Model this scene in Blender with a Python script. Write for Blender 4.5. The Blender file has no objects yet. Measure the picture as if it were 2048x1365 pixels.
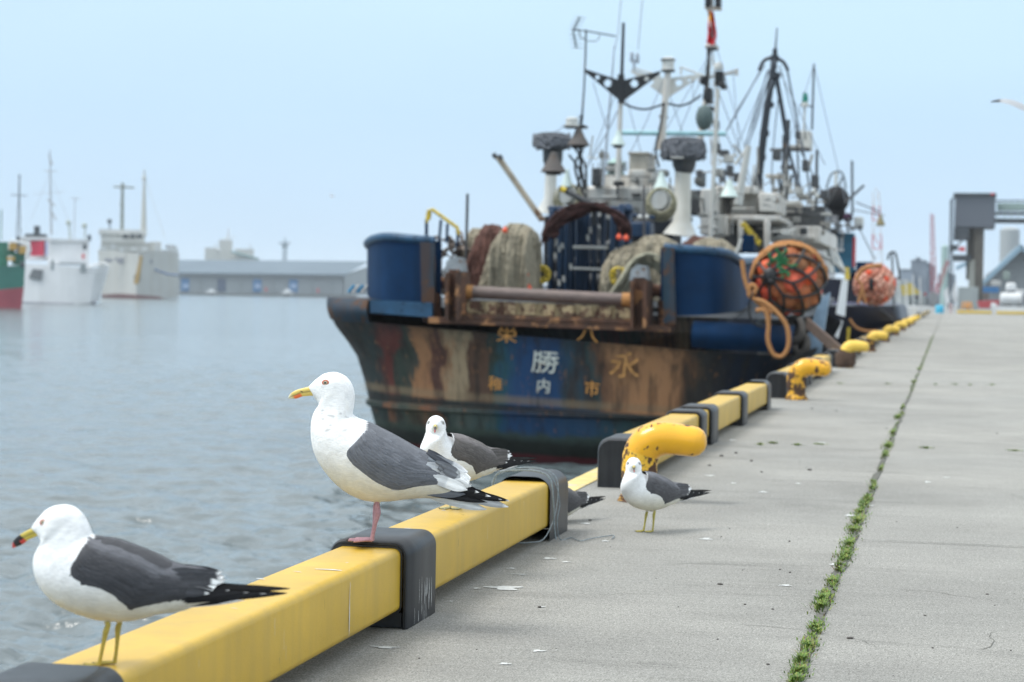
import bpy, math, random
import numpy as np
from mathutils import Vector, Matrix, noise as mnoise
R = math.radians
C = bpy.context.scene
# ---------------- camera ----------------
F = 4000.0; CX, CY = 1024.0, 682.5; HC = 0.73
VP = (1893.0, 606.0); ROLL = 0.0175
WATER = -1.62
a_ = Vector((VP[0]-CX, CY-VP[1], -F)).normalized()
b_ = Vector((VP[0]-CX-1000, CY-VP[1]+1000*ROLL, -F)).normalized()
zc = a_.cross(b_).normalized()
if zc.y < 0: zc = -zc
xc = a_.cross(zc)
CAMR = Matrix((xc, a_, zc))            # camera -> world rotation
CAM = Vector((0, 0, HC))
cd = bpy.data.cameras.new('camera'); cam = bpy.data.objects.new('camera', cd); C.collection.objects.link(cam)
cam.matrix_world = Matrix.Translation(CAM) @ CAMR.to_4x4()
cd.sensor_width = 36; cd.lens = F/2048*36; cd.clip_start = 0.05; cd.clip_end = 20000
cd.dof.use_dof = True; cd.dof.focus_distance = 4.52; cd.dof.aperture_fstop = 6.0; cd.dof.aperture_blades = 7
C.camera = cam
def ray(px, py): return CAMR @ Vector((px-CX, CY-py, -F))
def P(px, py, Y):
    d = ray(px, py); return CAM + d*(Y/d.y)
def G(px, py, z=0.0):
    d = ray(px, py); return CAM + d*((z-HC)/d.z)
def pm(Y): return Y/F*1.02             # metres per photo pixel at depth Y (approx)
# ---------------- world / light ----------------
w = bpy.data.worlds.new('World'); C.world = w; w.use_nodes = True
nt = w.node_tree; nt.nodes.clear()
def N(nt, t, **k):
    n = nt.nodes.new(t)
    for a, v in k.items():
        if a in n.inputs.keys(): n.inputs[a].default_value = v
        else: setattr(n, a, v)
    return n
SUN_EL, SUN_ROT = R(58), R(-62)        # light comes from high on the left (the sea side)
sky = N(nt, 'ShaderNodeTexSky', sky_type='NISHITA', sun_disc=False, sun_elevation=SUN_EL, sun_rotation=SUN_ROT,
        air_density=1.0, dust_density=4.0, ozone_density=1.0)
bg1 = N(nt, 'ShaderNodeBackground', Strength=0.10); nt.links.new(sky.outputs[0], bg1.inputs[0])
# thin overcast: a pale veil, its unseen zenith brightened to add light from above
tc = N(nt, 'ShaderNodeTexCoord'); sp = N(nt, 'ShaderNodeSeparateXYZ'); nt.links.new(tc.outputs['Generated'], sp.inputs[0])
cr = N(nt, 'ShaderNodeValToRGB'); nt.links.new(sp.outputs['Z'], cr.inputs[0])
e = cr.color_ramp.elements
e[0].position = 0.0; e[0].color = (0.485, 0.63, 0.765, 1)
e[1].position = 1.0; e[1].color = (1.25, 1.3, 1.35, 1)
for p_, c_ in ((0.03, (0.46, 0.62, 0.785, 1)), (0.09, (0.435, 0.615, 0.80, 1)), (0.16, (0.475, 0.655, 0.79, 1)), (0.35, (0.85, 0.95, 1.02, 1))):
    x = e.new(p_); x.color = c_
nz = N(nt, 'ShaderNodeTexNoise', Scale=1.6, Detail=3.0); 
mp = N(nt, 'ShaderNodeMapping'); mp.inputs['Scale'].default_value = (1, 1, 3.5)
nt.links.new(tc.outputs['Generated'], mp.inputs[0]); nt.links.new(mp.outputs[0], nz.inputs[0])
mr = N(nt, 'ShaderNodeMapRange'); mr.inputs[1].default_value = .3; mr.inputs[2].default_value = .7; mr.inputs[3].default_value = .93; mr.inputs[4].default_value = 1.05
nt.links.new(nz.outputs[0], mr.inputs[0])
mm = N(nt, 'ShaderNodeVectorMath', operation='SCALE'); nt.links.new(cr.outputs[0], mm.inputs[0]); nt.links.new(mr.outputs[0], mm.inputs['Scale'])
bg2 = N(nt, 'ShaderNodeBackground', Strength=1.0); nt.links.new(mm.outputs[0], bg2.inputs[0])
mx = N(nt, 'ShaderNodeMixShader', Fac=0.88); nt.links.new(bg1.outputs[0], mx.inputs[1]); nt.links.new(bg2.outputs[0], mx.inputs[2])
out = N(nt, 'ShaderNodeOutputWorld'); nt.links.new(mx.outputs[0], out.inputs[0])
sd = bpy.data.lights.new('sun', 'SUN'); sd.energy = 1.9; sd.angle = R(24); sd.color = (1, .965, .91)
sun = bpy.data.objects.new('sun', sd); C.collection.objects.link(sun)
sdir = Vector((math.sin(SUN_ROT)*math.cos(SUN_EL), math.cos(SUN_ROT)*math.cos(SUN_EL)*0.35-.25, math.sin(SUN_EL)))
sun.rotation_euler = sdir.to_track_quat('Z', 'Y').to_euler()
C.view_settings.view_transform = 'Standard'; C.view_settings.look = 'None'; C.view_settings.exposure = 0.45; C.view_settings.gamma = 1
C.cycles.use_denoising = True
C.cycles.max_bounces = 6; C.cycles.diffuse_bounces = 3; C.cycles.glossy_bounces = 3
C.cycles.use_adaptive_sampling = True; C.cycles.adaptive_threshold = 0.015
# ---------------- helpers ----------------
RN = random.Random(5)
class MB:
    """collects shapes into ONE mesh"""
    def __init__(s): s.v = []; s.f = []; s.m = []; s.c = []; s.sm = []
    def add(s, vs, fs, mi=0, col=None, smooth=True):
        o = len(s.v); s.v += [tuple(v) for v in vs]
        for f in fs: s.f.append(tuple(i+o for i in f)); s.m.append(mi); s.sm.append(smooth)
        if col is None: s.c += [(1, 1, 1)]*len(vs)
        elif isinstance(col, tuple): s.c += [col]*len(vs)
        else: s.c += list(col)
        return s
    def box(s, c, d, rot=None, mi=0, col=None, bev=0.0):
        c = Vector(c); h = [x/2 for x in d]; b = min(bev, min(h)*.49)
        if b <= 0:
            vs = [Vector((sx*h[0], sy*h[1], sz*h[2])) for sx in (-1, 1) for sy in (-1, 1) for sz in (-1, 1)]
            fs = [(0, 1, 3, 2), (4, 6, 7, 5), (0, 4, 5, 1), (2, 3, 7, 6), (0, 2, 6, 4), (1, 5, 7, 3)]
        else:                                     # chamfered box
            vs = []; ix = {}
            for sx in (-1, 1):
                for sy in (-1, 1):
                    for sz in (-1, 1):
                        for ax in range(3):
                            p = [sx*h[0], sy*h[1], sz*h[2]]
                            for q in range(3):
                                if q != ax: p[q] -= (sx, sy, sz)[q]*b
                            ix[(sx, sy, sz, ax)] = len(vs); vs.append(Vector(p))
            fs = []
            for ax in range(3):
                u, v_ = (ax+1) % 3, (ax+2) % 3
                for sg in (-1, 1):
                    L = []
                    for (du, dv) in ((-1, -1), (1, -1), (1, 1), (-1, 1)):
                        k = [0, 0, 0]; k[ax] = sg; k[u] = du; k[v_] = dv; L.append(ix[(*k, ax)])
                    fs.append(tuple(L if sg > 0 else L[::-1]))
            for ax in range(3):
                u, v_ = (ax+1) % 3, (ax+2) % 3
                for du in (-1, 1):
                    for dv in (-1, 1):
                        k0 = [0, 0, 0]; k0[ax] = -1; k0[u] = du; k0[v_] = dv; k1 = list(k0); k1[ax] = 1
                        fs.append((ix[(*k0, u)], ix[(*k1, u)], ix[(*k1, v_)], ix[(*k0, v_)]))
            for sx in (-1, 1):
                for sy in (-1, 1):
                    for sz in (-1, 1): fs.append(tuple(ix[(sx, sy, sz, ax)] for ax in range(3)))
        if rot is not None: vs = [rot @ v for v in vs]
        return s.add([v+c for v in vs], fs, mi, col, smooth=False)
    def tube(s, pts, r, n=10, mi=0, col=None, cap=True, closed=False, smooth=True):
        pts = [Vector(p) for p in pts]; m = len(pts); rs = r if isinstance(r, (list, tuple)) else [r]*m
        vs = []; fs = []; prev = None
        for i, p in enumerate(pts):
            if closed: t = pts[(i+1) % m]-pts[i-1]
            else: t = pts[min(i+1, m-1)]-pts[max(i-1, 0)]
            if t.length < 1e-9: t = Vector((0, 0, 1))
            t.normalize()
            if prev is None: a = t.orthogonal().normalized()
            else:
                a = prev-t*prev.dot(t)
                a = a.normalized() if a.length > 1e-6 else t.orthogonal().normalized()
            prev = a; b = t.cross(a)
            for k in range(n):
                q = 2*math.pi*k/n; vs.append(p+(a*math.cos(q)+b*math.sin(q))*rs[i])
        for i in range(m if closed else m-1):
            j = (i+1) % m
            for k in range(n): fs.append((i*n+k, i*n+(k+1) % n, j*n+(k+1) % n, j*n+k))
        if cap and not closed: fs += [tuple(range(n))[::-1], tuple((m-1)*n+k for k in range(n))]
        return s.add(vs, fs, mi, col, smooth)
    def cyl(s, p0, p1, r0, r1=None, n=16, mi=0, col=None): return s.tube([p0, p1], [r0, r0 if r1 is None else r1], n, mi, col)
    def lathe(s, c, prof, n=24, axis=(0, 0, 1), mi=0, col=None):
        """prof: (radius, height) along axis from c"""
        c = Vector(c); t = Vector(axis).normalized(); a = t.orthogonal().normalized(); b = t.cross(a); vs = []; fs = []
        for (r, h) in prof:
            for k in range(n):
                q = 2*math.pi*k/n; vs.append(c+t*h+(a*math.cos(q)+b*math.sin(q))*max(r, 1e-4))
        for i in range(len(prof)-1):
            for k in range(n): fs.append((i*n+k, i*n+(k+1) % n, (i+1)*n+(k+1) % n, (i+1)*n+k))
        fs += [tuple(range(n))[::-1], tuple((len(prof)-1)*n+k for k in range(n))]
        return s.add(vs, fs, mi, col)
    def ball(s, c, r, n=16, mi=0, col=None, sc=(1, 1, 1), rot=None):
        c = Vector(c); vs = []; fs = []; h = n//2
        for i in range(h+1):
            th = math.pi*i/h
            for k in range(n):
                q = 2*math.pi*k/n; v = Vector((math.sin(th)*math.cos(q)*sc[0], math.sin(th)*math.sin(q)*sc[1], math.cos(th)*sc[2]))*r
                vs.append(c+(rot @ v if rot is not None else v))
        for i in range(h):
            for k in range(n): fs.append((i*n+k, (i+1)*n+k, (i+1)*n+(k+1) % n, i*n+(k+1) % n))
        return s.add(vs, fs, mi, col)
    def grid(s, rows, mi=0, col=None, wrap=False, smooth=True):
        n = len(rows[0]); vs = [v for r_ in rows for v in r_]; fs = []
        for i in range(len(rows)-1):
            for k in range(n if wrap else n-1): fs.append((i*n+k, i*n+(k+1) % n, (i+1)*n+(k+1) % n, (i+1)*n+k))
        return s.add(vs, fs, mi, col, smooth)
    def slab(s, poly, n, mi=0, col=None):
        """polygon (world points) given thickness vector n"""
        n = Vector(n); m = len(poly); vs = [Vector(p)-n/2 for p in poly]+[Vector(p)+n/2 for p in poly]
        fs = [tuple(range(m))[::-1], tuple(range(m, 2*m))]+[(i, (i+1) % m, m+(i+1) % m, m+i) for i in range(m)]
        return s.add(vs, fs, mi, col, smooth=False)
    def build(s, name, mats, parent=None, col=False, loc=None, weld=False, auto=True):
        me = bpy.data.meshes.new(name)
        vs = s.v
        if loc is not None: vs = [(v[0]-loc[0], v[1]-loc[1], v[2]-loc[2]) for v in vs]
        me.from_pydata(vs, [], s.f); me.update()
        if not isinstance(mats, (list, tuple)): mats = [mats]
        for m_ in mats: me.materials.append(m_)
        me.polygons.foreach_set('material_index', s.m)
        me.polygons.foreach_set('use_smooth', s.sm)
        if col:
            at = me.color_attributes.new('Col', 'FLOAT_COLOR', 'POINT')
            at.data.foreach_set('color', np.hstack([np.array(s.c, dtype=np.float32), np.ones((len(s.c), 1), np.float32)]).ravel())
        import bmesh
        bm = bmesh.new(); bm.from_mesh(me)
        if weld: bmesh.ops.remove_doubles(bm, verts=bm.verts, dist=1e-6)
        bmesh.ops.recalc_face_normals(bm, faces=bm.faces); bm.to_mesh(me); bm.free()
        if auto:
            try: me.set_sharp_from_angle(angle=R(42))
            except Exception: pass
        o = bpy.data.objects.new(name, me); C.collection.objects.link(o)
        if loc is not None: o.location = loc
        if parent is not None:
            o.parent = parent; o.matrix_parent_inverse = parent_inv(parent)
        return o
def parent_inv(p):
    return (Matrix.Translation(p.location) @ p.rotation_euler.to_matrix().to_4x4()).inverted()
def tag(o, label=None, cat=None, group=None, kind=None):
    if label: o['label'] = label
    if cat: o['category'] = cat
    if group: o['group'] = group
    if kind: o['kind'] = kind
    return o
def thing(name, loc, label, cat, group=None):
    o = bpy.data.objects.new(name, None); C.collection.objects.link(o); o.location = loc; o.empty_display_size = .1
    return tag(o, label, cat, group)
# ---------------- materials ----------------
MATS = {}
def mat(name, base, rough=.5, metal=0.0, noise=None, bump=None, attr=False, spec=.5, coat=0.0, rust=None, streak=None, sss=0.0, aniso=(1, 1, 1)):
    """noise=(scale, amount) mottles the colour; rust=(scale, threshold, colour) patches; streak=(scale, amount) vertical run marks"""
    if name in MATS: return MATS[name]
    m = bpy.data.materials.new(name); m.use_nodes = True; t = m.node_tree; t.nodes.clear()
    L = t.links.new
    b = N(t, 'ShaderNodeBsdfPrincipled', Roughness=rough, Metallic=metal); b.inputs['Specular IOR Level'].default_value = spec
    b.inputs['Coat Weight'].default_value = coat
    o = N(t, 'ShaderNodeOutputMaterial'); L(b.outputs[0], o.inputs[0])
    tcn = N(t, 'ShaderNodeTexCoord'); mpn = N(t, 'ShaderNodeMapping'); mpn.inputs['Scale'].default_value = aniso; L(tcn.outputs['Object'], mpn.inputs[0])
    if attr:
        an = N(t, 'ShaderNodeAttribute', attribute_name='Col'); cur = an.outputs['Color']
    else:
        rg = N(t, 'ShaderNodeRGB'); rg.outputs[0].default_value = (*base, 1); cur = rg.outputs[0]
    if noise:
        nn = N(t, 'ShaderNodeTexNoise', Scale=noise[0], Detail=5.0, Roughness=.6); L(mpn.outputs[0], nn.inputs[0])
        r1 = N(t, 'ShaderNodeMapRange'); r1.inputs[1].default_value = .3; r1.inputs[2].default_value = .7
        r1.inputs[3].default_value = 1-noise[1]; r1.inputs[4].default_value = 1+noise[1]; L(nn.outputs[0], r1.inputs[0])
        vm = N(t, 'ShaderNodeVectorMath', operation='SCALE'); L(cur, vm.inputs[0]); L(r1.outputs[0], vm.inputs['Scale']); cur = vm.outputs[0]
    if streak:
        ms = N(t, 'ShaderNodeMapping'); ms.inputs['Scale'].default_value = (1, 1, .06); L(tcn.outputs['Object'], ms.inputs[0])
        nn = N(t, 'ShaderNodeTexNoise', Scale=streak[0], Detail=4.0); L(ms.outputs[0], nn.inputs[0])
        r1 = N(t, 'ShaderNodeMapRange'); r1.inputs[1].default_value = .42; r1.inputs[2].default_value = .72
        r1.inputs[3].default_value = 0; r1.inputs[4].default_value = streak[1]; L(nn.outputs[0], r1.inputs[0])
        mxn = N(t, 'ShaderNodeMix', data_type='RGBA'); L(r1.outputs[0], mxn.inputs[0]); L(cur, mxn.inputs[6]); mxn.inputs[7].default_value = (*(streak[2] if len(streak) > 2 else (.12, .06, .03)), 1); cur = mxn.outputs[2]
    if rust:
        nn = N(t, 'ShaderNodeTexNoise', Scale=rust[0], Detail=6.0, Roughness=.65); L(mpn.outputs[0], nn.inputs[0])
        r1 = N(t, 'ShaderNodeMapRange'); r1.inputs[1].default_value = rust[1]; r1.inputs[2].default_value = rust[1]+.04; L(nn.outputs[0], r1.inputs[0])
        mxn = N(t, 'ShaderNodeMix', data_type='RGBA'); L(r1.outputs[0], mxn.inputs[0]); L(cur, mxn.inputs[6]); mxn.inputs[7].default_value = (*rust[2], 1); cur = mxn.outputs[2]
        r2 = N(t, 'ShaderNodeMapRange'); r2.inputs[3].default_value = rough; r2.inputs[4].default_value = .9; L(r1.outputs[0], r2.inputs[0]); L(r2.outputs[0], b.inputs['Roughness'])
    L(cur, b.inputs['Base Color'])
    if sss: b.inputs['Subsurface Weight'].default_value = sss; b.inputs['Subsurface Radius'].default_value = (.01, .008, .006); b.inputs['Subsurface Scale'].default_value = .3
    if bump:
        nb = N(t, 'ShaderNodeTexNoise', Scale=bump[0], Detail=4.0); L(mpn.outputs[0], nb.inputs[0])
        bn = N(t, 'ShaderNodeBump', Strength=bump[1], Distance=bump[2] if len(bump) > 2 else .005); L(nb.outputs[0], bn.inputs['Height']); L(bn.outputs[0], b.inputs['Normal'])
    MATS[name] = m; return m
# ======================= quay =======================
XF = (G(812, 1265).x+G(1102, 1081).x)/2-.002
print('XF', G(812,1265), G(869,1232), G(1102,1081), G(1142,1067), G(1265,970))
# seaward kerb: quay-side face of the barrier
XE = XF-.30                            # quay edge
def quay_material():
    m = bpy.data.materials.new('concrete'); m.use_nodes = True; t = m.node_tree; t.nodes.clear(); L = t.links.new
    b = N(t, 'ShaderNodeBsdfPrincipled', Roughness=.92); b.inputs['Specular IOR Level'].default_value = .2
    o = N(t, 'ShaderNodeOutputMaterial'); L(b.outputs[0], o.inputs[0]); tcn = N(t, 'ShaderNodeTexCoord')
    def noise(sc, det, scale=(1, 1, 1), rg=.5):
        mpn = N(t, 'ShaderNodeMapping'); mpn.inputs['Scale'].default_value = scale; L(tcn.outputs['Object'], mpn.inputs[0])
        n = N(t, 'ShaderNodeTexNoise', Scale=sc, Detail=det, Roughness=rg); L(mpn.outputs[0], n.inputs[0]); return n.outputs[0]
    def rng(x, a, b2, c, d):
        r = N(t, 'ShaderNodeMapRange'); 
        for i, v in enumerate((a, b2, c, d)): r.inputs[1+i].default_value = v
        L(x, r.inputs[0]); return r.outputs[0]
    def mul(x, y):
        q = N(t, 'ShaderNodeMath', operation='MULTIPLY'); L(x, q.inputs[0]); L(y, q.inputs[1]); return q.outputs[0]
    fine = rng(noise(90, 5, rg=.75), .32, .68, .70, 1.26)
    grit = rng(noise(260, 2), .34, .56, .52, 1.14)
    broad = rng(noise(1.1, 8, rg=.68), .32, .68, .82, 1.12)
    brush = rng(noise(7, 5, (.18, 6, 1), .65), .3, .72, .91, 1.07)      # broom marks across the quay
    scuff = rng(noise(2.6, 6, (.5, 2.2, 1), .7), .57, .72, 1.0, .70)
    speck = rng(noise(38, 3, (.6, 1.4, 1), .8), .66, .72, 1.0, .62)
    f = mul(mul(mul(mul(fine, grit), mul(broad, brush)), scuff), speck)
    slabn = noise(.16, 1, (1, .5, 1)); f = mul(f, rng(slabn, .4, .6, .95, 1.05))
    hue = N(t, 'ShaderNodeMix', data_type='RGBA'); L(rng(noise(.5, 4), .35, .65, 0, 1), hue.inputs[0])
    hue.inputs[6].default_value = (.318, .315, .292, 1); hue.inputs[7].default_value = (.295, .296, .278, 1)
    vm = N(t, 'ShaderNodeVectorMath', operation='SCALE'); L(hue.outputs[2], vm.inputs[0]); L(f, vm.inputs['Scale'])
    L(vm.outputs[0], b.inputs['Base Color'])
    bn = N(t, 'ShaderNodeBump', Strength=.55, Distance=.003); L(noise(380, 4), bn.inputs['Height']); L(bn.outputs[0], b.inputs['Normal'])
    return m
M_conc = quay_material()
M_joint = mat('joint_dirt', (.10, .10, .085), .95, noise=(60, .5))
M_drop = mat('dropping_white', (.52, .54, .53), .9, noise=(60, .25), rust=(70, .60, (.36, .35, .32)))
M_quayface = mat('quay_wall', (.10, .10, .085), .9, noise=(3, .3), streak=(2.5, .5, (.03, .04, .03)))
q = MB()
YEND = 150
q.add([(XE, -6, 0), (60, -6, 0), (60, YEND, 0), (XE, YEND, 0)], [(0, 1, 2, 3)], 0, smooth=False)
q.add([(XE, -6, 0), (XE, YEND, 0), (XE, YEND, -3), (XE, -6, -3)], [(0, 1, 2, 3)], 2, smooth=False)
# joints: the long one near the camera's right, cross joints
XJ = G(1590, 1361).x
def joint(pts, wd, z, axis):
    vs = []; n = len(pts)
    for i, (x, y) in enumerate(pts):
        wv = wd*(.6+.8*RN.random())
        if axis == 'y': vs += [(x-wv/2, y, z), (x+wv/2, y, z)]
        else: vs += [(x, y-wv/2, z), (x, y+wv/2, z)]
    q.add(vs, [(2*i, 2*i+1, 2*i+3, 2*i+2) for i in range(n-1)], 1, smooth=False)
ys = list(np.geomspace(1.6, YEND, 240))
joint([(XJ+RN.gauss(0, .003), y) for y in ys], .021, .004, 'y')
JY = [G(1700, 1081).y, G(1500, 894).y, G(1900, 772).y, 22.5, 31.0, 40, 52, 68, 90]
for k, y in enumerate(JY):
    x0 = XJ if k == 0 else XE
    joint([(x0+i*.12, y+RN.gauss(0, .0015)+.0) for i in range(int((16-x0)/.12))], (.006 if k == 0 else .007), .004, 'x')
cr_r = random.Random(17)
for (px, py, ang, ln) in ((1480, 1250, .3, .5), (1800, 1180, -.2, .7), (1330, 1130, 1.2, .3), (1900, 980, .1, 1.2), (1560, 1010, -.4, .9), (1200, 1190, .5, .25), (1960, 1300, .9, .35)):
    g_ = G(px, py); x, y = g_.x, g_.y; vs = []; n_ = int(ln/.012)
    for i in range(n_):
        w_ = .0009*(1-i/n_)+.0003; vs += [(x-w_*math.sin(ang), y+w_*math.cos(ang), .0012), (x+w_*math.sin(ang), y-w_*math.cos(ang), .0012)]; ang += cr_r.gauss(0, .22); x += .012*math.cos(ang); y += .012*math.sin(ang)
    q.add(vs, [(2*i, 2*i+1, 2*i+3, 2*i+2) for i in range(n_-1)], 1, smooth=False)
def splat(c, l, wd, mi=3, n=18, z=.0015, seed=0, target=None, yaw=0):
    r = random.Random(seed); vs = [(c[0], c[1], z)]; ph = r.random()*6; ph2 = r.random()*6; n = 30
    for i in range(n):
        a = 2*math.pi*i/n; k = .62+.10*r.random()+.20*math.sin(3*a+ph)+.14*math.sin(5*a+ph2)
        x, y = math.cos(a)*l/2*k, math.sin(a)*wd/2*k
        vs.append((c[0]+x*math.cos(yaw)-y*math.sin(yaw), c[1]+x*math.sin(yaw)+y*math.cos(yaw), z))
    (target or q).add(vs, [(0, 1+i, 1+(i+1) % n) for i in range(n)], mi, smooth=False)
for i, (px, py, L_, W_) in enumerate([(1010, 1177, .11, .10), (955, 1178, .03, .03), (770, 1296, .07, .035), (1098, 1118, .05, .05), (1132, 1125, .03, .03), (1022, 1138, .03, .03), (1040, 1150, .05, .02), (1010, 1329, .03, .03),
        (1077, 1303, .035, .03), (1412, 1079, .05, .07), (1571, 1172, .04, .04), (1526, 985, .04, .07), (1596, 968, .03, .05), (1855, 965, .035, .08), (1893, 956, .04, .05), (1420, 952, .05, .07), (1700, 1032, .05, .07),
        (1668, 1130, .035, .05), (1467, 967, .03, .05), (900, 1204, .02, .02), (1085, 1215, .02, .02), (1465, 881, .05, .12), (1645, 887, .05, .14), (1740, 1012, .04, .05), (1170, 1048, .05, .04), (1210, 1083, .03, .04)]):
    g = G(px, py); splat(g, L_, W_, seed=i)
M_paint_edge = mat('edge_paint', (.62, .50, .20), .75, noise=(8, .15), rust=(9, .58, (.50, .47, .40)))
q.add([(XE-.004, -6, .003), (XE+.09, -6, .003), (XE+.09, YEND, .003), (XE-.004, YEND, .003), (XE-.004, -6, -.12), (XE-.004, YEND, -.12)], [(0, 1, 2, 3), (4, 0, 3, 5)], 4, smooth=False)
M_rustst = mat('rust_stain', (.34, .22, .13), .9, noise=(30, .25))
quay = q.build('quay', [M_conc, M_joint, M_quayface, M_drop, M_paint_edge])
tag(quay, 'pale concrete quay with a weedy joint running away from the camera', kind='structure')
# pebbles
pb = MB(); r = random.Random(3)
def pebble(x, y, s_):
    pb.ball((x, y, s_*.35), s_, 8, 0, sc=(1+r.random()*.6, .8+r.random()*.5, .55), rot=Matrix.Rotation(r.random()*6, 3, 'Z'))
for (px, py) in [(1536, 1330), (1579, 1084), (1580, 1146), (1443, 913), (1472, 907), (1503, 923), (1523, 945), (1619, 941), (1419, 932), (1079, 1216), (1180, 1042), (1302, 1023), (1250, 1001), (1640, 1250), (1700, 1278), (1663, 1170), (1994, 868), (1773, 857), (1673, 822), (1624, 818), (1440, 1170), (1560, 1140), (1490, 1210), (1850, 1232)]:
    g = G(px, py); pebble(g.x, g.y, (.0026+.003*r.random())*(1 if py > 960 else 1.7))
for k in range(220):
    y = 2.4+7*r.random()**1.5; pebble(XF+.1+r.random()*(1.2+y*.3), y, .0012+.0022*r.random()**2)
tag(pb.build('pebbles', mat('pebble', (.07, .065, .06), .9)), 'small dark pebbles and grit scattered on the concrete', kind='stuff')
# weeds
M_grass = mat('weed', (1, 1, 1), .6, attr=True, spec=.3)
gr = MB(); r = random.Random(11)
def tuft(x, y, wx, wy, n, h):
    for i in range(n):
        a = r.random()*6.28; k = min(1.7, abs(r.gauss(0, .62))); bx = x+math.cos(a)*k*wx*.55; by = y+math.sin(a)*k*wy*.5
        hh = h*(.45+.75*r.random()); a2 = a+r.gauss(0, .7); ln = hh*(.4+1.3*r.random()**2); wd = .0011+.0009*r.random()
        c = r.choice([(.15, .25, .04), (.20, .30, .05), (.10, .19, .04), (.26, .31, .07), (.16, .26, .09)]) if r.random() > .07 else (.26, .19, .08)
        d = Vector((math.cos(a2), math.sin(a2), 0)); p = Vector((-d.y, d.x, 0))*wd; b0 = Vector((bx, by, .002))
        m1 = b0+d*ln*.35+Vector((0, 0, hh*.6)); m2 = b0+d*ln+Vector((0, 0, hh*(.75+.3*r.random())))
        gr.add([b0-p, b0+p, m1+p*.9, m1-p*.9, m2], [(0, 1, 2, 3), (3, 2, 4)], 0, tuple(x_*.85 for x_ in c))
for (px, py, wpx, hpx, h) in [(1716, 1043, 34, 30, .020), (1708, 1062, 30, 20, .018), (1698, 1090, 32, 26, .020), (1692, 1110, 36, 28, .020), (1664, 1165, 28, 18, .017), (1648, 1198, 40, 24, .020), (1642, 1215, 42, 28, .022),
        (1632, 1258, 34, 22, .018), (1618, 1295, 40, 28, .021), (1604, 1322, 40, 30, .022), (1598, 1345, 40, 26, .022), (1592, 1362, 36, 20, .02), (1678, 1142, 14, 10, .010), (1737, 1000, 12, 20, .010),
        (1770, 910, 14, 22, .014), (1776, 892, 22, 16, .020), (1786, 866, 12, 18, .016), (1796, 835, 14, 14, .022), (1828, 764, 10, 14, .025), (1762, 938, 8, 14, .012), (1720, 1025, 20, 14, .015), (1805, 815, 6, 12, .015), (1838, 738, 6, 10, .02)]:
    g = G(px, py); gw = wpx*pm(g.y); gy = abs(G(px, py-hpx/2).y-G(px, py+hpx/2).y)
    tuft(g.x, g.y, gw*.80, min(gy, .5)*1.1, int(120+min(gy, .5)*800), h*.48)
for (px, py, wpx) in [(1545, 888, 18), (1595, 892, 20), (1640, 890, 28), (1852, 898, 24), (2030, 903, 26), (1910, 770, 14), (1940, 771, 10), (1985, 771, 20), (1775, 769, 12), (1680, 768, 12), (1870, 770, 8), (1520, 891, 10)]:
    g = G(px, py); tuft(g.x, g.y, wpx*pm(g.y), .03, 40+wpx*2, .012 if wpx < 25 else .008)
for y in np.concatenate([np.linspace(2.3, 9, 210), np.linspace(9, 45, 190)]):
    dn = mnoise.noise(Vector((y*1.7, 3, 0)))
    if dn < .02: continue
    tuft(XJ+r.gauss(0, .005), y+r.random()*.05, .016+.03*max(0, dn), .04+y*.006, int(12+60*max(0, dn)), .007+.012*max(0, dn)+y*.0003)
for k_ in range(70):                                    # dead straw and soil in the joint
    y = 2.3+r.random()**1.5*14; gr.ball((XJ+r.gauss(0, .008), y, .001), .002+.004*r.random(), 6, 0, (.09, .08, .05), sc=(1, 1.6, .5))
tag(gr.build('weeds', M_grass, col=True, auto=False), 'green weeds and grass tufts growing along the joints of the quay', kind='stuff')
# ======================= kerb barriers =======================
M_yel = mat('yellow_paint', (.57, .365, .038), .42, noise=(3.2, .14), streak=(24, .30, (.36, .25, .07)), rust=(170, .68, (.36, .24, .04)), bump=(260, .35, .001), coat=.0, spec=.4)
M_blk = mat('dark_rubber', (.018, .02, .022), .38, noise=(30, .2), bump=(60, .1, .002))
M_cap = mat('grey_sleeve', (.017, .018, .021), .40, noise=(9, .3), streak=(38, .10, (.16, .17, .17)), rust=(60, .73, (.22, .23, .23)), bump=(200, .12, .001), spec=.32)
BW, BH, BZ = .145, .138, .038           # beam width, height, clearance
BXC = XF-.012-BW/2
def rsec(w_, h_, rad, n=5):
    """rounded rectangle section in (x, z), counter-clockwise"""
    L = []
    for (sx, sz, a0) in ((1, 1, 0), (-1, 1, 90), (-1, -1, 180), (1, -1, 270)):
        for i in range(n+1):
            a = R(a0+90*i/n); L.append((sx*(w_/2-rad)+math.cos(a)*rad, sz*(h_/2-rad)+math.sin(a)*rad))
    return L
def beam_mesh(y0, y1):
    m = MB(); sec = rsec(BW, BH, .016)
    ys_ = list(np.linspace(y0, y1, max(2, int((y1-y0)/.4)+2)))
    rows = [[(BXC+x, y, BZ+BH/2+z) for x, z in sec] for y in ys_]
    m.grid(rows, wrap=True); n = len(sec)
    m.f.append(tuple(range(n))); m.f.append(tuple(len(m.v)-n+i for i in range(n))); m.m += [0, 0]; m.sm += [False, False]
    return m
CW, CT = .178, BZ+BH+.015
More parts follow.
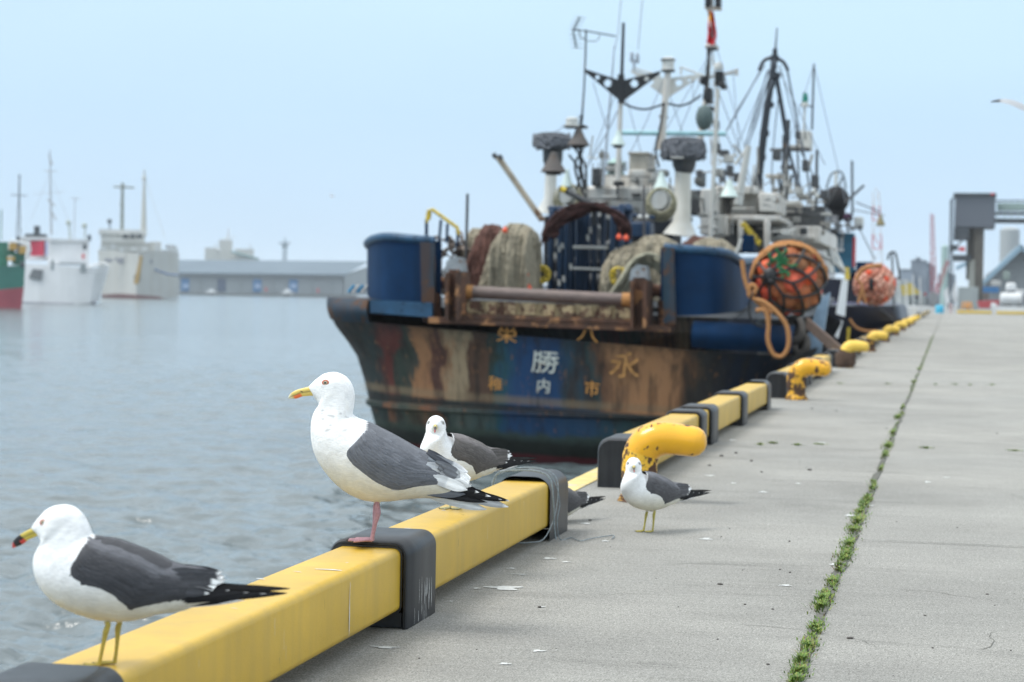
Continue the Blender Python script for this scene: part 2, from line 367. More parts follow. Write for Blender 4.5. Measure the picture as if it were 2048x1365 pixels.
def cap_mesh(y0, y1, solid=False):
    """inverted-U sleeve standing on the quay, rounded shoulders, soft rim"""
    m = MB(); rad = .034; th = .012 if not solid else .03
    def U(w_, top, rd, n=7):
        L = [(w_/2, 0.001)]
        for i in range(n+1):
            a = R(90*i/n); L.append((w_/2-rd+math.cos(a)*rd, top-rd+math.sin(a)*rd))
        for i in range(n+1):
            a = R(90+90*i/n); L.append((-w_/2+rd+math.cos(a)*rd, top-rd+math.sin(a)*rd))
        L.append((-w_/2, 0.001)); return L
    o_, i_ = U(CW, CT, rad), U(CW-2*th, CT-th, rad-th if rad > th else .004)
    om, im = U(CW-.008, CT-.004, rad-.004), U(CW-2*th+.006, CT-th+.003, max(rad-th+.003, .004))
    rows = [[(BXC+x, y, z) for x, z in s_] for s_, y in ((im, y0), (om, y0), (o_, y0+.006), (o_, y1-.006), (om, y1), (im, y1), (i_, y1-.004), (i_, y0+.004), (im, y0))]
    m.grid(rows)
    return m
def end_cap(y0, y1, flip=False):
    """closed end block with rounded nose"""
    m = MB(); rows = []
    ps = [(y0, .80), (y0+.012, .93), (y0+.035, 1.0), (y1, 1.0)] if not flip else [(y0, 1.0), (y1-.035, 1.0), (y1-.012, .93), (y1, .80)]
    for (y, k) in ps:
        L = []; w_, top, rd = CW*.90*(.5+.5*k), CT-(1-k)*.05, .048
        L.append((w_/2, .001))
        for i in range(8): a = R(90*i/7); L.append((w_/2-rd+math.cos(a)*rd, top-rd+math.sin(a)*rd))
        for i in range(8): a = R(90+90*i/7); L.append((-w_/2+rd+math.cos(a)*rd, top-rd+math.sin(a)*rd))
        L.append((-w_/2, .001)); rows.append([(BXC+x, y, z) for x, z in L])
    m.grid(rows); n = len(rows[0])
    e_ = 0 if not flip else len(m.v)-n
    m.f.append(tuple(e_+i for i in range(n))); m.m.append(0); m.sm.append(False)
    return m
def run(y0, caps, label):
    """caps: list of (start, end, kind) — beams fill the gaps between caps"""
    t = thing('kerb_barrier', (BXC, y0, 0), label, 'kerb barrier', 'yellow kerb barriers along the quay edge')
    for i, (a, b, k) in enumerate(caps):
        if k == 'sleeve':
            cap_mesh(a, b).build('sleeve', M_cap, t)
            g = MB(); rr = []
            for yy in (a-.004, b+.004):                # black rubber lining showing at both mouths
                s1 = [(x*1.0, z) for x, z in rsec(CW-.022, BH+.010, .02)]; s2 = rsec(BW+.002, BH+.002, .017)
                rows = [[(BXC+x, yy, BZ+BH/2+z) for x, z in s1], [(BXC+x, yy, BZ+BH/2+z) for x, z in s2]]
                g.grid(rows, wrap=True)
            g.box((BXC, (a+b)/2, BZ/2), (CW-.03, b-a-.02, BZ-.006))
            g.build('gasket', M_blk, t)
        else: end_cap(a, b, flip=(k == 'far')).build('end_cap', M_cap, t)
        if i+1 < len(caps): beam_mesh(b-.10 if k != 'near' else b-.01, caps[i+1][0]+.10).build('beam', M_yel, t)
    return t
YC = lambda px: XF*F/1.0               # (unused)
def Yof(px, py=None):                   # depth at which the quay-side face of the sleeves passes photo column px
    lo, hi = 1.0, 400.0
    for _ in range(60):
        mid = (lo+hi)/2; v = CAMR.transposed() @ (Vector((XF, mid, .1))-CAM)
        if CX-F*v.x/v.z < px: lo = mid
        else: hi = mid
    return lo
y1a, y1b = Yof(811), Yof(869); y2a, y2b = Yof(1103), Yof(1142)
y0b = G(200, 1331, CT).y
print('Y', y0b, y1a, y1b, y2a, y2b)

run(y0b-.3, [(.7, .98, 'sleeve'), (y0b-.30, y0b, 'sleeve'), (y1a, y1b, 'sleeve'), (y2a, y2b, 'far')], 'nearest yellow kerb barrier, carrying three gulls and a rope-wrapped end')
PER = Yof(1560)-Yof(1262)
r2 = [(Yof(1278), Yof(1278)+.28, 'near'), (Yof(1402), Yof(1402)+.22, 'sleeve'), (Yof(1402)+.42, Yof(1402)+.72, 'sleeve'), (Yof(1485), Yof(1485)+.28, 'sleeve'), (Yof(1537), Yof(1537)+.3, 'far')]
lab = ['second yellow kerb barrier, behind the nearest bollard', 'third yellow kerb barrier, behind the rust-flaked second bollard', 'fourth yellow kerb barrier, beside the bollard with the mooring strap',
       'fifth yellow kerb barrier along the quay from the camera', 'sixth yellow kerb barrier along the quay from the camera', 'seventh yellow kerb barrier along the quay from the camera', 'eighth yellow kerb barrier along the quay from the camera']
PER = 7.35
for k in range(7): run(r2[0][0]+PER*k, [(a+PER*k, b+PER*k, c) for a, b, c in r2], lab[k])
y_ = r2[0][0]+PER*7; k = 0
while y_ < YEND-6:
    run(y_, [(a-r2[0][0]+y_, b-r2[0][0]+y_, c) for a, b, c in (r2[0], r2[4])], ['yellow kerb barrier far down the quay', 'distant yellow kerb barrier far down the quay'][0]); y_ += PER; k += 1
def stain(parent, name, pts, mt, nrm, w_=.004, th=.0012):
    """thin raised splash following a surface"""
    m = MB(); n = len(pts); rr_ = random.Random(len(pts)*7+int(abs(pts[0][1])*100)); vs = []
    nrm = Vector(nrm)
    for i, p_ in enumerate(pts):
        p_ = Vector(p_); t_ = (Vector(pts[min(i+1, n-1)])-Vector(pts[max(i-1, 0)])).normalized(); s_ = nrm.cross(t_).normalized()
        k_ = w_*(.55+.9*rr_.random())*(.35 if i in (0, n-1) else 1); vs += [p_+s_*k_+nrm*th, p_-s_*k_+nrm*th]
    m.add(vs, [(2*i, 2*i+1, 2*i+3, 2*i+2) for i in range(n-1)], 0, smooth=False); return m.build(name, mt, parent)
M_chip = mat('chip_white', (.62, .63, .62), .7, noise=(200, .3))
t0 = bpy.data.objects['kerb_barrier']; fx = BXC+BW/2; tz = BZ+BH; r = random.Random(5)
yd = G(772, 1215, .1).y*.985
stain(t0, 'dropping_run', [(fx-.075, yd+.01, tz), (fx-.04, yd+.012, tz), (fx-.018, yd+.006, tz)], M_chip, (0, 0, 1), .006)
stain(t0, 'dropping_run', [(fx, yd+.003, tz-.02), (fx, yd, tz-.05), (fx, yd+.001, tz-.09), (fx, yd, tz-.128)], M_chip, (1, 0, 0), .0022)
for k_ in range(26):
    y = 2.9+r.random()*3.4
    if y1a-.03 < y < y1b+.03: continue
    if r.random() < .5: q0 = fx-.02-r.random()*.11; L0 = .006+r.random()*.018; stain(t0, 'dropping_fleck', [(q0, y, tz), (q0-L0*.5, y+L0*.3, tz), (q0-L0, y+L0*.4, tz)], M_chip if r.random() < .7 else M_joint, (0, 0, 1), .0015+.003*r.random())
    else: z0 = BZ+.03+r.random()*.09; stain(t0, 'scratch', [(fx, y, z0), (fx, y+.001, z0-.012-r.random()*.03)], r.choice([M_joint, M_chip, M_chip]), (1, 0, 0), .0008+.0008*r.random())
for k_ in range(16):
    y = y1a+.02+r.random()*(y1b-y1a-.04); z0 = .02+r.random()*.10; stain(t0, 'scratch', [(BXC+CW/2, y, z0), (BXC+CW/2, y+.002, z0-.01-r.random()*.04), (BXC+CW/2, y, max(.004, z0-.02-r.random()*.05))], M_chip, (1, 0, 0), .0007+.0012*r.random())
# ======================= bollards =======================
M_bol = mat('bollard_paint', (.80, .40, .010), .30, noise=(6, .10), rust=(17, .585, (.075, .035, .022)), spec=.5, coat=.25, bump=(30, .15, .002))
M_bolr = mat('bollard_rusty', (.74, .38, .02), .5, noise=(6, .10), rust=(17, .46, (.075, .04, .025)), bump=(30, .3, .003))
M_bolp = mat('bollard_flaking', (.86, .50, .04), .4, noise=(6, .10), rust=(24, .47, (.09, .045, .028)), bump=(40, .3, .003))
def bollard(c, label, n1=M_bol, s_=1.0, base=M_bolp):
    """neck rising from a base flange and bending over into a long rounded horn towards the land"""
    c = (c[0], c[1]); t = thing('bollard', (c[0], c[1], 0), label, 'bollard', 'yellow bent mooring bollards along the quay')
    def pt(x, z): return (c[0]+x*s_, c[1], z*s_)
    path = [(-.030, .09), (-.032, .13), (-.030, .165), (-.020, .195), (.000, .222), (.030, .238), (.070, .243), (.115, .240), (.155, .236), (.185, .232), (.205, .229), (.218, .227), (.2235, .2265)]
    rad = [.068, .068, .068, .069, .069, .067, .063, .060, .059, .056, .046, .028, .006]
    from_ = [Vector(pt(*p)) for p in path]
    # subdivide smoothly
    P2, R2 = [], []
    for i in range(len(from_)-1):
        for q_ in range(3):
            k_ = q_/3; P2.append(from_[i].lerp(from_[i+1], k_)); R2.append((rad[i]*(1-k_)+rad[i+1]*k_)*s_)
    P2.append(from_[-1]); R2.append(rad[-1]*s_)
    m = MB(); k0 = 8; m.tube(P2[k0:], R2[k0:], 28); m.ball(pt(-.030, .222), .050*s_, 20, sc=(1, 1, .75)); m.build('horn', n1, t)
    m = MB(); m.tube(P2[:k0+1], [x*.999 for x in R2[:k0+1]], 28); m.build('neck_bend', base, t)
    m = MB(); m.lathe((c[0]-.026*s_, c[1], 0), [(.080*s_, .001), (.079*s_, .02*s_), (.068*s_, .03*s_), (.064*s_, .05*s_), (.0655*s_, .0905*s_)], 28); m.build('neck', base, t)
    m = MB(); m.lathe((c[0]-.026*s_, c[1], 0), [(.088*s_, .001), (.088*s_, .004*s_), (.084*s_, .006*s_), (.03, .006*s_)], 28)
    for k_ in range(6):
        a = k_*math.pi/3+.3; m.lathe((c[0]-.026*s_+math.cos(a)*.076*s_, c[1]+math.sin(a)*.076*s_, .0055*s_), [(.009*s_, 0), (.009*s_, .005*s_), (.007*s_, .007*s_)], 6)
    m.build('base_flange', mat('bollard_flange', (.60, .34, .06), .7, rust=(14, .47, (.11, .06, .035)), noise=(10, .2)), t)
    return t
b1 = G(1294, 1003)
BX = b1.x; BY = b1.y
bollard((BX, BY), 'nearest bent bollard, bright yellow with rust chips, behind the standing gull', s_=.94)
names = ['second bollard, its neck flaked to brown rust, behind the longest barrier run', 'third bollard, very rusty neck with a dark mooring strap on it', 'fourth bollard down the quay with a brown rusted neck',
         'fifth bollard down the quay from the camera', 'sixth bollard down the quay from the camera', 'seventh bollard down the quay from the camera', 'eighth bollard down the quay from the camera', 'ninth bollard down the quay from the camera']
b2 = G(1600, 800); PB = 7.35
M_brust = mat('rust_brown', (.085, .045, .03), .85, noise=(12, .35), rust=(14, .6, (.55, .30, .05)))
for k in range(8):
    x, y = (b2.x, b2.y+PB*k)
    bollard((x, y), names[k], n1=M_bol if k == 0 else mat('bollard_worn', (.78, .52, .08), .5, noise=(8, .15), rust=(10, .64, (.3, .2, .1))), s_=1.0, base=M_bolr if k == 0 else M_brust)
# rope on the first barrier end
M_rope = mat('grey_rope', (.22, .26, .28), .9, noise=(150, .35), bump=(300, .6, .002))
rp = MB(); r = random.Random(8)
def curve(pts, n=8, closed=False):
    pts = [Vector(p) for p in pts]; L = []; m = len(pts)
    for i in range(m-1 if not closed else m):
        p0, p1, p2, p3 = (pts[max(i-1, 0)], pts[i], pts[min(i+1, m-1)], pts[min(i+2, m-1)]) if not closed else (pts[i-1], pts[i], pts[(i+1) % m], pts[(i+2) % m])
        for k in range(n):
            t = k/n; L.append(.5*((2*p1)+(p2-p0)*t+(2*p0-5*p1+4*p2-p3)*t*t+(3*p1-p0-3*p2+p3)*t**3))
    if not closed: L.append(pts[-1])
    return L
ye = y2a-.012
rp.tube(curve([(BXC-.09, ye, .02), (BXC-.098, ye-.005, .12), (BXC-.08, ye-.01, .196), (BXC-.02, ye-.012, .211), (BXC+.05, ye-.01, .209), (BXC+.085, ye-.012, .185), (BXC+.094, ye-.01, .12), (BXC+.096, ye, .05), (BXC+.10, ye+.01, .008)]), .0026, 7)
rp.tube(curve([(BXC-.095, ye+.02, .10), (BXC-.085, ye+.02, .19), (BXC-.03, ye+.015, .214), (BXC+.06, ye+.025, .210), (BXC+.092, ye+.03, .17), (BXC+.10, ye+.06, .11), (BXC+.099, ye+.03, .06), (BXC+.105, ye+.05, .004), (BXC+.13, ye+.10, .004), (BXC+.17, ye+.03, .004), (BXC+.19, ye+.09, .005), (BXC+.24, ye+.20, .004), (BXC+.25, ye+.12, .004)]), .0016, 6)
rp.tube(curve([(BXC-.09, ye+.04, .19), (BXC-.02, ye+.045, .214), (BXC+.05, ye+.05, .212), (BXC+.093, ye+.05, .18), (BXC+.096, ye+.02, .09), (BXC+.08, ye-.06, .02), (BXC+.05, ye-.12, .012), (BXC+.02, ye-.2, .02)]), .0018, 6)
rope = rp.build('rope', M_rope, loc=(BXC, ye, 0)); tag(rope, 'frayed pale blue-grey rope wound over the near barrier end and trailing on the concrete', 'rope')
# ======================= water =======================
def water():
    nr = 1500; th = np.concatenate([np.linspace(R(-50), R(-8), 30)[:-1], np.linspace(R(-8), R(33), 620), np.linspace(R(33), R(85), 40)[1:]]); na = len(th)
    rr = np.concatenate([np.geomspace(3.5, 120, 1150)[:-1], np.geomspace(120, 9000, nr-1149)])   # angle from +Y towards -X
    T, Q = np.meshgrid(th, rr); X = -np.sin(T)*Q; Y = np.cos(T)*Q; Z = np.zeros_like(X)
    rs = np.random.RandomState(4); step = np.maximum(Q*np.log(120/3.5)/1150, Q*R(41)/620)*(1+4*(Q > 120))
    gu = .55+.75*np.clip(.5+.35*np.sin(X*.21+Y*.05+1)+.3*np.sin(Y*.13-X*.07), 0, 1)
    for i in range(130):
        lam = .14*(14**rs.rand()); k = 2*np.pi/lam; a = rs.normal(R(80), .9)
        amp = .0036*lam**.45*rs.uniform(.5, 1.2)
        ph = rs.rand()*6.28; arg = k*(X*np.cos(a)+Y*np.sin(a))+ph
        fade = np.clip((lam/step-2.5)/3, 0, 1)*np.clip((118-Q)/80, 0, 1)
        s = np.sin(arg); Z += gu*amp*fade*(s+.32*np.cos(2*arg))
    gust = 1.0
    # calm out far
    v = np.stack([X, Y, Z*gust+WATER], -1).reshape(-1, 3)
    i = np.arange(nr-1)[:, None]*na+np.arange(na-1)[None, :]; i = i.ravel()
    f = np.stack([i, i+1, i+1+na, i+na], 1)
    me = bpy.data.meshes.new('water'); me.vertices.add(len(v)); me.vertices.foreach_set('co', v.ravel())
    me.loops.add(f.size); me.loops.foreach_set('vertex_index', f.ravel()); me.polygons.add(len(f))
    me.polygons.foreach_set('loop_start', np.arange(len(f))*4); me.polygons.foreach_set('loop_total', np.full(len(f), 4)); me.polygons.foreach_set('use_smooth', np.ones(len(f), bool)); me.update(calc_edges=True)
    m = bpy.data.materials.new('harbour_water'); m.use_nodes = True; t = m.node_tree; t.nodes.clear(); L = t.links.new
    b = N(t, 'ShaderNodeBsdfPrincipled', Roughness=.11, IOR=1.55); b.inputs['Base Color'].default_value = (.10, .128, .135, 1)
    o = N(t, 'ShaderNodeOutputMaterial'); L(b.outputs[0], o.inputs[0]); tcn = N(t, 'ShaderNodeTexCoord')
    mpn = N(t, 'ShaderNodeMapping'); mpn.inputs['Scale'].default_value = (.55, 1, 1); mpn.inputs['Rotation'].default_value = (0, 0, R(-12)); L(tcn.outputs['Object'], mpn.inputs[0])
    n1 = N(t, 'ShaderNodeTexNoise', Scale=5.0, Detail=4.0, Roughness=.5); L(mpn.outputs[0], n1.inputs[0])
    n2 = N(t, 'ShaderNodeTexNoise', Scale=.9, Detail=3.0, Roughness=.5); L(mpn.outputs[0], n2.inputs[0])
    b1_ = N(t, 'ShaderNodeBump', Strength=.6, Distance=.09); L(n1.outputs[0], b1_.inputs['Height'])
    b2_ = N(t, 'ShaderNodeBump', Strength=.6, Distance=.30); L(n2.outputs[0], b2_.inputs['Height']); L(b1_.outputs[0], b2_.inputs['Normal']); L(b2_.outputs[0], b.inputs['Normal'])
    me.materials.append(m); ob = bpy.data.objects.new('water', me); C.collection.objects.link(ob)
    tag(ob, 'rippled grey-blue harbour water', kind='structure')
water()
# ======================= gulls =======================
def cat_interp(xs, n):
    """Catmull-Rom resample rows of xs (list of tuples) to n samples by chord length"""
    A = np.array(xs, float); m = len(A); d = np.concatenate([[0], np.cumsum(np.linalg.norm(np.diff(A[:, :4], axis=0), axis=1))])
    t = np.linspace(0, d[-1], n); out = []
    for q_ in t:
        i = min(max(np.searchsorted(d, q_)-1, 0), m-2); u = (q_-d[i])/(d[i+1]-d[i])
        p0, p1, p2, p3 = A[max(i-1, 0)], A[i], A[i+1], A[min(i+2, m-1)]
        m1 = (p2-p0)/max(d[min(i+1, m-1)]-d[max(i-1, 0)], 1e-6)*(d[i+1]-d[i]); m2 = (p3-p1)/max(d[min(i+2, m-1)]-d[i], 1e-6)*(d[i+1]-d[i])
        out.append((2*u**3-3*u**2+1)*p1+(u**3-2*u**2+u)*m1+(-2*u**3+3*u**2)*p2+(u**3-u**2)*m2)
    return np.array(out)
WHITE = (.86, .87, .87)
def mixc(a, b, t): return tuple(a[i]*(1-t)+b[i]*t for i in range(3))
M_plume = None
def plume_mat():
    m = bpy.data.materials.new('plumage'); m.use_nodes = True; t = m.node_tree; t.nodes.clear(); L = t.links.new
    b = N(t, 'ShaderNodeBsdfPrincipled', Roughness=.78); b.inputs['Specular IOR Level'].default_value = .25
    b.inputs['Sheen Weight'].default_value = .08; b.inputs['Sheen Roughness'].default_value = .5
    o = N(t, 'ShaderNodeOutputMaterial'); L(b.outputs[0], o.inputs[0]); an = N(t, 'ShaderNodeAttribute', attribute_name='Col')
    tcn = N(t, 'ShaderNodeTexCoord'); mpn = N(t, 'ShaderNodeMapping'); mpn.inputs['Rotation'].default_value = (0, R(28), 0); mpn.inputs['Scale'].default_value = (.14, 1, 1.0)
    L(tcn.outputs['Object'], mpn.inputs[0])
    n1 = N(t, 'ShaderNodeTexNoise', Scale=420.0, Detail=3.0); L(mpn.outputs[0], n1.inputs[0])
    n2 = N(t, 'ShaderNodeTexNoise', Scale=45.0, Detail=4.0); L(tcn.outputs['Object'], n2.inputs[0])
    def rng(x, a, b2, c, d):
        r = N(t, 'ShaderNodeMapRange')
        for i, v in enumerate((a, b2, c, d)): r.inputs[1+i].default_value = v
        L(x, r.inputs[0]); return r.outputs[0]
    q1 = N(t, 'ShaderNodeMath', operation='MULTIPLY'); L(rng(n1.outputs[0], .3, .7, .92, 1.07), q1.inputs[0]); L(rng(n2.outputs[0], .3, .7, .93, 1.05), q1.inputs[1])
    vm = N(t, 'ShaderNodeVectorMath', operation='SCALE'); L(an.outputs['Color'], vm.inputs[0]); L(q1.outputs[0], vm.inputs['Scale']); L(vm.outputs[0], b.inputs['Base Color'])
    bn = N(t, 'ShaderNodeBump', Strength=.35, Distance=.0012); L(n1.outputs[0], bn.inputs['Height'])
    bn2 = N(t, 'ShaderNodeBump', Strength=.5, Distance=.006); L(n2.outputs[0], bn2.inputs['Height']); L(bn.outputs[0], bn2.inputs['Normal']); L(bn2.outputs[0], b.inputs['Normal'])
    return m
M_plume = plume_mat()
def attr_mat(name, rough, coat=0, noise=None, bump=None, spec=.5): return mat(name, (1, 1, 1), rough, attr=True, coat=coat, noise=noise, bump=bump, spec=spec)
M_horn = attr_mat('bill_horn', .34, .1, noise=(160, .10)); M_leg = attr_mat('leg_skin', .55, 0, noise=(220, .22), bump=(500, .5, .0008)); M_eye = attr_mat('eye_gloss', .08, 1.0)

def gull(loc, yaw, spec, label, name='seagull', twist=0.0, pitch=0.0, legs=True, drop=0.0, tilt=0.0, legflip=1):
    """spec: traced side profile (crop px, y down) of a standing gull facing -u. loc = point under the feet.
    twist turns the head about the neck's vertical axis."""
    k = spec['scale']; u0, w0 = spec['foot']
    S = lambda x, y: ((x-u0)*k, (w0-y)*k)
    rows = [(*S(*d), *S(*v), hw*k) for d, v, hw in spec['sections']]
    A = cat_interp(rows, 130); NB = 56; m = MB()
    nst = spec['neck_i']                       # (section rows whose head part twists, fades out by)
    # convert control index to resampled index
    ctr = np.array(rows); 
    def idx_of(ci): return int(np.argmin(np.linalg.norm(A[:, :4]-ctr[ci, :4], axis=1)))
    i0, i1 = idx_of(nst[0]), idx_of(nst[1]); ax = (A[i1, 0]*.45+A[i1, 2]*.55, 0)
    tw = []
    axu = spec.get('axis', None); axu = S(*axu)[0] if axu else ax[0]
    for i in range(len(A)):
        f = 1.0 if i <= i0 else max(0.0, 1-(i-i0)/(i1-i0)); f = f*f*(3-2*f); tw.append(twist*f)
    pw = (A[i0, 1]+A[i0, 3])/2
    def rotv(p, a):
        if a == 0: return p
        if pitch:
            b_ = pitch*(a/twist if twist else 0); x_, z_ = p[0]-axu, p[2]-pw; p = (axu+x_*math.cos(b_)+z_*math.sin(b_), p[1], pw-x_*math.sin(b_)+z_*math.cos(b_))
        du, dv = p[0]-axu, p[1]; c, s = math.cos(a), math.sin(a)
        return (axu+du*c-dv*s, du*s+dv*c, p[2])
    verts = []; cols = []; samples = []
    rr = random.Random(spec.get('seed', 1))
    zlow = min(A[:, 3]); 
    for i in range(len(A)):
        du, dw, vu, vw, hw = A[i]; c = ((du+vu)/2, (dw+vw)/2); h = ((du-vu)/2, (dw-vw)/2)
        row = []
        for j in range(NB):
            q_ = 2*math.pi*j/NB; cs, sn = math.cos(q_), math.sin(q_); e_ = .92
            cc = math.copysign(abs(cs)**e_, cs); ss = math.copysign(abs(sn)**e_, sn)
            p = (c[0]+h[0]*cc, ss*hw, c[1]+h[1]*cc)
            samples.append((p[0], p[2], abs(p[1]), i)) if sn >= 0 else None
            # feather-level unevenness
            nz_ = mnoise.noise(Vector((p[0]*90, p[1]*90, p[2]*90)))*.0009*spec.get('rough', 1)
            p = (p[0], p[1]*(1+nz_*8), p[2]+nz_)
            col = spec['bodycol'](p[0]/k+u0, w0-p[2]/k, p[1]/k, i)
            row.append(rotv(p, tw[i])); cols.append(col)
        verts.append(row)
    m.grid(verts, 0, cols, wrap=True)
    cen = lambda i: rotv(((A[i][0]+A[i][2])/2, 0, (A[i][1]+A[i][3])/2), tw[i])
    for e_, base in ((0, 0), (len(A)-1, (len(A)-1)*NB)):
        m.add([cen(e_)], [], 0, cols[base]); ci = len(m.v)-1
        for j in range(NB): m.f.append((base+j, base+(j+1) % NB, ci)); m.m.append(0); m.sm.append(True)
    SM = np.array(samples)
    def lat(u, w_):
        """lateral half-width of the body's surface at side-view point"""
        d = (SM[:, 0]-u)**2+(SM[:, 1]-w_)**2; ix = np.argpartition(d, 5)[:5]; wt = 1/(d[ix]+1e-8); v = float((SM[ix, 2]*wt).sum()/wt.sum())
        dm = math.sqrt(d[ix].min()); return max(0, v-dm*.6)
    # --- wings: shells lying on the flanks ---
    W = spec['wing']
    top = cat_interp([(*S(*p), 0, 0) for p in W['top']], 60)[:, :2]; bot = cat_interp([(*S(*p), 0, 0) for p in W['bot']], 60)[:, :2]
    NT = 22
    grids = {}
    vmin = W.get('vmin', (.020, .010))
    base = np.zeros((60, NT+1, 3))
    for i in range(60):
        for j in range(NT+1):
            t = j/NT; tt = t; u = top[i, 0]*(1-tt)+bot[i, 0]*tt; w_ = top[i, 1]*(1-tt)+bot[i, 1]*tt
            # bulge outline rows slightly
            v = lat(u, w_); s_ = i/59
            vm_ = (vmin[0]*(1-s_)+vmin[1]*s_)*math.sin(min(1, t*1.6+.05)*math.pi/2)
            edge = min(1, s_/.10)*1.0
            off = k*(2+16*math.sin(math.pi*min(1, t*.95+.05))**.6)*edge
            base[i, j] = (u, max(v, vm_ if s_ > .35 else 0)+off, w_)
    # smooth the lateral value
    for it in range(6):
        b_ = base[:, :, 1].copy(); b_[1:-1, 1:-1] = (base[:-2, 1:-1, 1]+base[2:, 1:-1, 1]+base[1:-1, :-2, 1]+base[1:-1, 2:, 1]+base[1:-1, 1:-1, 1])/5; base[:, :, 1] = b_
    base[:, 0, 1] *= .55
    def wp(s_, t, off=0.0):
        fi, fj = min(max(s_, 0), 1)*58.999, min(max(t, 0), 1)*(NT-.001); i, j = int(fi), int(fj); a, b2 = fi-i, fj-j
        p = (base[i, j]*(1-a)+base[i+1, j]*a)*(1-b2)+(base[i, j+1]*(1-a)+base[i+1, j+1]*a)*b2
        return Vector((p[0], p[1]+off, p[2]))
    for sg in (-1, 1):
        rows_ = []; cc = []
        for i in range(60):
            row = [(base[i, j, 0], sg*base[i, j, 1], base[i, j, 2]) for j in range(NT+1)]
            # underside return so the shell has thickness
            row += [(base[i, NT, 0], sg*max(0, base[i, NT, 1]-k*9), base[i, NT, 2]+k*1.5), (base[i, NT-3, 0], sg*max(0, base[i, NT-3, 1]-k*12), base[i, NT-3, 2])]
            rows_.append(row)
            for j in range(NT+3): cc.append(spec['wingcol'](i/59, min(j, NT)/NT))
        m.grid(rows_, 0, cc)
        # overlapping contour feathers
        fr = random.Random(spec.get('seed', 1)*7+sg)
        def feather(s0, t0, ds, wt, lift, col, tip=None, tipk=.8, dt=0.0):
            n = 7; vs = []; cs = []
            for a in range(n+1):
                x = a/n; hw2 = wt*math.sin(math.pi*(.10+.80*min(1, x*1.08)**.8))**.7*(1 if x < .85 else math.sqrt(max(0.02, 1-((x-.85)/.15)**2)))
                for b2 in (-1, -.5, 0, .5, 1):
                    sx = s0+ds*x; tx = t0+dt*x+hw2*b2
                    p = wp(sx, tx, k*(lift*(.25+.9*x)+.9*(1-b2*b2)))
                    vs.append((p.x, sg*p.y, p.z)); c_ = col if tip is None or x < tipk else tip
                    sh = 1.0+(.16 if abs(b2) == 1 else 0)-(.10 if b2 == 0 else 0)+(.22 if x > .9 else 0)
                    cs.append(tuple(q*sh for q in c_))
            fs = [(a*5+b2, a*5+b2+1, (a+1)*5+b2+1, (a+1)*5+b2) for a in range(n) for b2 in range(4)]
            m.add(vs, fs, 0, cs)
        for (rows_n, cols_n) in (W.get('rows', (13, 15)),):
            for a in range(cols_n-1, -1, -1):
                for b2 in range(rows_n):
                    s_ = .02+.86*(a+.5*(b2 % 2)+fr.gauss(0, .16))/cols_n; t_ = .03+.92*(b2+.5+fr.gauss(0, .12))/rows_n
                    c0 = spec['wingcol'](min(1, s_+.05), t_); v_ = 1+fr.gauss(0, .10)
                    if s_ < .0 or fr.random() < .08: continue
                    feather(s_, t_, .115+.05*s_, .052*13/rows_n*.9, 1.4+fr.random()*1.6, tuple(q*v_ for q in c0), dt=fr.gauss(.0, .012))
        # blades: primaries, tertials, tail
        for bl in spec['blades']:
            (x0, y0), (x1, y1), wd, v0, v1, col, tip = bl[:7]; tipf = bl[7] if len(bl) > 7 else .86; lo = bl[8] if len(bl) > 8 else 0
            if col is None: continue
            a0, a1 = S(x0, y0), S(x1, y1); d = Vector((a1[0]-a0[0], 0, a1[1]-a0[1])); nrm = Vector((-d.z, 0, d.x)).normalized(); n = 16; vs = []; cs = []
            for a in range(n+1):
                x = a/n; hw2 = wd*k*(min(1, .5+x*2.2))*(1 if x < .6 else max(.04, 1-((x-.6)/.4)**2.0))
                for b2 in (-1, -.55, -.12, .12, .55, 1):
                    vv = (v0*(1-x)+v1*x)*k-abs(b2)**2*k*2.2
                    sag = -lo*k*math.sin(math.pi*x)
                    p = Vector((a0[0], 0, a0[1]))+d*x+nrm*hw2*b2+Vector((0, 0, sag))
                    vs.append((p.x, sg*vv, p.z)); c_ = col
                    if tip is not None and x > tipf and b2 > (-1.1 if len(bl) < 10 else bl[9]): c_ = tip
                    if abs(b2) < .2 and x < .9: c_ = tuple(q*1.35+.004 for q in c_)
                    cs.append(c_)
            fs = [(a*6+b2, a*6+b2+1, (a+1)*6+b2+1, (a+1)*6+b2) for a in range(n) for b2 in range(5)]
            m.add(vs, fs, 0, cs)
    # --- bill ---
    B = spec['bill']; Bs = cat_interp([(*S(*p), *S(*q_), hw*k) for p, q_, hw in B['sections']], 26)
    rows_ = []; cc = []
    for i in range(len(Bs)):
        du, dw, vu, vw, hw = Bs[i]; row = []
        for j in range(24):
            q_ = 2*math.pi*j/24; cs_, sn = math.cos(q_), math.sin(q_)
            p = ((du+vu)/2+(du-vu)/2*cs_, math.copysign(abs(sn)**.8, sn)*hw, (dw+vw)/2+(dw-vw)/2*cs_)
            gape = abs(cs_) < .16 and abs(sn) > .3
            if gape: p = (p[0], p[1]*.86, p[2])
            c_ = B['col'](i/25, cs_)
            if gape: c_ = tuple(x*.45 for x in c_)
            cc.append(c_); row.append(rotv(p, twist))
        rows_.append(row)
    m.grid(rows_, 1, cc, wrap=True)
    bI = len(m.v)-24; m.f.append(tuple(bI+j for j in range(24))); m.m.append(1); m.sm.append(True)
    # nostril slits
    nx, ny = B['nostril']
    for sg in (-1, 1):
        u, w_ = S(nx, ny); hwn = float(np.interp(u, sorted(Bs[:, 0]), Bs[np.argsort(Bs[:, 0]), 4]))
        c_ = rotv((u, sg*hwn*.93, w_), twist); m.ball(c_, k*5.5*B.get('nk', 1), 8, 1, (.03, .025, .02), sc=(1.9, .5, .45), rot=Matrix.Rotation(twist, 3, 'Z') @ Matrix.Rotation(R(20), 3, 'Y'))
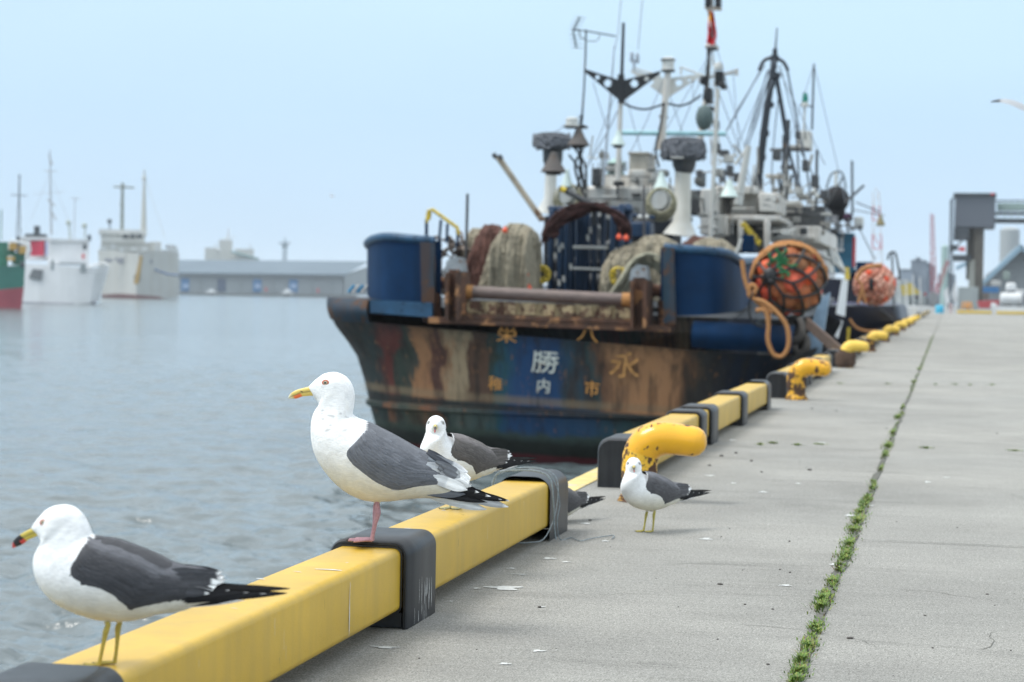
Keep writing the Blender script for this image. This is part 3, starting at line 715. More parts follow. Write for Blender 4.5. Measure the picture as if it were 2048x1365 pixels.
    # --- eyes ---
    ex, ey, er = spec['eye']; u, w_ = S(ex, ey); lv = lat(u, w_)
    for sg in (-1, 1):
        RZ = Matrix.Rotation(twist, 3, 'Z')
        def put(x, y, z): return rotv((x, y, z), twist)
        tilt_ = spec.get('eye_in', .10)
        nrm = Vector((-tilt_*1.6, sg, .12)).normalized()
        cen_ = Vector((u, sg*(lv-er*k*.35), w_))
        def ring(rad, dep, col, sx=1.0):
            a = Vector((1, sg*tilt_*1.6, 0)).normalized(); b2 = nrm.cross(a).normalized(); vs = []
            for j in range(20):
                q_ = 2*math.pi*j/20; p = cen_+a*math.cos(q_)*rad*sx+b2*math.sin(q_)*rad+nrm*dep; vs.append(put(*p))
            return vs
        e_ = er*k
        rings = [(e_*1.85, e_*.15, None), (e_*1.45, e_*.52, 'ring'), (e_*1.12, e_*.60, 'ring'), (e_*1.0, e_*.55, 'iris'), (e_*.55, e_*.86, 'iris'), (e_*.5, e_*.88, 'pup'), (e_*.02, e_*1.0, 'pup')]
        ec = spec['eyecol']; rows_ = []; cc = []; 
        for (ra, de, kk) in rings:
            rows_.append(ring(ra, de, None, 1.22 if kk in (None, 'ring') else 1.0)); cc += [{None: WHITE, 'ring': ec[0], 'iris': ec[1], 'pup': (.004, .004, .004)}[kk]]*20
        m.grid(rows_[:3], 0, cc[:60], wrap=True); m.grid(rows_[2:5], 2, cc[40:100], wrap=True); m.grid(rows_[5:], 2, cc[100:], wrap=True)
    # --- legs ---
    if legs:
        for lg in spec['legs']:
            lg = dict(lg); lg['v'] *= legflip
            pts = [S(*p) for p in lg['pts']]; v = lg['v']*k; col = spec['legcol']
            P_ = [Vector((p[0], v*(1+.0*i), p[1])) for i, p in enumerate(pts)]
            Q_ = curve(P_, 5); rad = np.interp(np.linspace(0, 1, len(Q_)), np.linspace(0, 1, len(lg['rad'])), [x*k for x in lg['rad']])
            m.tube(Q_, list(map(float, rad)), 14, 1+2, col)
            # feathered thigh
            m.ball((P_[0].x+2*k, v*.9, P_[0].z+lg.get('thigh', 14)*k), lg.get('tr', 30)*k, 14, 0, spec.get('thighcol', (.66, .63, .52)), sc=(1.0, .75, 1.15))
            hub = P_[-1]+Vector((0, 0, k*6)); hub.z = 7*k
            fl = lg['foot_len']*k; tips = []
            for j, (ang, ln) in enumerate(((-30, .86), (0, 1.0), (30, .84))):
                a = R(ang)+lg.get('fa', 0); d = Vector((-math.cos(a), math.sin(a), 0)); tp = hub+d*fl*ln; tp.z = 4*k; mid = hub.lerp(tp, .5); mid.z = 8*k
                q2 = curve([hub, hub.lerp(mid, .5)+Vector((0, 0, 2*k)), mid, tp], 4); m.tube(q2, [float(x) for x in np.linspace(lg['toe']*k, lg['toe']*.55*k, len(q2))], 9, 3, col)
                m.tube([tp, tp+d*fl*.06+Vector((0, 0, k)), tp+d*fl*.13-Vector((0, 0, 2*k))], [lg['toe']*.5*k, lg['toe']*.4*k, k*.6], 7, 3, (.03, .028, .028)); tips.append(tp)
            wc = tuple(q_*.92 for q_ in col)
            for a_i in (0, 1):
                A1, A2 = tips[a_i], tips[a_i+1]; mid = (A1+A2)/2; mid = hub.lerp(mid, .88); vs = [hub+Vector((0, 0, k)), A1, hub.lerp(A1, .5)+Vector((0, 0, 2*k)), mid, hub.lerp(A2, .5)+Vector((0, 0, 2*k)), A2]
                m.add(vs, [(0, 2, 3), (0, 3, 4), (2, 1, 3), (4, 3, 5)], 3, wc)
            hp = hub+Vector((fl*.02, 0, 8*k)); m.tube([hp, hp+Vector((fl*.12, 0, -4*k))], [lg['toe']*.5*k, k*1.2], 7, 3, col)
    o = m.build(name, [M_plume, M_horn, M_eye, M_leg], col=True, auto=False)
    o.location = Vector(loc)-Vector((0, 0, drop)); o.rotation_euler = (0, tilt, yaw)
    tag(o, label, 'seagull', 'gulls on and above the quay')
    return o
YAWC = math.atan2((VP[0]-CX), F)
def dep(p): return -(CAMR.transposed() @ (Vector(p)-CAM)).z
KA = dep(G(744, 1083, CT))/F/3.2; KB = dep(G(216, 1332, BZ+BH))/F/3.2
print('K', KA, KB)
# ---- large slate-backed gull (crop px, 3.2 px per photo px, origin 540,720) ----
def bodycol_A(x, y, v, i):
    c = (.86, .87, .87)
    # dirty cream belly
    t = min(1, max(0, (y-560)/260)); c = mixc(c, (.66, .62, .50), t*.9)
    n = mnoise.noise(Vector((x*.06, y*.025, v*.05))); n2 = mnoise.noise(Vector((x*.16, y*.16, v*.16)))
    if 330 < y < 470 and x > 330 and x < 540 and n2 > .36: c = mixc(c, (.30, .29, .28), .55)      # nape flecks
    if 150 < y < 300: c = mixc(c, (.62, .64, .66), max(0, min(.5, n*.8)))
    if y > 300 and n > .25: c = mixc(c, (.62, .60, .54), .22)
    if x > 615 and y < np.interp(x, TAX, TAY)+90: c = SLATE
    return c
SLATE = (.130, .139, .158); TAX = (600, 700, 780, 865, 950, 1100, 1240); TAY = (400, 436, 474, 520, 566, 640, 700)
def wingcol_A(s, t):
    c = SLATE
    if s > .80 and t < .86: c = mixc(SLATE, WHITE, min(1, (s-.80)/.07))
    if t > .955 and s > .45: c = WHITE
    if s < .05: c = mixc(WHITE, SLATE, s/.05)
    return c
BLK = (.012, .012, .014)
specA = dict(scale=KA, foot=(655, 1165), neck_i=(6, 12), seed=2, sections=[
    ((232, 190), (262, 232), 20), ((250, 168), (272, 256), 34), ((285, 134), (290, 276), 52), ((335, 100), (298, 294), 68), ((400, 89), (300, 306), 80), ((455, 104), (290, 318), 86), ((495, 138), (278, 335), 88),
    ((520, 185), (266, 358), 90), ((530, 240), (258, 386), 98), ((526, 300), (253, 420), 112), ((520, 355), (252, 470), 130), ((545, 374), (257, 525), 148), ((600, 394), (270, 585), 165), ((680, 428), (294, 645), 182),
    ((775, 476), (332, 708), 196), ((865, 526), (388, 775), 202), ((950, 580), (458, 838), 198), ((1025, 640), (548, 888), 186), ((1085, 690), (645, 912), 166), ((1135, 735), (765, 908), 140), ((1180, 775), (880, 893), 110), ((1225, 810), (1000, 884), 80), ((1262, 838), (1120, 886), 48), ((1290, 855), (1210, 888), 24)],
    bodycol=bodycol_A, wingcol=wingcol_A,
    wing=dict(top=[(625, 408), (700, 436), (780, 474), (865, 520), (950, 566), (1020, 600), (1100, 640), (1180, 680), (1240, 710), (1278, 745)],
              bot=[(560, 520), (492, 590), (520, 660), (600, 730), (700, 795), (820, 830), (930, 806), (1060, 790), (1170, 795), (1262, 820)], vmin=(.05, .022), rows=(15, 17)),
    blades=[  # (base),(tip), half width, v0, v1, colour, tip colour, tip start, sag
        ((1000, 860), (1385, 952), 30, 30, 14, (.60, .62, .63), None), ((1060, 850), (1330, 925), 34, 22, 8, (.72, .73, .73), None),
        ((1180, 855), (1524, 932), 26, 46, 20, (.36, .37, .38), (.75, .76, .76), .93),
        ((930, 826), (1395, 903), 22, 96, 30, BLK, (.05, .05, .05), .95), ((940, 815), (1250, 850), 36, 110, 62, (.13, .14, .16), None),
        ((1130, 828), (1528, 893), 20, 62, 26, BLK, WHITE, .955), ((1120, 818), (1480, 884), 20, 70, 34, BLK, WHITE, .94), ((1110, 806), (1412, 864), 20, 78, 44, BLK, WHITE, .93), ((1105, 795), (1336, 838), 22, 86, 54, BLK, WHITE, .90),
        ((960, 700), (1286, 800), 44, 120, 66, (.70, .72, .73), WHITE, .5), ((1000, 660), (1282, 755), 36, 112, 58, (.50, .52, .55), WHITE, .55), ((1010, 620), (1262, 716), 26, 96, 46, (.30, .32, .35), (.80, .81, .82), .6),
        ((1040, 740), (1262, 822), 36, 130, 80, (.62, .64, .66), WHITE, .4),
        *[((1060+(k*37) % 60, 640+k*18), (1214+(k*53) % 52, 708+k*13), 19+(k*7) % 8, 128-k*2, 90-k*2, mixc((.17, .18, .20), (.70, .71, .72), max(0, (k-3)*.22)), (.72, .73, .74) if k > 3 else (.40, .42, .44), .80) for k in range(8)], ((1000, 585), (1200, 705), 18, 100, 72, (.09, .095, .11), None)],
    bill=dict(sections=[((258, 180), (286, 240), 26), ((236, 184), (268, 243), 23), ((216, 190), (246, 243), 18), ((190, 197), (215, 246), 15), ((160, 206), (190, 250), 13.5), ((135, 219), (160, 262), 12), ((118, 233), (137, 263), 9), ((108, 249), (118, 263), 5), ((105, 260), (108, 264), 1.5)],
              col=lambda x, c: ((.80, .16, .05) if .50 < x < .80 and c < -.25 else mixc((.70, .52, .13), (.74, .74, .60), max(0, (x-.75)/.25))), nostril=(192, 216)),
    eye=(349, 156, 12.5), eyecol=((.50, .12, .06), (.35, .30, .20)), eye_in=.16,
    legcol=(.42, .225, .255), thighcol=(.70, .67, .57),
    legs=[dict(v=-34, pts=[(684, 900), (688, 945), (690, 985), (676, 1045), (668, 1090), (660, 1130), (655, 1160)], rad=[17, 17, 21, 15, 13, 13, 15], foot_len=150, toe=11, thigh=-4, tr=24),
          dict(v=34, pts=[(680, 900), (672, 940), (672, 985), (668, 1045), (662, 1090), (655, 1130), (650, 1160)], rad=[16, 15, 18, 13, 12, 12, 13], foot_len=145, toe=10, thigh=-4, tr=24)])
# ---- black-tailed gull (crop px, 3.2 per photo px, origin 0,950) ----
DARK = (.056, .058, .065)
def mk_body(dark, mask=False):
    def f(x, y, v, i):
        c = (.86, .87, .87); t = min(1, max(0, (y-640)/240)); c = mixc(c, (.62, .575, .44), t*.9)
        n = mnoise.noise(Vector((x*.05, y*.05, v*.05)))
        if y < 470: c = mixc(c, (.66, .68, .70), max(0, min(.35, n*.6)))
        if mask and abs(v) > 20:
            q_ = ((x-292)/46)**2+((y-306)/26)**2
            if q_ < 1: c = mixc(c, (.30, .30, .30), .75*(1-q_)**.5)
        if x > 600 and y < 420+(x-560)*.40: c = dark
        return c
    return f
def mk_wing(dark, dark2):
    def f(s, t):
        c = mixc(dark2, dark, min(1, max(0, (t-.22)/.12)))
        if s > .90: c = mixc(c, WHITE, min(1, (s-.90)/.05))
        if s < .04: c = mixc(WHITE, c, s/.04)
        return c
    return f
def specB(dark=DARK, dark2=(.115, .12, .135), seed=3, leg=(.42, .33, .055), scale=KB, eye=((.45, .07, .05), (.55, .50, .32)), mask=False):
    return dict(scale=scale, foot=(690, 1225), neck_i=(6, 13), axis=(395, 400), seed=seed, sections=[
    ((190, 352), (222, 384), 20), ((208, 322), (242, 412), 36), ((240, 280), (252, 432), 60), ((285, 236), (258, 446), 80), ((340, 210), (255, 458), 96), ((400, 202), (246, 472), 105), ((458, 214), (230, 490), 108),
    ((508, 248), (217, 512), 106), ((542, 298), (208, 538), 114), ((566, 350), (204, 568), 124), ((585, 388), (206, 602), 136), ((650, 400), (214, 645), 152), ((740, 414), (232, 695), 168),
    ((830, 442), (262, 745), 182), ((920, 474), (306, 795), 190), ((1010, 510), (370, 843), 192), ((1090, 552), (460, 888), 186), ((1150, 590), (565, 922), 172), ((1205, 632), (690, 942), 150), ((1250, 672), (810, 938), 126), ((1300, 712), (910, 920), 100), ((1345, 745), (1010, 890), 74), ((1390, 768), (1120, 862), 48), ((1425, 785), (1230, 830), 26)],
    bodycol=mk_body(dark, mask), wingcol=mk_wing(dark, dark2),
    wing=dict(top=[(560, 392), (640, 398), (730, 410), (820, 436), (910, 468), (1000, 505), (1080, 545), (1170, 572), (1300, 590), (1420, 650)],
              bot=[(520, 500), (470, 600), (490, 650), (560, 690), (660, 722), (760, 775), (850, 846), (960, 822), (1150, 790), (1330, 770)], vmin=(.035, .014), rows=(13, 17)),
    blades=[((900, 880), (1258, 826), 30, 20, 8, (.64, .60, .48), None), ((1000, 850), (1560, 794), 16, 22, 8, (.80, .80, .80), None), ((1050, 830), (1500, 790), 22, 26, 10, BLK, None),
        ((960, 808), (1830, 744), 24, 96, 24, BLK, None, .9, -6), ((980, 790), (1700, 742), 26, 104, 44, BLK, (.5, .5, .5), .985), ((1000, 776), (1590, 735), 26, 112, 56, BLK, (.5, .5, .5), .985),
        ((1020, 765), (1470, 722), 28, 118, 66, BLK, (.7, .7, .7), .97), ((1240, 700), (1848, 714), 20, 60, -14, (.018, .016, .016), None, .9, 8),
        ((1060, 730), (1345, 742), 26, 124, 84, dark, WHITE, .93), ((1000, 750), (1260, 728), 26, 126, 92, dark, WHITE, .93),
        ((1080, 680), (1432, 672), 34, 116, 62, dark, WHITE, .80), ((1100, 600), (1410, 622), 26, 86, 40, tuple(x*1.15 for x in dark), (.75, .76, .77), .93), ((1080, 640), (1425, 650), 30, 104, 52, dark, WHITE, .88)],
    bill=dict(sections=[((210, 340), (250, 404), 26), ((183, 360), (232, 402), 20), ((155, 374), (205, 416), 15), ((125, 392), (172, 430), 13.5), ((98, 412), (140, 455), 12), ((80, 432), (112, 470), 9), ((70, 452), (86, 480), 5.5), ((67, 478), (72, 486), 1.5)],
              col=lambda x, c: (.55, .43, .07) if x < .52 else ((.55, .05, .04) if (c < -.1 and x < .66) or x > .86 else (.015, .012, .012)), nostril=(120, 408)),
    eye=(282, 308, 13 if mask else 12), eyecol=eye, eye_in=.16, legcol=leg, thighcol=(.62, .58, .44),
    legs=[dict(v=-46, pts=[(690, 935), (696, 962), (684, 1000), (668, 1080), (655, 1150), (645, 1195), (640, 1218)], rad=[16, 17, 20, 13, 12, 13, 15], foot_len=135, toe=9.5, thigh=-6, tr=24),
          dict(v=46, pts=[(745, 930), (752, 960), (742, 995), (738, 1080), (732, 1150), (726, 1195), (722, 1218)], rad=[16, 17, 20, 13, 12, 13, 15], foot_len=130, toe=9, thigh=-6, tr=24)])
ZT = CT
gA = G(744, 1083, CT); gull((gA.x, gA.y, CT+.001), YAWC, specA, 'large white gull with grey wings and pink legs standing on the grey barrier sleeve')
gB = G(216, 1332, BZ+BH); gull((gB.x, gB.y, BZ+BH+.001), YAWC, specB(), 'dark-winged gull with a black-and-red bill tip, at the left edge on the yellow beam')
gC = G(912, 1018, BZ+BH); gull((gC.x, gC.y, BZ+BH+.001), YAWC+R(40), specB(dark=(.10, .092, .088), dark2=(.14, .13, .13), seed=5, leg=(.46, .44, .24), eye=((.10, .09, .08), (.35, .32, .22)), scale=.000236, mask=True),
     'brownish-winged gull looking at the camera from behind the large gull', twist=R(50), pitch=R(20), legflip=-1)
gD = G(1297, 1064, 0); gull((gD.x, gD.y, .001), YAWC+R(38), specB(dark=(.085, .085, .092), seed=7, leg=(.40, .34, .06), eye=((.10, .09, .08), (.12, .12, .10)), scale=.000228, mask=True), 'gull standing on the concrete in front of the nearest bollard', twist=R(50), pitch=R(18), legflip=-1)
gE = G(1118, 1046, 0); gull((gE.x-.018, gE.y+.0, .0), YAWC+R(48), specB(dark=(.075, .074, .078), dark2=(.09, .09, .095), seed=9), 'gull lying on the concrete, mostly hidden behind the rope-wrapped barrier end', legs=False, drop=.058, tilt=-R(2))
# ======================= moored stern trawler =======================
YS = 27.0                                 # depth of the transom
M_white = mat('ship_white', (.62, .62, .59), .5, noise=(2.5, .12), streak=(5, .55, (.30, .22, .14)), rust=(5, .68, (.20, .10, .05)))
M_white2 = mat('ship_offwhite', (.56, .58, .56), .5, noise=(3, .12), streak=(4, .4, (.28, .24, .18)))
M_blue = mat('ship_blue', (.004, .028, .080), .65, spec=.12, noise=(1.5, .3), streak=(5, .35, (.006, .016, .03)), rust=(4, .66, (.015, .05, .075)), bump=(3, .3, .02))
M_bluel = mat('ship_blue_rim', (.012, .062, .13), .5, noise=(4, .35), rust=(6, .58, (.012, .03, .05)))
M_bluerust = mat('ship_blue_corroded', (.010, .035, .06), .7, noise=(3, .35), rust=(2.6, .50, (.085, .045, .028)), streak=(7, .8, (.06, .03, .02)), bump=(12, .4, .01))
M_rust = mat('corroded_steel', (.10, .045, .026), .85, noise=(5, .45), rust=(4, .55, (.36, .18, .08)), streak=(6, .6, (.025, .02, .018)), bump=(14, .5, .01))
M_rustc = mat('scaly_cream_steel', (.36, .29, .17), .85, noise=(9, .3), rust=(7, .50, (.11, .06, .04)), bump=(20, .5, .01))
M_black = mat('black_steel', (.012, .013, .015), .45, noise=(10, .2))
M_gunm = mat('dark_grey_steel', (.055, .060, .065), .5, noise=(8, .3), rust=(6, .62, (.15, .10, .07)))
M_dirty = mat('weathered_grey', (.30, .30, .28), .7, noise=(6, .25), streak=(6, .5, (.12, .08, .05)))
M_green = mat('enamel_green', (.30, .46, .42), .35, noise=(8, .15))
M_teal = mat('pale_blue_pipe', (.32, .55, .60), .5, noise=(8, .15))
M_tan = mat('tan_rope', (.42, .20, .075), .9, noise=(40, .25), bump=(120, .6, .004))
M_orange = mat('float_orange', (.72, .10, .04), .5, noise=(8, .2))
M_yel2 = mat('marking_yellow', (.62, .46, .04), .5, noise=(12, .2), rust=(14, .60, (.03, .03, .02)))
M_bstripe = mat('mast_dark', (.022, .028, .038), .45, noise=(6, .3))
def hull_material():
    m = bpy.data.materials.new('weathered_hull'); m.use_nodes = True; t = m.node_tree; t.nodes.clear(); L = t.links.new
    b = N(t, 'ShaderNodeBsdfPrincipled', Roughness=.55); o = N(t, 'ShaderNodeOutputMaterial'); L(b.outputs[0], o.inputs[0])
    tcn = N(t, 'ShaderNodeTexCoord'); sx = N(t, 'ShaderNodeSeparateXYZ'); L(tcn.outputs['Object'], sx.inputs[0])
    def noise(sc, det, scale, rg=.6):
        mpn = N(t, 'ShaderNodeMapping'); mpn.inputs['Scale'].default_value = scale; L(tcn.outputs['Object'], mpn.inputs[0])
        n = N(t, 'ShaderNodeTexNoise', Scale=sc, Detail=det, Roughness=rg); L(mpn.outputs[0], n.inputs[0]); return n.outputs[0]
    def mth(op, a, b2):
        q_ = N(t, 'ShaderNodeMath', operation=op)
        for i, v in enumerate((a, b2)):
            if isinstance(v, (int, float)): q_.inputs[i].default_value = v
            else: L(v, q_.inputs[i])
        return q_.outputs[0]
    def rng(x, a, b2, c, d):
        r_ = N(t, 'ShaderNodeMapRange')
        for i, v in enumerate((a, b2, c, d)): r_.inputs[1+i].default_value = v
        L(x, r_.inputs[0]); return r_.outputs[0]
    def mixr(f, a, b2):
        q_ = N(t, 'ShaderNodeMix', data_type='RGBA'); L(f, q_.inputs[0])
        for i, v in ((6, a), (7, b2)):
            if isinstance(v, tuple): q_.inputs[i].default_value = (*v, 1)
            else: L(v, q_.inputs[i])
        return q_.outputs[2]
    x0, x1 = P(650, 750, 27.4).x, P(1600, 750, 27.4).x
    xr = rng(sx.outputs['X'], x0, x1, 0, 1)
    xd = mth('ADD', xr, mth('MULTIPLY', mth('SUBTRACT', noise(3.2, 6, (1, 1, .22)), .5), .17))
    def ramp(stops):
        r_ = N(t, 'ShaderNodeValToRGB'); e_ = r_.color_ramp.elements
        while len(e_) > 1: e_.remove(e_[0])
        first = True
        for p_, c_ in stops:
            if first: e_[0].position = p_; e_[0].color = (*c_, 1); first = False
            else: q_ = e_.new(p_); q_.color = (*c_, 1)
        return r_
    px = lambda v: (v-650)/950
    dk, dr, dg, tn, cr_, br, tl, bl, nv = (.018, .012, .009), (.10, .022, .016), (.020, .038, .028), (.30, .145, .065), (.34, .25, .15), (.075, .036, .02), (.012, .070, .095), (.007, .050, .145), (.003, .010, .026)
    up = ramp([(px(655), dk), (px(735), (.018, .03, .03)), (px(762), dr), (px(792), dr), (px(802), dg), (px(830), (.04, .04, .03)), (px(838), tn), (px(870), tn), (px(882), (.08, .03, .02)), (px(898), (.08, .03, .02)), (px(906), (.30, .16, .08)), (px(922), cr_), (px(948), cr_), (px(966), br), (px(992), (.10, .05, .028)), (px(1005), dg),
               (px(1020), tl), (px(1060), bl), (px(1135), bl), (px(1165), (.018, .05, .075)), (px(1190), (.03, .022, .02)), (px(1203), (.02, .05, .055)), (px(1222), (.14, .065, .033)), (px(1250), (.30, .15, .07)), (px(1300), (.40, .20, .09)), (px(1352), (.36, .18, .085)), (px(1378), (.12, .06, .03)), (px(1408), (.03, .026, .022)), (px(1460), nv), (px(1600), nv)])
    lo = ramp([(px(655), dg), (px(760), (.02, .035, .033)), (px(775), (.20, .08, .038)), (px(800), (.05, .07, .055)), (px(850), (.09, .07, .04)), (px(870), (.22, .09, .045)), (px(895), (.03, .05, .045)), (px(930), (.09, .11, .09)), (px(975), (.06, .085, .075)), (px(1010), tl), (px(1040), bl),
               (px(1200), (.014, .055, .12)), (px(1260), (.02, .06, .07)), (px(1330), dg), (px(1450), nv), (px(1600), nv)])
    L(xd, up.inputs[0]); L(xd, lo.inputs[0])
    zn = mth('SUBTRACT', sx.outputs['Z'], mth('MULTIPLY', sx.outputs['X'], -.042))      # the ship lists a little
    ZK = P(1120, 820, 27).z+P(1120, 820, 27).x*.042
    zr = mth('SUBTRACT', zn, ZK)                                 # height above the knuckle
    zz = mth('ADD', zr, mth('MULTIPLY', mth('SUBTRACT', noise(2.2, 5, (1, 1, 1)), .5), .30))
    c = mixr(rng(zr, -.02, .02, 0, 1), lo.outputs[0], up.outputs[0])
    c = mixr(mth('MULTIPLY', mth('MULTIPLY', rng(zr, .0, .05, 0, 1), rng(zr, .16, .10, 0, 1)), .55), c, (.26, .19, .11))
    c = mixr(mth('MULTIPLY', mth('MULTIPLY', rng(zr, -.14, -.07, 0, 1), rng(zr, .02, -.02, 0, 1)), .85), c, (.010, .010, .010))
    c = mixr(mth('MULTIPLY', rng(noise(7, 6, (1, 1, .12)), .48, .68, 0, 1), .75), c, (.014, .010, .008))           # run-down grime
    c = mixr(mth('MULTIPLY', rng(noise(15, 4, (1, 1, .3)), .61, .69, 0, 1), .55), c, (.26, .115, .045))           # rust freckles
    c = mixr(mth('MULTIPLY', rng(zz, .80, 1.14, 0, 1), .90), c, (.010, .009, .010))                               # darker towards the top edge, with a ragged border
    c = mixr(mth('MULTIPLY', rng(zz, -.34, -.42, 0, 1), .9), c, (.035, .055, .042))                                # weed line
    c = mixr(rng(zz, -.42, -.52, 0, 1), c, (.010, .014, .011))
    zt = mth('ADD', zr, mth('MULTIPLY', mth('SUBTRACT', noise(5, 3, (1, 1, 1)), .5), .06))
    c = mixr(mth('MULTIPLY', rng(zt, -.66, -.70, 0, 1), .9), c, (.10, .012, .018))
    L(c, b.inputs['Base Color'])
    bn = N(t, 'ShaderNodeBump', Strength=.5, Distance=.02); L(noise(4, 5, (1, 1, .5)), bn.inputs['Height']); L(bn.outputs[0], b.inputs['Normal'])
    L(rng(noise(5, 4, (1, 1, 1)), .3, .7, .5, .8), b.inputs['Roughness'])
    return m
LEV = [  # left (px, py), right (px, py), depth offset of the stern face
    ((663, 634), (1586, 712), 0.00), ((672, 654), (1580, 724), .05), ((692, 682), (1568, 742), .10), ((710, 712), (1558, 762), .14), ((722, 756), (1550, 790), .18), ((731, 797), (1546, 826), .20), ((729, 800), (1549, 829), .08), ((731, 808), (1548, 837), .08), ((734, 813), (1544, 842), .20),
    ((742, 850), (1538, 880), .26), ((750, 900), (1530, 935), .42), ((757, 950), (1520, 985), .75), ((775, 1010), (1500, 1040), 1.6), ((800, 1060), (1480, 1080), 3.0)]
def plan(u, rad=1.5, flat=.72):
    """u in 0..1 from stern centre to forward end → (lateral fraction, depth)"""
    if u <= .5:
        a = u/.5*math.pi/2; return (math.sin(a)**.86, rad*(1-math.cos(a)**.8) if math.cos(a) > 1e-6 else rad)
    v = (u-.5)/.5; return (1-.0*v if v < .5 else 1-((v-.5)/.5)**2*.9, rad+v*26)
def hull_row(lv, z_extra=0, scale=1.0, n=26, dy=0.0):
    (l, r_, off) = lv; Lp = P(l[0], l[1], YS+1.3); Rp = P(r_[0], r_[1], YS+1.3); c = (Lp+Rp)/2; h = (Rp-Lp)/2*scale
    us = [1.0, .9, .8, .7, .62, .56]+[.5-.5*i/n for i in range(n)]+[0]; row = []
    for sg, seq in ((-1, us), (1, us[::-1][1:])):
        for u in seq:
            s_, d_ = plan(u); row.append(Vector((c.x+h.x*sg*s_, YS+off+d_+dy, c.z+h.z*sg*s_+z_extra+(.9*max(0, (u-.6)/.4)**1.5))))
    return row
tr = thing('trawler', (P(1123, 800, YS).x, YS+14, WATER), 'rusty blue stern trawler with orange rust-streaked transom moored at the quay', 'trawler')
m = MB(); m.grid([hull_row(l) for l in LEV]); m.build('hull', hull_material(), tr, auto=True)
for xw in (772, 866, 960, 1046, 1150, 1236, 1318, 1404):
    pass
def stern_y(px_, py_):
    """depth of the hull surface at a photo point on the transom"""
    for a, b in zip(LEV[:-1], LEV[1:]):
        ya = (a[0][1]+a[1][1])/2; yb = (b[0][1]+b[1][1])/2
        if ya <= py_ <= yb:
            k_ = (py_-ya)/(yb-ya); off = a[2]*(1-k_)+b[2]*k_; c = (a[0][0]+a[1][0])/2; h = (a[1][0]-a[0][0])/2
            s_ = min(.999, abs(px_-c)/h); q_ = math.asin(s_**(1/.86)); return YS+off+1.5*(1-math.cos(q_)**.8)
    return YS
# flared deck-edge band (sponson) round the stern: corroded to port, blue to starboard
LT = ((656, 594), (1594, 652), -.05); LB = ((662, 638), (1588, 706), .0)
def band(seg, name, mt, bulge=.10, top=LT, bot=LB, flatdeck=.55):
    rows = []
    for k_ in range(9):
        f = k_/8; lv = tuple((top[i][0]*(1-f)+bot[i][0]*f, top[i][1]*(1-f)+bot[i][1]*f) for i in (0, 1)); rows.append(hull_row((*lv, -bulge*math.sin(math.pi*f))))
    deck = hull_row((top[0], top[1], .0)); inner = [Vector((p.x+(cx_-p.x)*.18, p.y+flatdeck, p.z+.0)) for p in deck for cx_ in (P(1123, 600, YS).x,)]
    rows = [inner, deck]+rows; n = len(rows[0]); a, b = int(seg[0]*n), int(seg[1]*n)
    m = MB(); m.grid([r_[a:b] for r_ in rows]); return m.build(name, mt, tr)
band((0, .315), 'rubbing_band', M_bluerust); 
band((.655, .885), 'rubbing_band', M_blue, .16)
# ledge plates below the roller
m = MB()
def quad_y(pts, Y0, th, mi=0, mb=None):
    (mb or m).slab([P(x, y, Y0) for x, y in pts], (0, th, 0), mi)
quad_y([(866, 634), (1345, 652), (1345, 664), (866, 646)], YS+.05, .5)
quad_y([(930, 628), (1272, 640), (1272, 648), (930, 636)], YS-.06, .3)
m.build('sill', M_rust, tr)
m = MB(); quad_y([(925, 600), (1272, 614), (1272, 642), (925, 630)], YS+.22, .2)
for i in range(9): x = 935+i*38; quad_y([(x, 603+.04*(x-925)), (x+22, 604+.04*(x-925)), (x+22, 626+.035*(x-925)), (x, 625+.035*(x-925))], YS+.09, .06)
m.build('ledge_plate', M_rustc, tr)
m = MB(); m.cyl(P(930, 584, YS+.12), P(1268, 601, YS+.12), .088, n=28); m.build('stern_roller', mat('roller_steel', (.13, .095, .085), .5, noise=(9, .3), streak=(5, .3, (.2, .15, .12)), aniso=(1, 4, 4), bump=(25, .4, .006)), tr)
for A_, B_ in (((929, 584), (947, 585)), ((1245, 600), (1269, 601))): m = MB(); m.cyl(P(*A_, YS+.12), P(*B_, YS+.12), .098, n=24); m.build('roller_collar', mat('orange_primer', (.42, .20, .06), .7, noise=(15, .3), rust=(12, .6, (.12, .06, .03))), tr)
# roller posts with arched gallows legs
for (xa, xb, yt, yb, xo, nm) in ((902, 928, 540, 640, 872, 'port'), (1268, 1298, 556, 655, 1326, 'starboard')):
    m = MB(); m.slab([P(xa+4, yt, YS+.1), P(xb-4, yt, YS+.1), P(xb, yb, YS+.1), P(xa, yb, YS+.1)], (0, .5, 0))
    for x in (xa, xb-5): m.slab([P(x, yt+6, YS-.05), P(x+6, yt+6, YS-.05), P(x+6, yb, YS-.05), P(x, yb, YS-.05)], (0, .7, 0))
    m.build('roller_post', M_rust, tr)
    m = MB(); cx_ = (xa+xb)/2; m.slab([P(cx_-22, yt+6, YS+.1), P(cx_-18, yt-16, YS+.1), P(cx_-6, yt-26, YS+.1), P(cx_+12, yt-24, YS+.1), P(cx_+16, yt+4, YS+.1)], (0, .25, 0)); m.build('post_cap', mat('post_cap_grey', (.26, .29, .31), .5, noise=(9, .25), rust=(8, .6, (.15, .09, .06))), tr)
    m = MB(); s_ = 1 if xo > xa else -1
    arch = [P(xo+s_*14, yb+4, YS+.35), P(xo+s_*14, yb-50, YS+.35), P(xo+s_*10, yb-66, YS+.35), P((xo+cx_)/2+s_*4, yb-74, YS+.35), P(cx_+s_*10, yb-62, YS+.35), P(cx_+s_*8, yb+2, YS+.35)]
    m.tube(curve(arch, 5), .085, 12); m.tube([P(xo, yb+2, YS+.2), P(xo, yb-52, YS+.25)], .075, 10); m.build('gallows_leg', M_rust, tr)
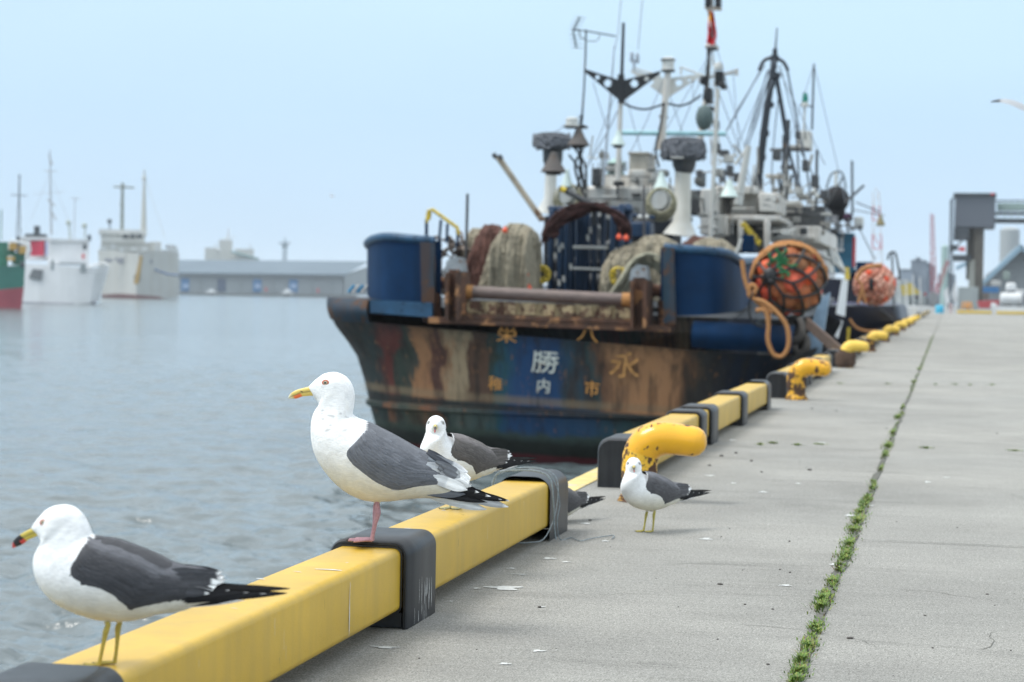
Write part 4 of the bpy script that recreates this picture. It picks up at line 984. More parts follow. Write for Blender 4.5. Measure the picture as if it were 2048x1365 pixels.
# bulwarks
def bulwark(pathpx, tops, bots, name, mt, rimmat, ribs, th=.10):
    """pathpx: list of (px, Y); tops/bots: photo y at each"""
    n = len(pathpx); o_t = [P(p[0], t, p[1]) for p, t in zip(pathpx, tops)]; o_b = [P(p[0], b, p[1]) for p, b in zip(pathpx, bots)]
    o_t, o_b = curve(o_t, 6), curve(o_b, 6); c = sum(o_t, Vector())/len(o_t); rows = []
    inn = lambda p: p+Vector(((P(1123, 560, YS).x-p.x)*.045, th, 0))
    rows = [[inn(p) for p in o_b], [inn(p) for p in o_t], o_t]+[[a.lerp(b, k_/10) for a, b in zip(o_t, o_b)] for k_ in range(1, 11)]
    m = MB(); m.grid(rows); m.build(name, mt, tr)
    m = MB(); m.tube([p+Vector((0, .02, .0)) for p in o_t], .065, 10); m.build('bulwark_rim', rimmat, tr)
bulwark([(868, YS+.12), (820, YS+.14), (775, YS+.3), (748, YS+.75), (735, YS+1.6), (737, YS+3.2), (748, YS+6)], [482, 478, 474, 478, 486, 492, 500], [612, 608, 602, 598, 592, 588, 584], 'bulwark', M_blue, M_bluel, 0)
bulwark([(1328, YS+.12), (1370, YS+.12), (1420, YS+.2), (1455, YS+.6), (1478, YS+1.4), (1490, YS+3.0), (1515, YS+7)], [496, 499, 503, 508, 522, 524, 522], [632, 632, 630, 626, 622, 616, 600], 'bulwark', M_blue, M_bluel, 0)
m = MB(); m.slab([P(842, 484, YS+.02), P(868, 486, YS+.02), P(872, 636, YS+.02), (P(846, 634, YS+.02))], (0, .12, 0)); m.build('bulwark_end', M_bluerust, tr)
m = MB(); m.slab([P(1326, 494, YS+.02), P(1348, 497, YS+.02), P(1352, 650, YS+.02), P(1328, 648, YS+.02)], (0, .12, 0)); m.build('bulwark_end', M_bluerust, tr)
# folded blue skirt plate at the foot of each bulwark
for pts in ([(742, 600), (866, 606), (866, 636), (742, 626)], [(1344, 612), (1440, 600), (1520, 612), (1575, 650), (1580, 690), (1500, 668), (1344, 655)]):
    m = MB(); q3 = [P(x, y, max(YS-.1, stern_y(x, 650)-.14)) for x, y in pts]; m.slab(q3, (0, .1, 0)) if len(pts) == 4 else None
    if len(pts) == 4: m.build('skirt_plate', M_bluel, tr)
# deck
dz = P(1100, 606, YS).z
dk_ = hull_row(((690, 606), (1560, 640), .5)); m = MB(); n = len(dk_)
m.add([p for p in dk_], [tuple(range(n))], 0, smooth=False); m.build('deck', mat('deck_plate', (.05, .06, .07), .8, noise=(4, .4)), tr)
# lettering (copies of the characters on the transom)
def glyph(ch, px_, py_, hpx, mt, rot=0.0, wx=1.0, name='hull_character', off=.012):
    cu = bpy.data.curves.new('txt', 'FONT'); cu.body = ch; cu.size = 1; cu.extrude = .01; cu.offset = off; cu.resolution_u = 3; cu.align_x = 'CENTER'; cu.align_y = 'CENTER'
    ob = bpy.data.objects.new('txt', cu); C.collection.objects.link(ob); bpy.context.view_layer.update()
    me = bpy.data.meshes.new_from_object(ob.evaluated_get(bpy.context.evaluated_depsgraph_get())); bpy.data.objects.remove(ob); bpy.data.curves.remove(cu)
    xs = [v.co.x for v in me.vertices]; ys_ = [v.co.y for v in me.vertices]; cxg, cyg = (min(xs)+max(xs))/2, (min(ys_)+max(ys_))/2
    s_ = hpx*YS/F/max(max(ys_)-min(ys_), .3)
    for v in me.vertices:
        x, y, z = (v.co.x-cxg)*s_*wx, (v.co.y-cyg)*s_, v.co.z*.6; a = rot; x, y = x*math.cos(a)-y*math.sin(a), x*math.sin(a)+y*math.cos(a)
        v.co = Vector((x, -z, y))
    me.name = name; me.materials.clear(); me.materials.append(mt); o = bpy.data.objects.new(name, me); C.collection.objects.link(o)
    o.location = P(px_, py_, stern_y(px_, py_)-.035); o.parent = tr; o.matrix_parent_inverse = parent_inv(tr); return o
M_lw = mat('letter_white', (.58, .60, .55), .6, noise=(14, .3), rust=(6, .60, (.42, .24, .09))); M_lo = mat('letter_orange', (.60, .28, .07), .7, noise=(14, .4), rust=(10, .66, (.10, .06, .04)))
glyph('勝', 1091, 720, 56, M_lw, R(-3), off=.007); glyph('内', 1087, 772, 30, M_lw, R(-3), 1.0); glyph('市', 1184, 777, 31, M_lo, R(-3)); glyph('稚', 991, 767, 30, M_lo, R(-3), off=.006); glyph('栄', 1014, 670, 32, M_lo, R(-3), 1.3, off=.006); glyph('八', 1176, 672, 24, M_lo, R(-6), 1.7); glyph('永', 1250, 727, 60, mat('letter_faded', (.50, .25, .08), .8, noise=(10, .4), rust=(5, .62, (.22, .13, .075))), R(-4), off=.01)
# --- generic tracing helpers at a depth plane ---
def tb(mb, pts, rpx, Y, mi=0, n=10, smooth=False):
    """tube through photo points at depth Y; rpx = radius in photo px"""
    L = [P(p[0], p[1], p[2] if len(p) > 2 else Y) for p in pts]; L = curve(L, 6) if smooth else L
    r_ = [max(.004, x*Y/F) for x in rpx] if isinstance(rpx, (list, tuple)) else max(.004, rpx*Y/F)
    if isinstance(r_, list) and len(r_) != len(L): r_ = list(map(float, np.interp(np.linspace(0, 1, len(L)), np.linspace(0, 1, len(r_)), r_)))
    return mb.tube(L, r_, n, mi)
def bxp(mb, x0, y0, x1, y1, Y, dep, mi=0, bev=.02):
    a, b = P(x0, y0, Y), P(x1, y1, Y); c = (a+b)/2
    if Y > 100:
        dr_ = Vector((c.x, Y, 0)).normalized(); ph_ = -math.atan2(c.x, Y); return mb.box(Vector((c.x, Y, c.z))+dr_*dep/2, (abs(b.x-a.x)*dr_.y, dep, abs(a.z-b.z)), rot=Matrix.Rotation(ph_, 3, 'Z'), mi=mi, bev=bev)
    return mb.box((c.x, Y+dep/2, c.z), (abs(b.x-a.x), dep, abs(a.z-b.z)), mi=mi, bev=bev)
def lat_(mb, x, y, Y, prof, n=20, mi=0):
    """lathe upright; prof [(rpx, dypx upwards)] """
    return mb.lathe(P(x, y, Y), [(r_*Y/F, h*Y/F) for r_, h in prof], n, mi=mi)
def part(name, mt, fn, parent=None, cat=None):
    mb = MB(); fn(mb); return mb.build(name, mt, parent or tr)
class Sep:
    """like MB, but every shape added becomes a part of its own"""
    def __init__(s, name, mt, parent): s.n = name; s.m = mt; s.p = parent
    def __getattr__(s, k):
        def f(*a, **kw):
            mb = MB(); getattr(mb, k)(*a, **kw); mb.build(s.n, s.m, s.p)
        return f
def parts(name, mt, fn, parent=None): fn(Sep(name, mt, parent or tr))
# exhaust / vent columns with net-wrapped drums on top
M_netdrum = mat('net_wrapped_drum', (.10, .11, .125), .95, noise=(45, .7), bump=(40, 1.0, .03))
def vent(x, y0, y1, r_, dx, dy, dr_, dh, Y):
    part('vent_column', mat('vent_white', (.60, .61, .58), .5, noise=(3, .08), streak=(5, .22, (.4, .3, .1))), lambda m: (tb(m, [(x, y0), (x-2, y1-30), (x-6, y1)], [r_, r_*1.1, r_*2.2], Y, n=24)))
    part('vent_drum', M_netdrum, lambda m: (lat_(m, dx, dy+dh, Y, [(dr_*.86, 0), (dr_*.98, dh*.25), (dr_, dh*.5), (dr_*1.0, dh*.75), (dr_*.9, dh*.95), (dr_*.6, dh*1.04), (.2, dh*1.06)], 28)))
    part('vent_neck', M_gunm, lambda m: lat_(m, dx+2, y0-2, Y, [(r_*1.0, -4), (r_*1.3, 6), (dr_*.55, (y0-dy-dh)*.45), (dr_*.58, (y0-dy-dh)+2)], 20))
    part('drum_netting', mat('drum_net_strands', (.16, .17, .19), .9, noise=(30, .6)), lambda m: [m.tube([P(dx, dy+dh*(.15+.75*RN.random()), Y)+Vector((math.cos(q_)*dr_*1.0*Y/F*(1+RN.gauss(0, .03)), math.sin(q_)*dr_*1.0*Y/F, RN.gauss(0, .025))) for q_ in np.linspace(0, 6.283, 26)], .016+.012*RN.random(), 5) for _ in range(11)])
vent(1102, 345, 428, 11.5, 1103, 267, 36, 32, 33); vent(1366, 345, 472, 16, 1366, 277, 42, 44, 33)
def cone_lamp(x, y, w_, h, Y, mt, lens=True, name='deck_lamp'):
    o = part(name, mt, lambda m: lat_(m, x, y+h, Y, [(w_*.46, -1.5), (w_/2, 0), (w_*.44, h*.15), (w_*.26, h*.55), (w_*.16, h*.85), (w_*.14, h), (w_*.05, h*1.05)], 24))
    if lens: mb = MB(); lat_(mb, x, y+h+1.2, Y, [(w_*.30, -5), (w_*.34, 0), (w_*.3, 2)], 16); l_ = mb.build('lamp_glass', M_black, o)
    return o
M_shade = mat('lamp_shade_dark', (.10, .09, .085), .8, noise=(60, .3), rust=(9, .6, (.17, .11, .07)))
M_enam = mat('lamp_enamel', (.55, .66, .63), .3, noise=(8, .1))
cone_lamp(1157, 257, 46, 34, 32, M_shade); cone_lamp(1107, 306, 52, 38, 31, M_shade)
cone_lamp(1322, 345, 36, 38, 32, M_enam); cone_lamp(1134, 340, 26, 34, 32.5, M_enam); cone_lamp(1458, 362, 38, 32, 32, M_enam); cone_lamp(1236, 262, 30, 28, 32.5, M_enam)
part('masthead_light', M_white2, lambda m: (lat_(m, 1144, 254, 32, [(16, 0), (17, 3), (13, 4), (13, 16), (9, 19), (.2, 20)], 20)))
part('light_bracket', M_black, lambda m: (tb(m, [(1164, 230), (1160, 262), (1162, 340), (1170, 380)], 3.4, 32.2), bxp(m, 1126, 250, 1170, 255, 32, .3)))
# life-raft style round drums with coiled ropes
for (x, y, r_, Y) in ((1322, 402, 21, 31.5), (1136, 392, 19, 32.5)):
    o = part('round_drum', M_white2, lambda m: m.lathe(P(x, y, Y+.3), [(r_*.9*Y/F, -.35), (r_*Y/F, -.3), (r_*Y/F, .1), (r_*.8*Y/F, .15)], 28, axis=(0, 1, 0)))
    def coil(m):
        for k_ in range(4):
            rr_ = (r_+2+k_*2.4)*Y/F; c = P(x, y, Y-.05+.06*k_); m.tube([c+Vector((math.cos(q_)*rr_, RN.gauss(0, .01), math.sin(q_)*rr_*1.08-.02*k_)) for q_ in np.linspace(0, 2*math.pi, 30, endpoint=False)], .022, 7, closed=True)
    mb = MB(); coil(mb); mb.build('rope_coil', mat('coil_rope', (.26, .25, .17), .9, noise=(30, .3)), o)
# wheelhouse block and upper works
def wh(m):
    bxp(m, 1150, 372, 1306, 440, 34.5, 5, bev=.05); bxp(m, 1188, 350, 1300, 376, 35, 3.5, bev=.04); bxp(m, 1256, 340, 1304, 376, 34.6, 1.5)
parts('wheelhouse', M_white, wh)
part('funnel_box', mat('funnel_beige', (.42, .40, .35), .6, streak=(5, .5, (.2, .16, .12))), lambda m: (bxp(m, 1258, 306, 1294, 346, 34.8, 1.0), bxp(m, 1255, 304, 1297, 309, 34.75, 1.1)))
parts('wheelhouse_fitting', M_gunm, lambda m: (bxp(m, 1263, 386, 1280, 393, 34.4, .1), bxp(m, 1270, 356, 1276, 368, 34.5, .1), tb(m, [(1150, 398), (1300, 400)], 1.5, 34.2), tb(m, [(1235, 362), (1235, 395)], 2.5, 34.3), bxp(m, 1226, 362, 1246, 372, 34.3, .2), tb(m, [(1186, 352), (1300, 354)], 1.2, 34.2), bxp(m, 1183, 336, 1200, 372, 34.3, .4)))
part('lantern', M_green, lambda m: (lat_(m, 1231, 350, 34, [(19, 0), (20, 2), (16, 4), (16, 20), (20, 23), (12, 28), (4, 33)], 16)))
part('lantern_glass', M_black, lambda m: (lat_(m, 1231, 348, 33.9, [(14, 4), (17.2, 5), (17.2, 18), (14, 19)], 14)))
# masts
def mast(name, pts, rpx, Y, mt): return part(name, mt, lambda m: tb(m, pts, rpx, Y, n=14))
mast('mast', [(1236, 360), (1238, 300), (1241, 205)], [6.5, 5.5, 5], 33, M_white); mast('mast_top', [(1241, 190), (1244, 140), (1247, 46)], [4, 3.6, 3], 33, M_black)
mast('mast', [(1322, 300), (1326, 250), (1336, 145)], [10, 7, 6.5], 34, M_white)
def holed(m, outer, holes, Y, th):
    """triangular plate drawn as two arms with round holes (rings of quads)"""
    (A, B, D) = outer; n = 40
    # sample between top edge and bottom edge, skip hole cells
    for i in range(n):
        t0, t1 = i/n, (i+1)/n
        for j in range(10):
            s0, s1 = j/10, (j+1)/10
            def pt(t, s_):
                top = (A[0]*(1-t)+B[0]*t, A[1]*(1-t)+B[1]*t); bot = (A[0]*(1-t)+D[0]*t, A[1]*(1-t)+D[1]*t+1.0+4*(1-t)); return (top[0]*(1-s_)+bot[0]*s_, top[1]*(1-s_)+bot[1]*s_)
            c = pt((t0+t1)/2, (s0+s1)/2)
            if any((c[0]-h[0])**2+(c[1]-h[1])**2 < h[2]**2 for h in holes): continue
            m.slab([P(*pt(t0, s0), Y), P(*pt(t1, s0), Y), P(*pt(t1, s1), Y), P(*pt(t0, s1), Y)], (0, th, 0))
part('cross_bracket', M_black, lambda m: (holed(m, ((1168, 138), (1243, 162), (1243, 204)), [(1195, 155, 5), (1216, 167, 8)], 32.9, .06), holed(m, ((1320, 143), (1243, 162), (1243, 204)), [(1293, 158, 5), (1269, 168, 8)], 32.9, .06), tb(m, [(1243, 206), (1242, 150)], 7, 32.9)))
part('cross_bracket', M_white2, lambda m: (holed(m, ((1262, 140), (1332, 158), (1332, 196)), [(1300, 165, 7)], 34.2, .06), holed(m, ((1402, 148), (1334, 158), (1334, 196)), [(1358, 166, 7), (1378, 160, 4)], 34.2, .06), tb(m, [(1265, 136), (1322, 152)], 2, 34.2), tb(m, [(1360, 134), (1408, 152)], 2, 34.2), tb(m, [(1362, 134), (1362, 150)], 2, 34.2)))
part('mast_lantern', M_white2, lambda m: (lat_(m, 1336, 143, 34, [(12, 0), (14, 2), (12, 4), (12, 18), (14, 19), (14, 25), (9, 28), (.3, 29)], 18)))
part('lantern_cap', M_black, lambda m: (lat_(m, 1336, 122, 34, [(14.5, 0), (14.5, 3), (9, 6), (.3, 7)], 18), lat_(m, 1336, 143, 34, [(14, -1), (14.5, 2.5)], 18)))
part('cross_pipe', M_teal, lambda m: tb(m, [(1244, 266), (1452, 268)], 5, 34.5))
parts('slung_cable', M_black, lambda m: (tb(m, [(1243, 204), (1262, 214), (1290, 219), (1318, 212), (1330, 206)], 2.2, 33, smooth=True), tb(m, [(1330, 206), (1360, 212), (1385, 203), (1402, 190)], 2.2, 34, smooth=True), tb(m, [(1328, 206), (1322, 250), (1312, 300), (1318, 336)], 2.2, 33.5, smooth=True), tb(m, [(1166, 300), (1150, 330), (1160, 372), (1175, 400)], 2.6, 32, smooth=True), tb(m, [(1138, 310), (1160, 345), (1152, 380)], 2.2, 32, smooth=True), tb(m, [(1145, 290), (1170, 330), (1172, 372)], 2.4, 32, smooth=True)))
def yagi(m):
    tb(m, [(1172, 60), (1171, 110), (1168, 180), (1162, 262)], [1.9, 1.9, 1.9, 2.2], 32.6); tb(m, [(1146, 60), (1170, 62), (1232, 73)], 1.5, 32.6); tb(m, [(1146, 62), (1160, 34)], 1.8, 32.6); tb(m, [(1146, 62), (1153, 97)], 1.8, 32.6)
    for k_ in range(4): x = 1148+k_*3.8; y = 58-k_*7.5; tb(m, [(x-10, y), (x+12, y+1)], .55, 32.6)
    for k_ in range(4): x = 1148+k_*1.8; y = 70+k_*8.5; tb(m, [(x-10, y), (x+12, y+1)], .55, 32.6)
    tb(m, [(1170, 82), (1190, 83), (1198, 78), (1199, 69)], .9, 32.6); tb(m, [(1158, 62), (1162, 76), (1172, 80)], 1.2, 32.6)
part('television_aerial', M_gunm, yagi)
parts('whip_aerial', mat('aerial_fibreglass', (.35, .40, .46), .5), lambda m: (tb(m, [(1229, 92), (1222, 180), (1206, 372)], [1.2, 2.2, 2.8], 33.5), tb(m, [(1242, 0), (1236, 70), (1229, 100)], 1.0, 33.5), tb(m, [(1286, -10), (1276, 100)], 1.0, 34.2), bxp(m, 1260, 104, 1266, 124, 34.2, .1), bxp(m, 1271, 106, 1277, 126, 34.2, .1), tb(m, [(1268, 120), (1268, 145)], 3, 34.2)))
parts('rigging_wire', mat('rigging_wire', (.20, .23, .27), .6), lambda m: [tb(m, L_, w_, 34) for L_, w_ in (([(1186, 165), (1215, 262)], .8), ([(1243, 206), (1216, 262), (1172, 338)], 1.1), ([(1325, 165), (1290, 250), (1258, 310)], .8), ([(1453, 262), (1478, 215), (1530, 130)], 1.3), ([(1466, 140), (1472, 220), (1482, 330)], .7), ([(1385, 160), (1386, 196), (1400, 200)], .6), ([(1490, 290), (1540, 150)], 1.0), ([(1496, 292), (1545, 160)], 1.0))])
m = MB(); rows_ = []; cc_ = []
for i in range(15):
    f = i/14; y_ = 22+68*f; row = []
    for j in range(7):
        q_ = j/6; row.append(P(1415+q_*(10+8*math.sin(f*2.6)), y_, 36.7)+Vector((0, .09*math.sin(q_*9+f*5)+.05*math.sin(f*11), .02*math.sin(q_*7))))
        cc_.append((.62, .30, .02) if (f < .35 and q_ < .6) else ((.62, .58, .55) if (.35 < f < .75 and .25 < q_ < .55 and int(f*22) % 2) else (.55, .02, .03)))
    rows_.append(row)
m.grid(rows_, 0, cc_); m.grid([[v+Vector((0, .012, 0)) for v in r_] for r_ in rows_], 0, cc_)
o = m.build('flag', mat('flag_cloth', (1, 1, 1), .8, attr=True), col=True, loc=tuple(P(1420, 90, 36.7))); tag(o, 'limp red and yellow flag hanging near the top of the white foremast', 'flag')
# lattice foremast
def lattice(m, x0, y0, x1, y1, w0, w1, Y, r_=1.3, n=10):
    f = lambda t, s_: (x0*(1-t)+x1*t+s_*(w0*(1-t)+w1*t), y0*(1-t)+y1*t)
    for s_ in (-1, 1): tb(m, [(*f(0, s_), Y), (*f(1, s_), Y)], r_, Y, n=6); tb(m, [(*f(0, s_), Y+.5), (*f(1, s_), Y+.3)], r_, Y, n=6)
    for i in range(n):
        a, b = i/n, (i+1)/n; s_ = 1 if i % 2 else -1; tb(m, [(*f(a, s_), Y), (*f(b, -s_), Y)], r_*.7, Y, n=5); tb(m, [(*f(a, -1), Y), (*f(a, 1), Y)], r_*.7, Y, n=5); tb(m, [(*f(a, s_), Y+.45), (*f(b, -s_), Y+.4)], r_*.7, Y, n=5)
part('foremast', M_white, lambda m: (tb(m, [(1398, 300), (1412, 190), (1420, 90), (1425, -20)], [7, 5, 4, 3], 37), lattice(m, 1432, 330, 1420, 100, 9, 6, 37.2), tb(m, [(1396, 162), (1476, 140)], 2.2, 37), tb(m, [(1370, 158), (1474, 147)], 1.8, 37), tb(m, [(1474, 138), (1474, 152)], 2.5, 37), bxp(m, 1409, 88, 1434, 96, 36.9, .4), bxp(m, 1408, 12, 1440, 16, 36.9, .4)))
parts('masthead_lamp', M_black, lambda m: (bxp(m, 1410, -14, 1420, 14, 36.8, .3), bxp(m, 1430, -14, 1440, 14, 36.8, .3), bxp(m, 1412, 94, 1432, 98, 36.8, .3)))
part('radar_dome', M_white2, lambda m: (lat_(m, 1437, 140, 36.8, [(9, 0), (10, 5), (8, 12), (4, 15), (.3, 16)], 18)))
parts('radar_fitting', M_black, lambda m: (bxp(m, 1430, 142, 1446, 170, 36.9, .4), bxp(m, 1438, 165, 1450, 176, 36.7, .4), bxp(m, 1410, 175, 1422, 205, 36.7, .4), bxp(m, 1399, 150, 1410, 168, 36.9, .3), tb(m, [(1418, 96), (1414, 160), (1408, 200)], 3.5, 36.9)))
parts('mast_pole', M_white2, lambda m: (tb(m, [(1436, 178), (1430, 300), (1420, 500)], 4.2, 32), tb(m, [(1497, 292), (1482, 372), (1476, 410)], [6, 8, 9], 35), tb(m, [(1470, 330), (1497, 292)], 3, 35), tb(m, [(1474, 308), (1450, 325)], 2.5, 35)))
# green netted float bundle hung under the mast
parts('rigging_wire', mat('rigging_wire', (.20, .23, .27), .6), lambda m: [tb(m, L_, w_, 35, n=5) for L_, w_ in (([(1425, 100), (1345, 300)], .9), ([(1425, 100), (1262, 380)], .8), ([(1432, 170), (1506, 372)], 1.0), ([(1424, 60), (1490, 300)], .7), ([(1548, 120), (1440, 372)], .9), ([(1548, 120), (1650, 330)], .9), ([(1336, 180), (1290, 372)], .9), ([(1336, 180), (1400, 372)], .9), ([(1243, 160), (1160, 372)], .8), ([(1243, 160), (1300, 372)], .8), ([(1628, 130), (1690, 400)], .7), ([(1628, 130), (1560, 340)], .7), ([(1102, 270), (1160, 232)], .8), ([(1452, 268), (1500, 372)], 1.1))])
parts('mast_fitting', M_gunm, lambda m: [bxp(m, x, y, x+w_, y+h_, 36.5, .3, bev=.01) for x, y, w_, h_ in ((1414, 212, 12, 8), (1426, 240, 10, 16), (1404, 262, 26, 5), (1424, 286, 14, 20), (1440, 300, 16, 12), (1452, 330, 12, 22), (1438, 338, 10, 26), (1466, 346, 12, 18), (1318, 230, 14, 6), (1314, 262, 18, 8), (1546, 300, 14, 20), (1590, 262, 10, 14), (1562, 330, 22, 8), (1604, 320, 12, 22), (1622, 350, 14, 26), (1640, 380, 16, 18))])
part('netted_lamp', mat('netted_green', (.09, .13, .13), .8, noise=(50, .6), bump=(35, 1, .02)), lambda m: (m.ball(P(1409, 236, 36), .17, 18, sc=(.95, .95, 1.35)), tb(m, [(1398, 215), (1398, 255)], 2, 36), tb(m, [(1420, 215), (1420, 255)], 2, 36)))
# black derrick, stays, aft boom
def derrick(m):
    tb(m, [(1513, 392, 38), (1532, 232, 38), (1550, 112, 38)], [8, 7.5, 6.5], 38, n=14)
    for (x, y, r_) in ((1549, 112, 9), (1541, 165, 9), (1538, 205, 10), (1529, 262, 9.5), (1523, 310, 9), (1552, 146, 9)): m.lathe(P(x, y+6, 38), [(r_*38/F, -.04), (r_*38/F, .06)], 14, axis=(.1, 0, 1))
    tb(m, [(1518, 142), (1528, 122), (1546, 116), (1566, 124), (1576, 142)], 3.6, 38, smooth=True); tb(m, [(1552, 150), (1566, 230), (1574, 280)], 4.5, 38); tb(m, [(1550, 112), (1550, 98)], 5, 38)
    tb(m, [(1574, 280), (1600, 400)], 2.6, 38)
part('derrick', M_bstripe, derrick)
part('derrick_aerial', M_gunm, lambda m: tb(m, [(1551, 98), (1554, 56)], [2, 1.2], 38))
parts('derrick_stay', mat('stay_wire', (.11, .13, .16), .6), lambda m: [tb(m, L_, w_, 38.5) for L_, w_ in (([(1522, 140), (1480, 215), (1452, 264)], 1.6), ([(1536, 140), (1508, 230), (1490, 296)], 1.4), ([(1540, 150), (1515, 230), (1494, 300)], 1.2), ([(1574, 138), (1590, 220), (1612, 330), (1622, 400)], 2.0), ([(1568, 270), (1590, 340), (1610, 400)], 1.8), ([(1556, 200), (1546, 300), (1542, 370)], 1.2), ([(1560, 130), (1600, 290)], 1.0))])
def boom(m):
    for o_ in (0, 9): tb(m, [(990+o_, 311+o_*.3), (1082+o_*.6, 442)], 3.6, 31)
    m.slab([P(992, 314, 31.1), P(1003, 318, 31.1), P(1090, 438, 31.1), P(1080, 442, 31.1)], (0, .04, 0))
part('aft_boom', mat('boom_channel', (.40, .35, .27), .7, noise=(5, .25), rust=(3.5, .56, (.16, .09, .05))), boom)
part('boom_tip', M_gunm, lambda m: (tb(m, [(987, 308), (992, 316)], 5, 30.9), tb(m, [(998, 311), (1004, 319)], 4.5, 30.9)))
# gantry: blue net-hauling frame
def gantry(m):
    for x, w_, Y in ((1100, 3, 30), (1119, 4, 30), (1131, 2.5, 30), (1142, 2, 30.3), (1155, 3.0, 30.5), (1187, 2, 30.4), (1204, 2, 30.4), (1163, 3.4, 30.5), (1172, 3.4, 30.5), (1225, 4.5, 30), (1240, 3.5, 30), (1252, 6.5, 30.3)): bxp(m, x-w_, 418 if x < 1240 else 408, x+w_, 590, Y, .18)
    bxp(m, 1095, 412, 1262, 424, 30.1, .3); bxp(m, 1262, 444, 1300, 475, 31.3, .5); tb(m, [(1262, 430), (1310, 436)], 4, 31.5)
parts('gantry_post', mat('gantry_blue', (.008, .035, .085), .5, noise=(3, .3), rust=(5, .66, (.10, .07, .06))), gantry)
parts('gantry_rail', M_white2, lambda m: (tb(m, [(1146, 495), (1216, 496)], 3.6, 29.8), tb(m, [(1146, 537), (1214, 540)], 2.8, 29.8), [tb(m, [(x, y), (x+1, y+12)], 3, 29.8) for x, y in ((1112, 478), (1118, 492), (1110, 506), (1124, 486), (1118, 560), (1127, 552), (1141, 528), (1232, 496), (1244, 497), (1175, 470), (1180, 455))]))
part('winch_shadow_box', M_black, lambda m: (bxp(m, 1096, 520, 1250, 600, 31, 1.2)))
parts('winch_house', mat('winch_house_navy', (.003, .007, .014), .6, noise=(3, .4), rust=(5, .62, (.05, .035, .03))), lambda m: (bxp(m, 1088, 432, 1256, 540, 33.2, .8), bxp(m, 1250, 440, 1345, 600, 33.4, 1.0)))
def mach(m):
    r = random.Random(9)
    for k_ in range(38):
        x, y = 1100+r.random()*150, 440+r.random()*140; L_ = 8+r.random()*26; a = r.choice([0, math.pi/2, math.pi/2, .7, 2.2]); tb(m, [(x, y), (x+math.cos(a)*L_, min(590, y+math.sin(a)*L_))], .9+r.random()*2.4, 31.6+r.random()*1.2, n=6)
parts('winch_pipe', mat('winch_pipe', (.22, .23, .23), .6, noise=(4, .9)), mach)
parts('winch_drum', M_gunm, lambda m: (tb(m, [(1110, 560), (1150, 562)], 18, 31, n=18), tb(m, [(1180, 566), (1222, 568)], 20, 31, n=18), tb(m, [(1120, 470), (1150, 500)], 8, 32), tb(m, [(1190, 450), (1200, 500)], 10, 32)))
part('haul_boom', M_gunm, lambda m: (tb(m, [(1119, 376), (1158, 396), (1206, 420)], [5, 6, 6], 29.5, n=12), tb(m, [(1186, 416), (1190, 450)], 4, 29.6)))
part('haul_boom_band', M_yel2, lambda m: (tb(m, [(1122, 377), (1131, 382)], 6, 29.45, n=12)))
for (x, y) in ((1083, 549), (1237, 553)):
    def whl(m):
        c = P(x, y, 29); r_ = 17*29/F
        m.tube([c+Vector((math.cos(q_)*r_, 0, math.sin(q_)*r_)) for q_ in np.linspace(0, 2*math.pi, 26, endpoint=False)], .020, 8, closed=True)
        for k_ in range(8): q_ = k_*math.pi/4; m.tube([c+Vector((math.cos(q_)*r_*.35, 0, math.sin(q_)*r_*.35)), c+Vector((math.cos(q_)*r_*.8, 0, math.sin(q_)*r_*.8))], [.008, .026], 6)
    o = part('reel_wheel', M_yel2, whl); mb = MB(); mb.lathe(P(x, y, 29.06), [(14*29/F, 0), (15*29/F, .05), (8*29/F, .12)], 20, axis=(0, 1, 0)); mb.build('wheel_hub', M_black, o)
# rails on the port quarter, light pole
parts('guard_rail', M_blue, lambda m: (tb(m, [(853, 480), (853, 440)], 3.5, 29), tb(m, [(878, 486), (882, 440)], 3, 29), tb(m, [(893, 486), (895, 448)], 3, 29), tb(m, [(914, 492), (916, 462)], 3, 29)))
part('guard_rail_top', M_yel2, lambda m: (tb(m, [(853, 446), (857, 422), (864, 419), (915, 456), (917, 470)], 3.6, 29), tb(m, [(857, 440), (860, 424)], 4.2, 29)))
part('light_pole', M_gunm, lambda m: (tb(m, [(935, 388), (932, 520)], 3, 28.8)))
part('light_pole', mat('pole_dark', (.07, .07, .075), .6), lambda m: (tb(m, [(1288, 372), (1288, 500)], 2.6, 29.5)))
# starboard upper works seen past the quarter
def sw(m):
    bxp(m, 1402, 378, 1424, 470, 35, 2); bxp(m, 1426, 372, 1512, 388, 36, 3); bxp(m, 1462, 388, 1516, 430, 36.5, 3); bxp(m, 1518, 386, 1554, 424, 36, 2); bxp(m, 1430, 430, 1560, 442, 36, 3); bxp(m, 1540, 452, 1640, 486, 38, 6); bxp(m, 1550, 470, 1630, 480, 37.8, .4)
    bxp(m, 1432, 430, 1452, 470, 35.6, .6); bxp(m, 1476, 440, 1484, 500, 35.6, .2); bxp(m, 1528, 440, 1538, 500, 35.6, .2); bxp(m, 1396, 430, 1430, 436, 35, 1); bxp(m, 1396, 452, 1430, 457, 35, 1)
    bxp(m, 1565, 402, 1600, 410, 38, 1); bxp(m, 1572, 290, 1618, 296, 39, 1); bxp(m, 1530, 348, 1564, 354, 38.5, .8)
parts('deckhouse_block', M_white, sw)
parts('locker', M_gunm, lambda m: (bxp(m, 1426, 390, 1462, 428, 38, 1), bxp(m, 1484, 444, 1530, 505, 38, 1), bxp(m, 1438, 444, 1480, 505, 38, 1), bxp(m, 1378, 380, 1402, 430, 36, .6), bxp(m, 1560, 412, 1650, 452, 40, 2), bxp(m, 1392, 340, 1404, 372, 36.5, .6), bxp(m, 1545, 462, 1556, 472, 37.7, .1), bxp(m, 1568, 458, 1580, 470, 37.7, .1), bxp(m, 1600, 455, 1614, 470, 37.7, .1)))
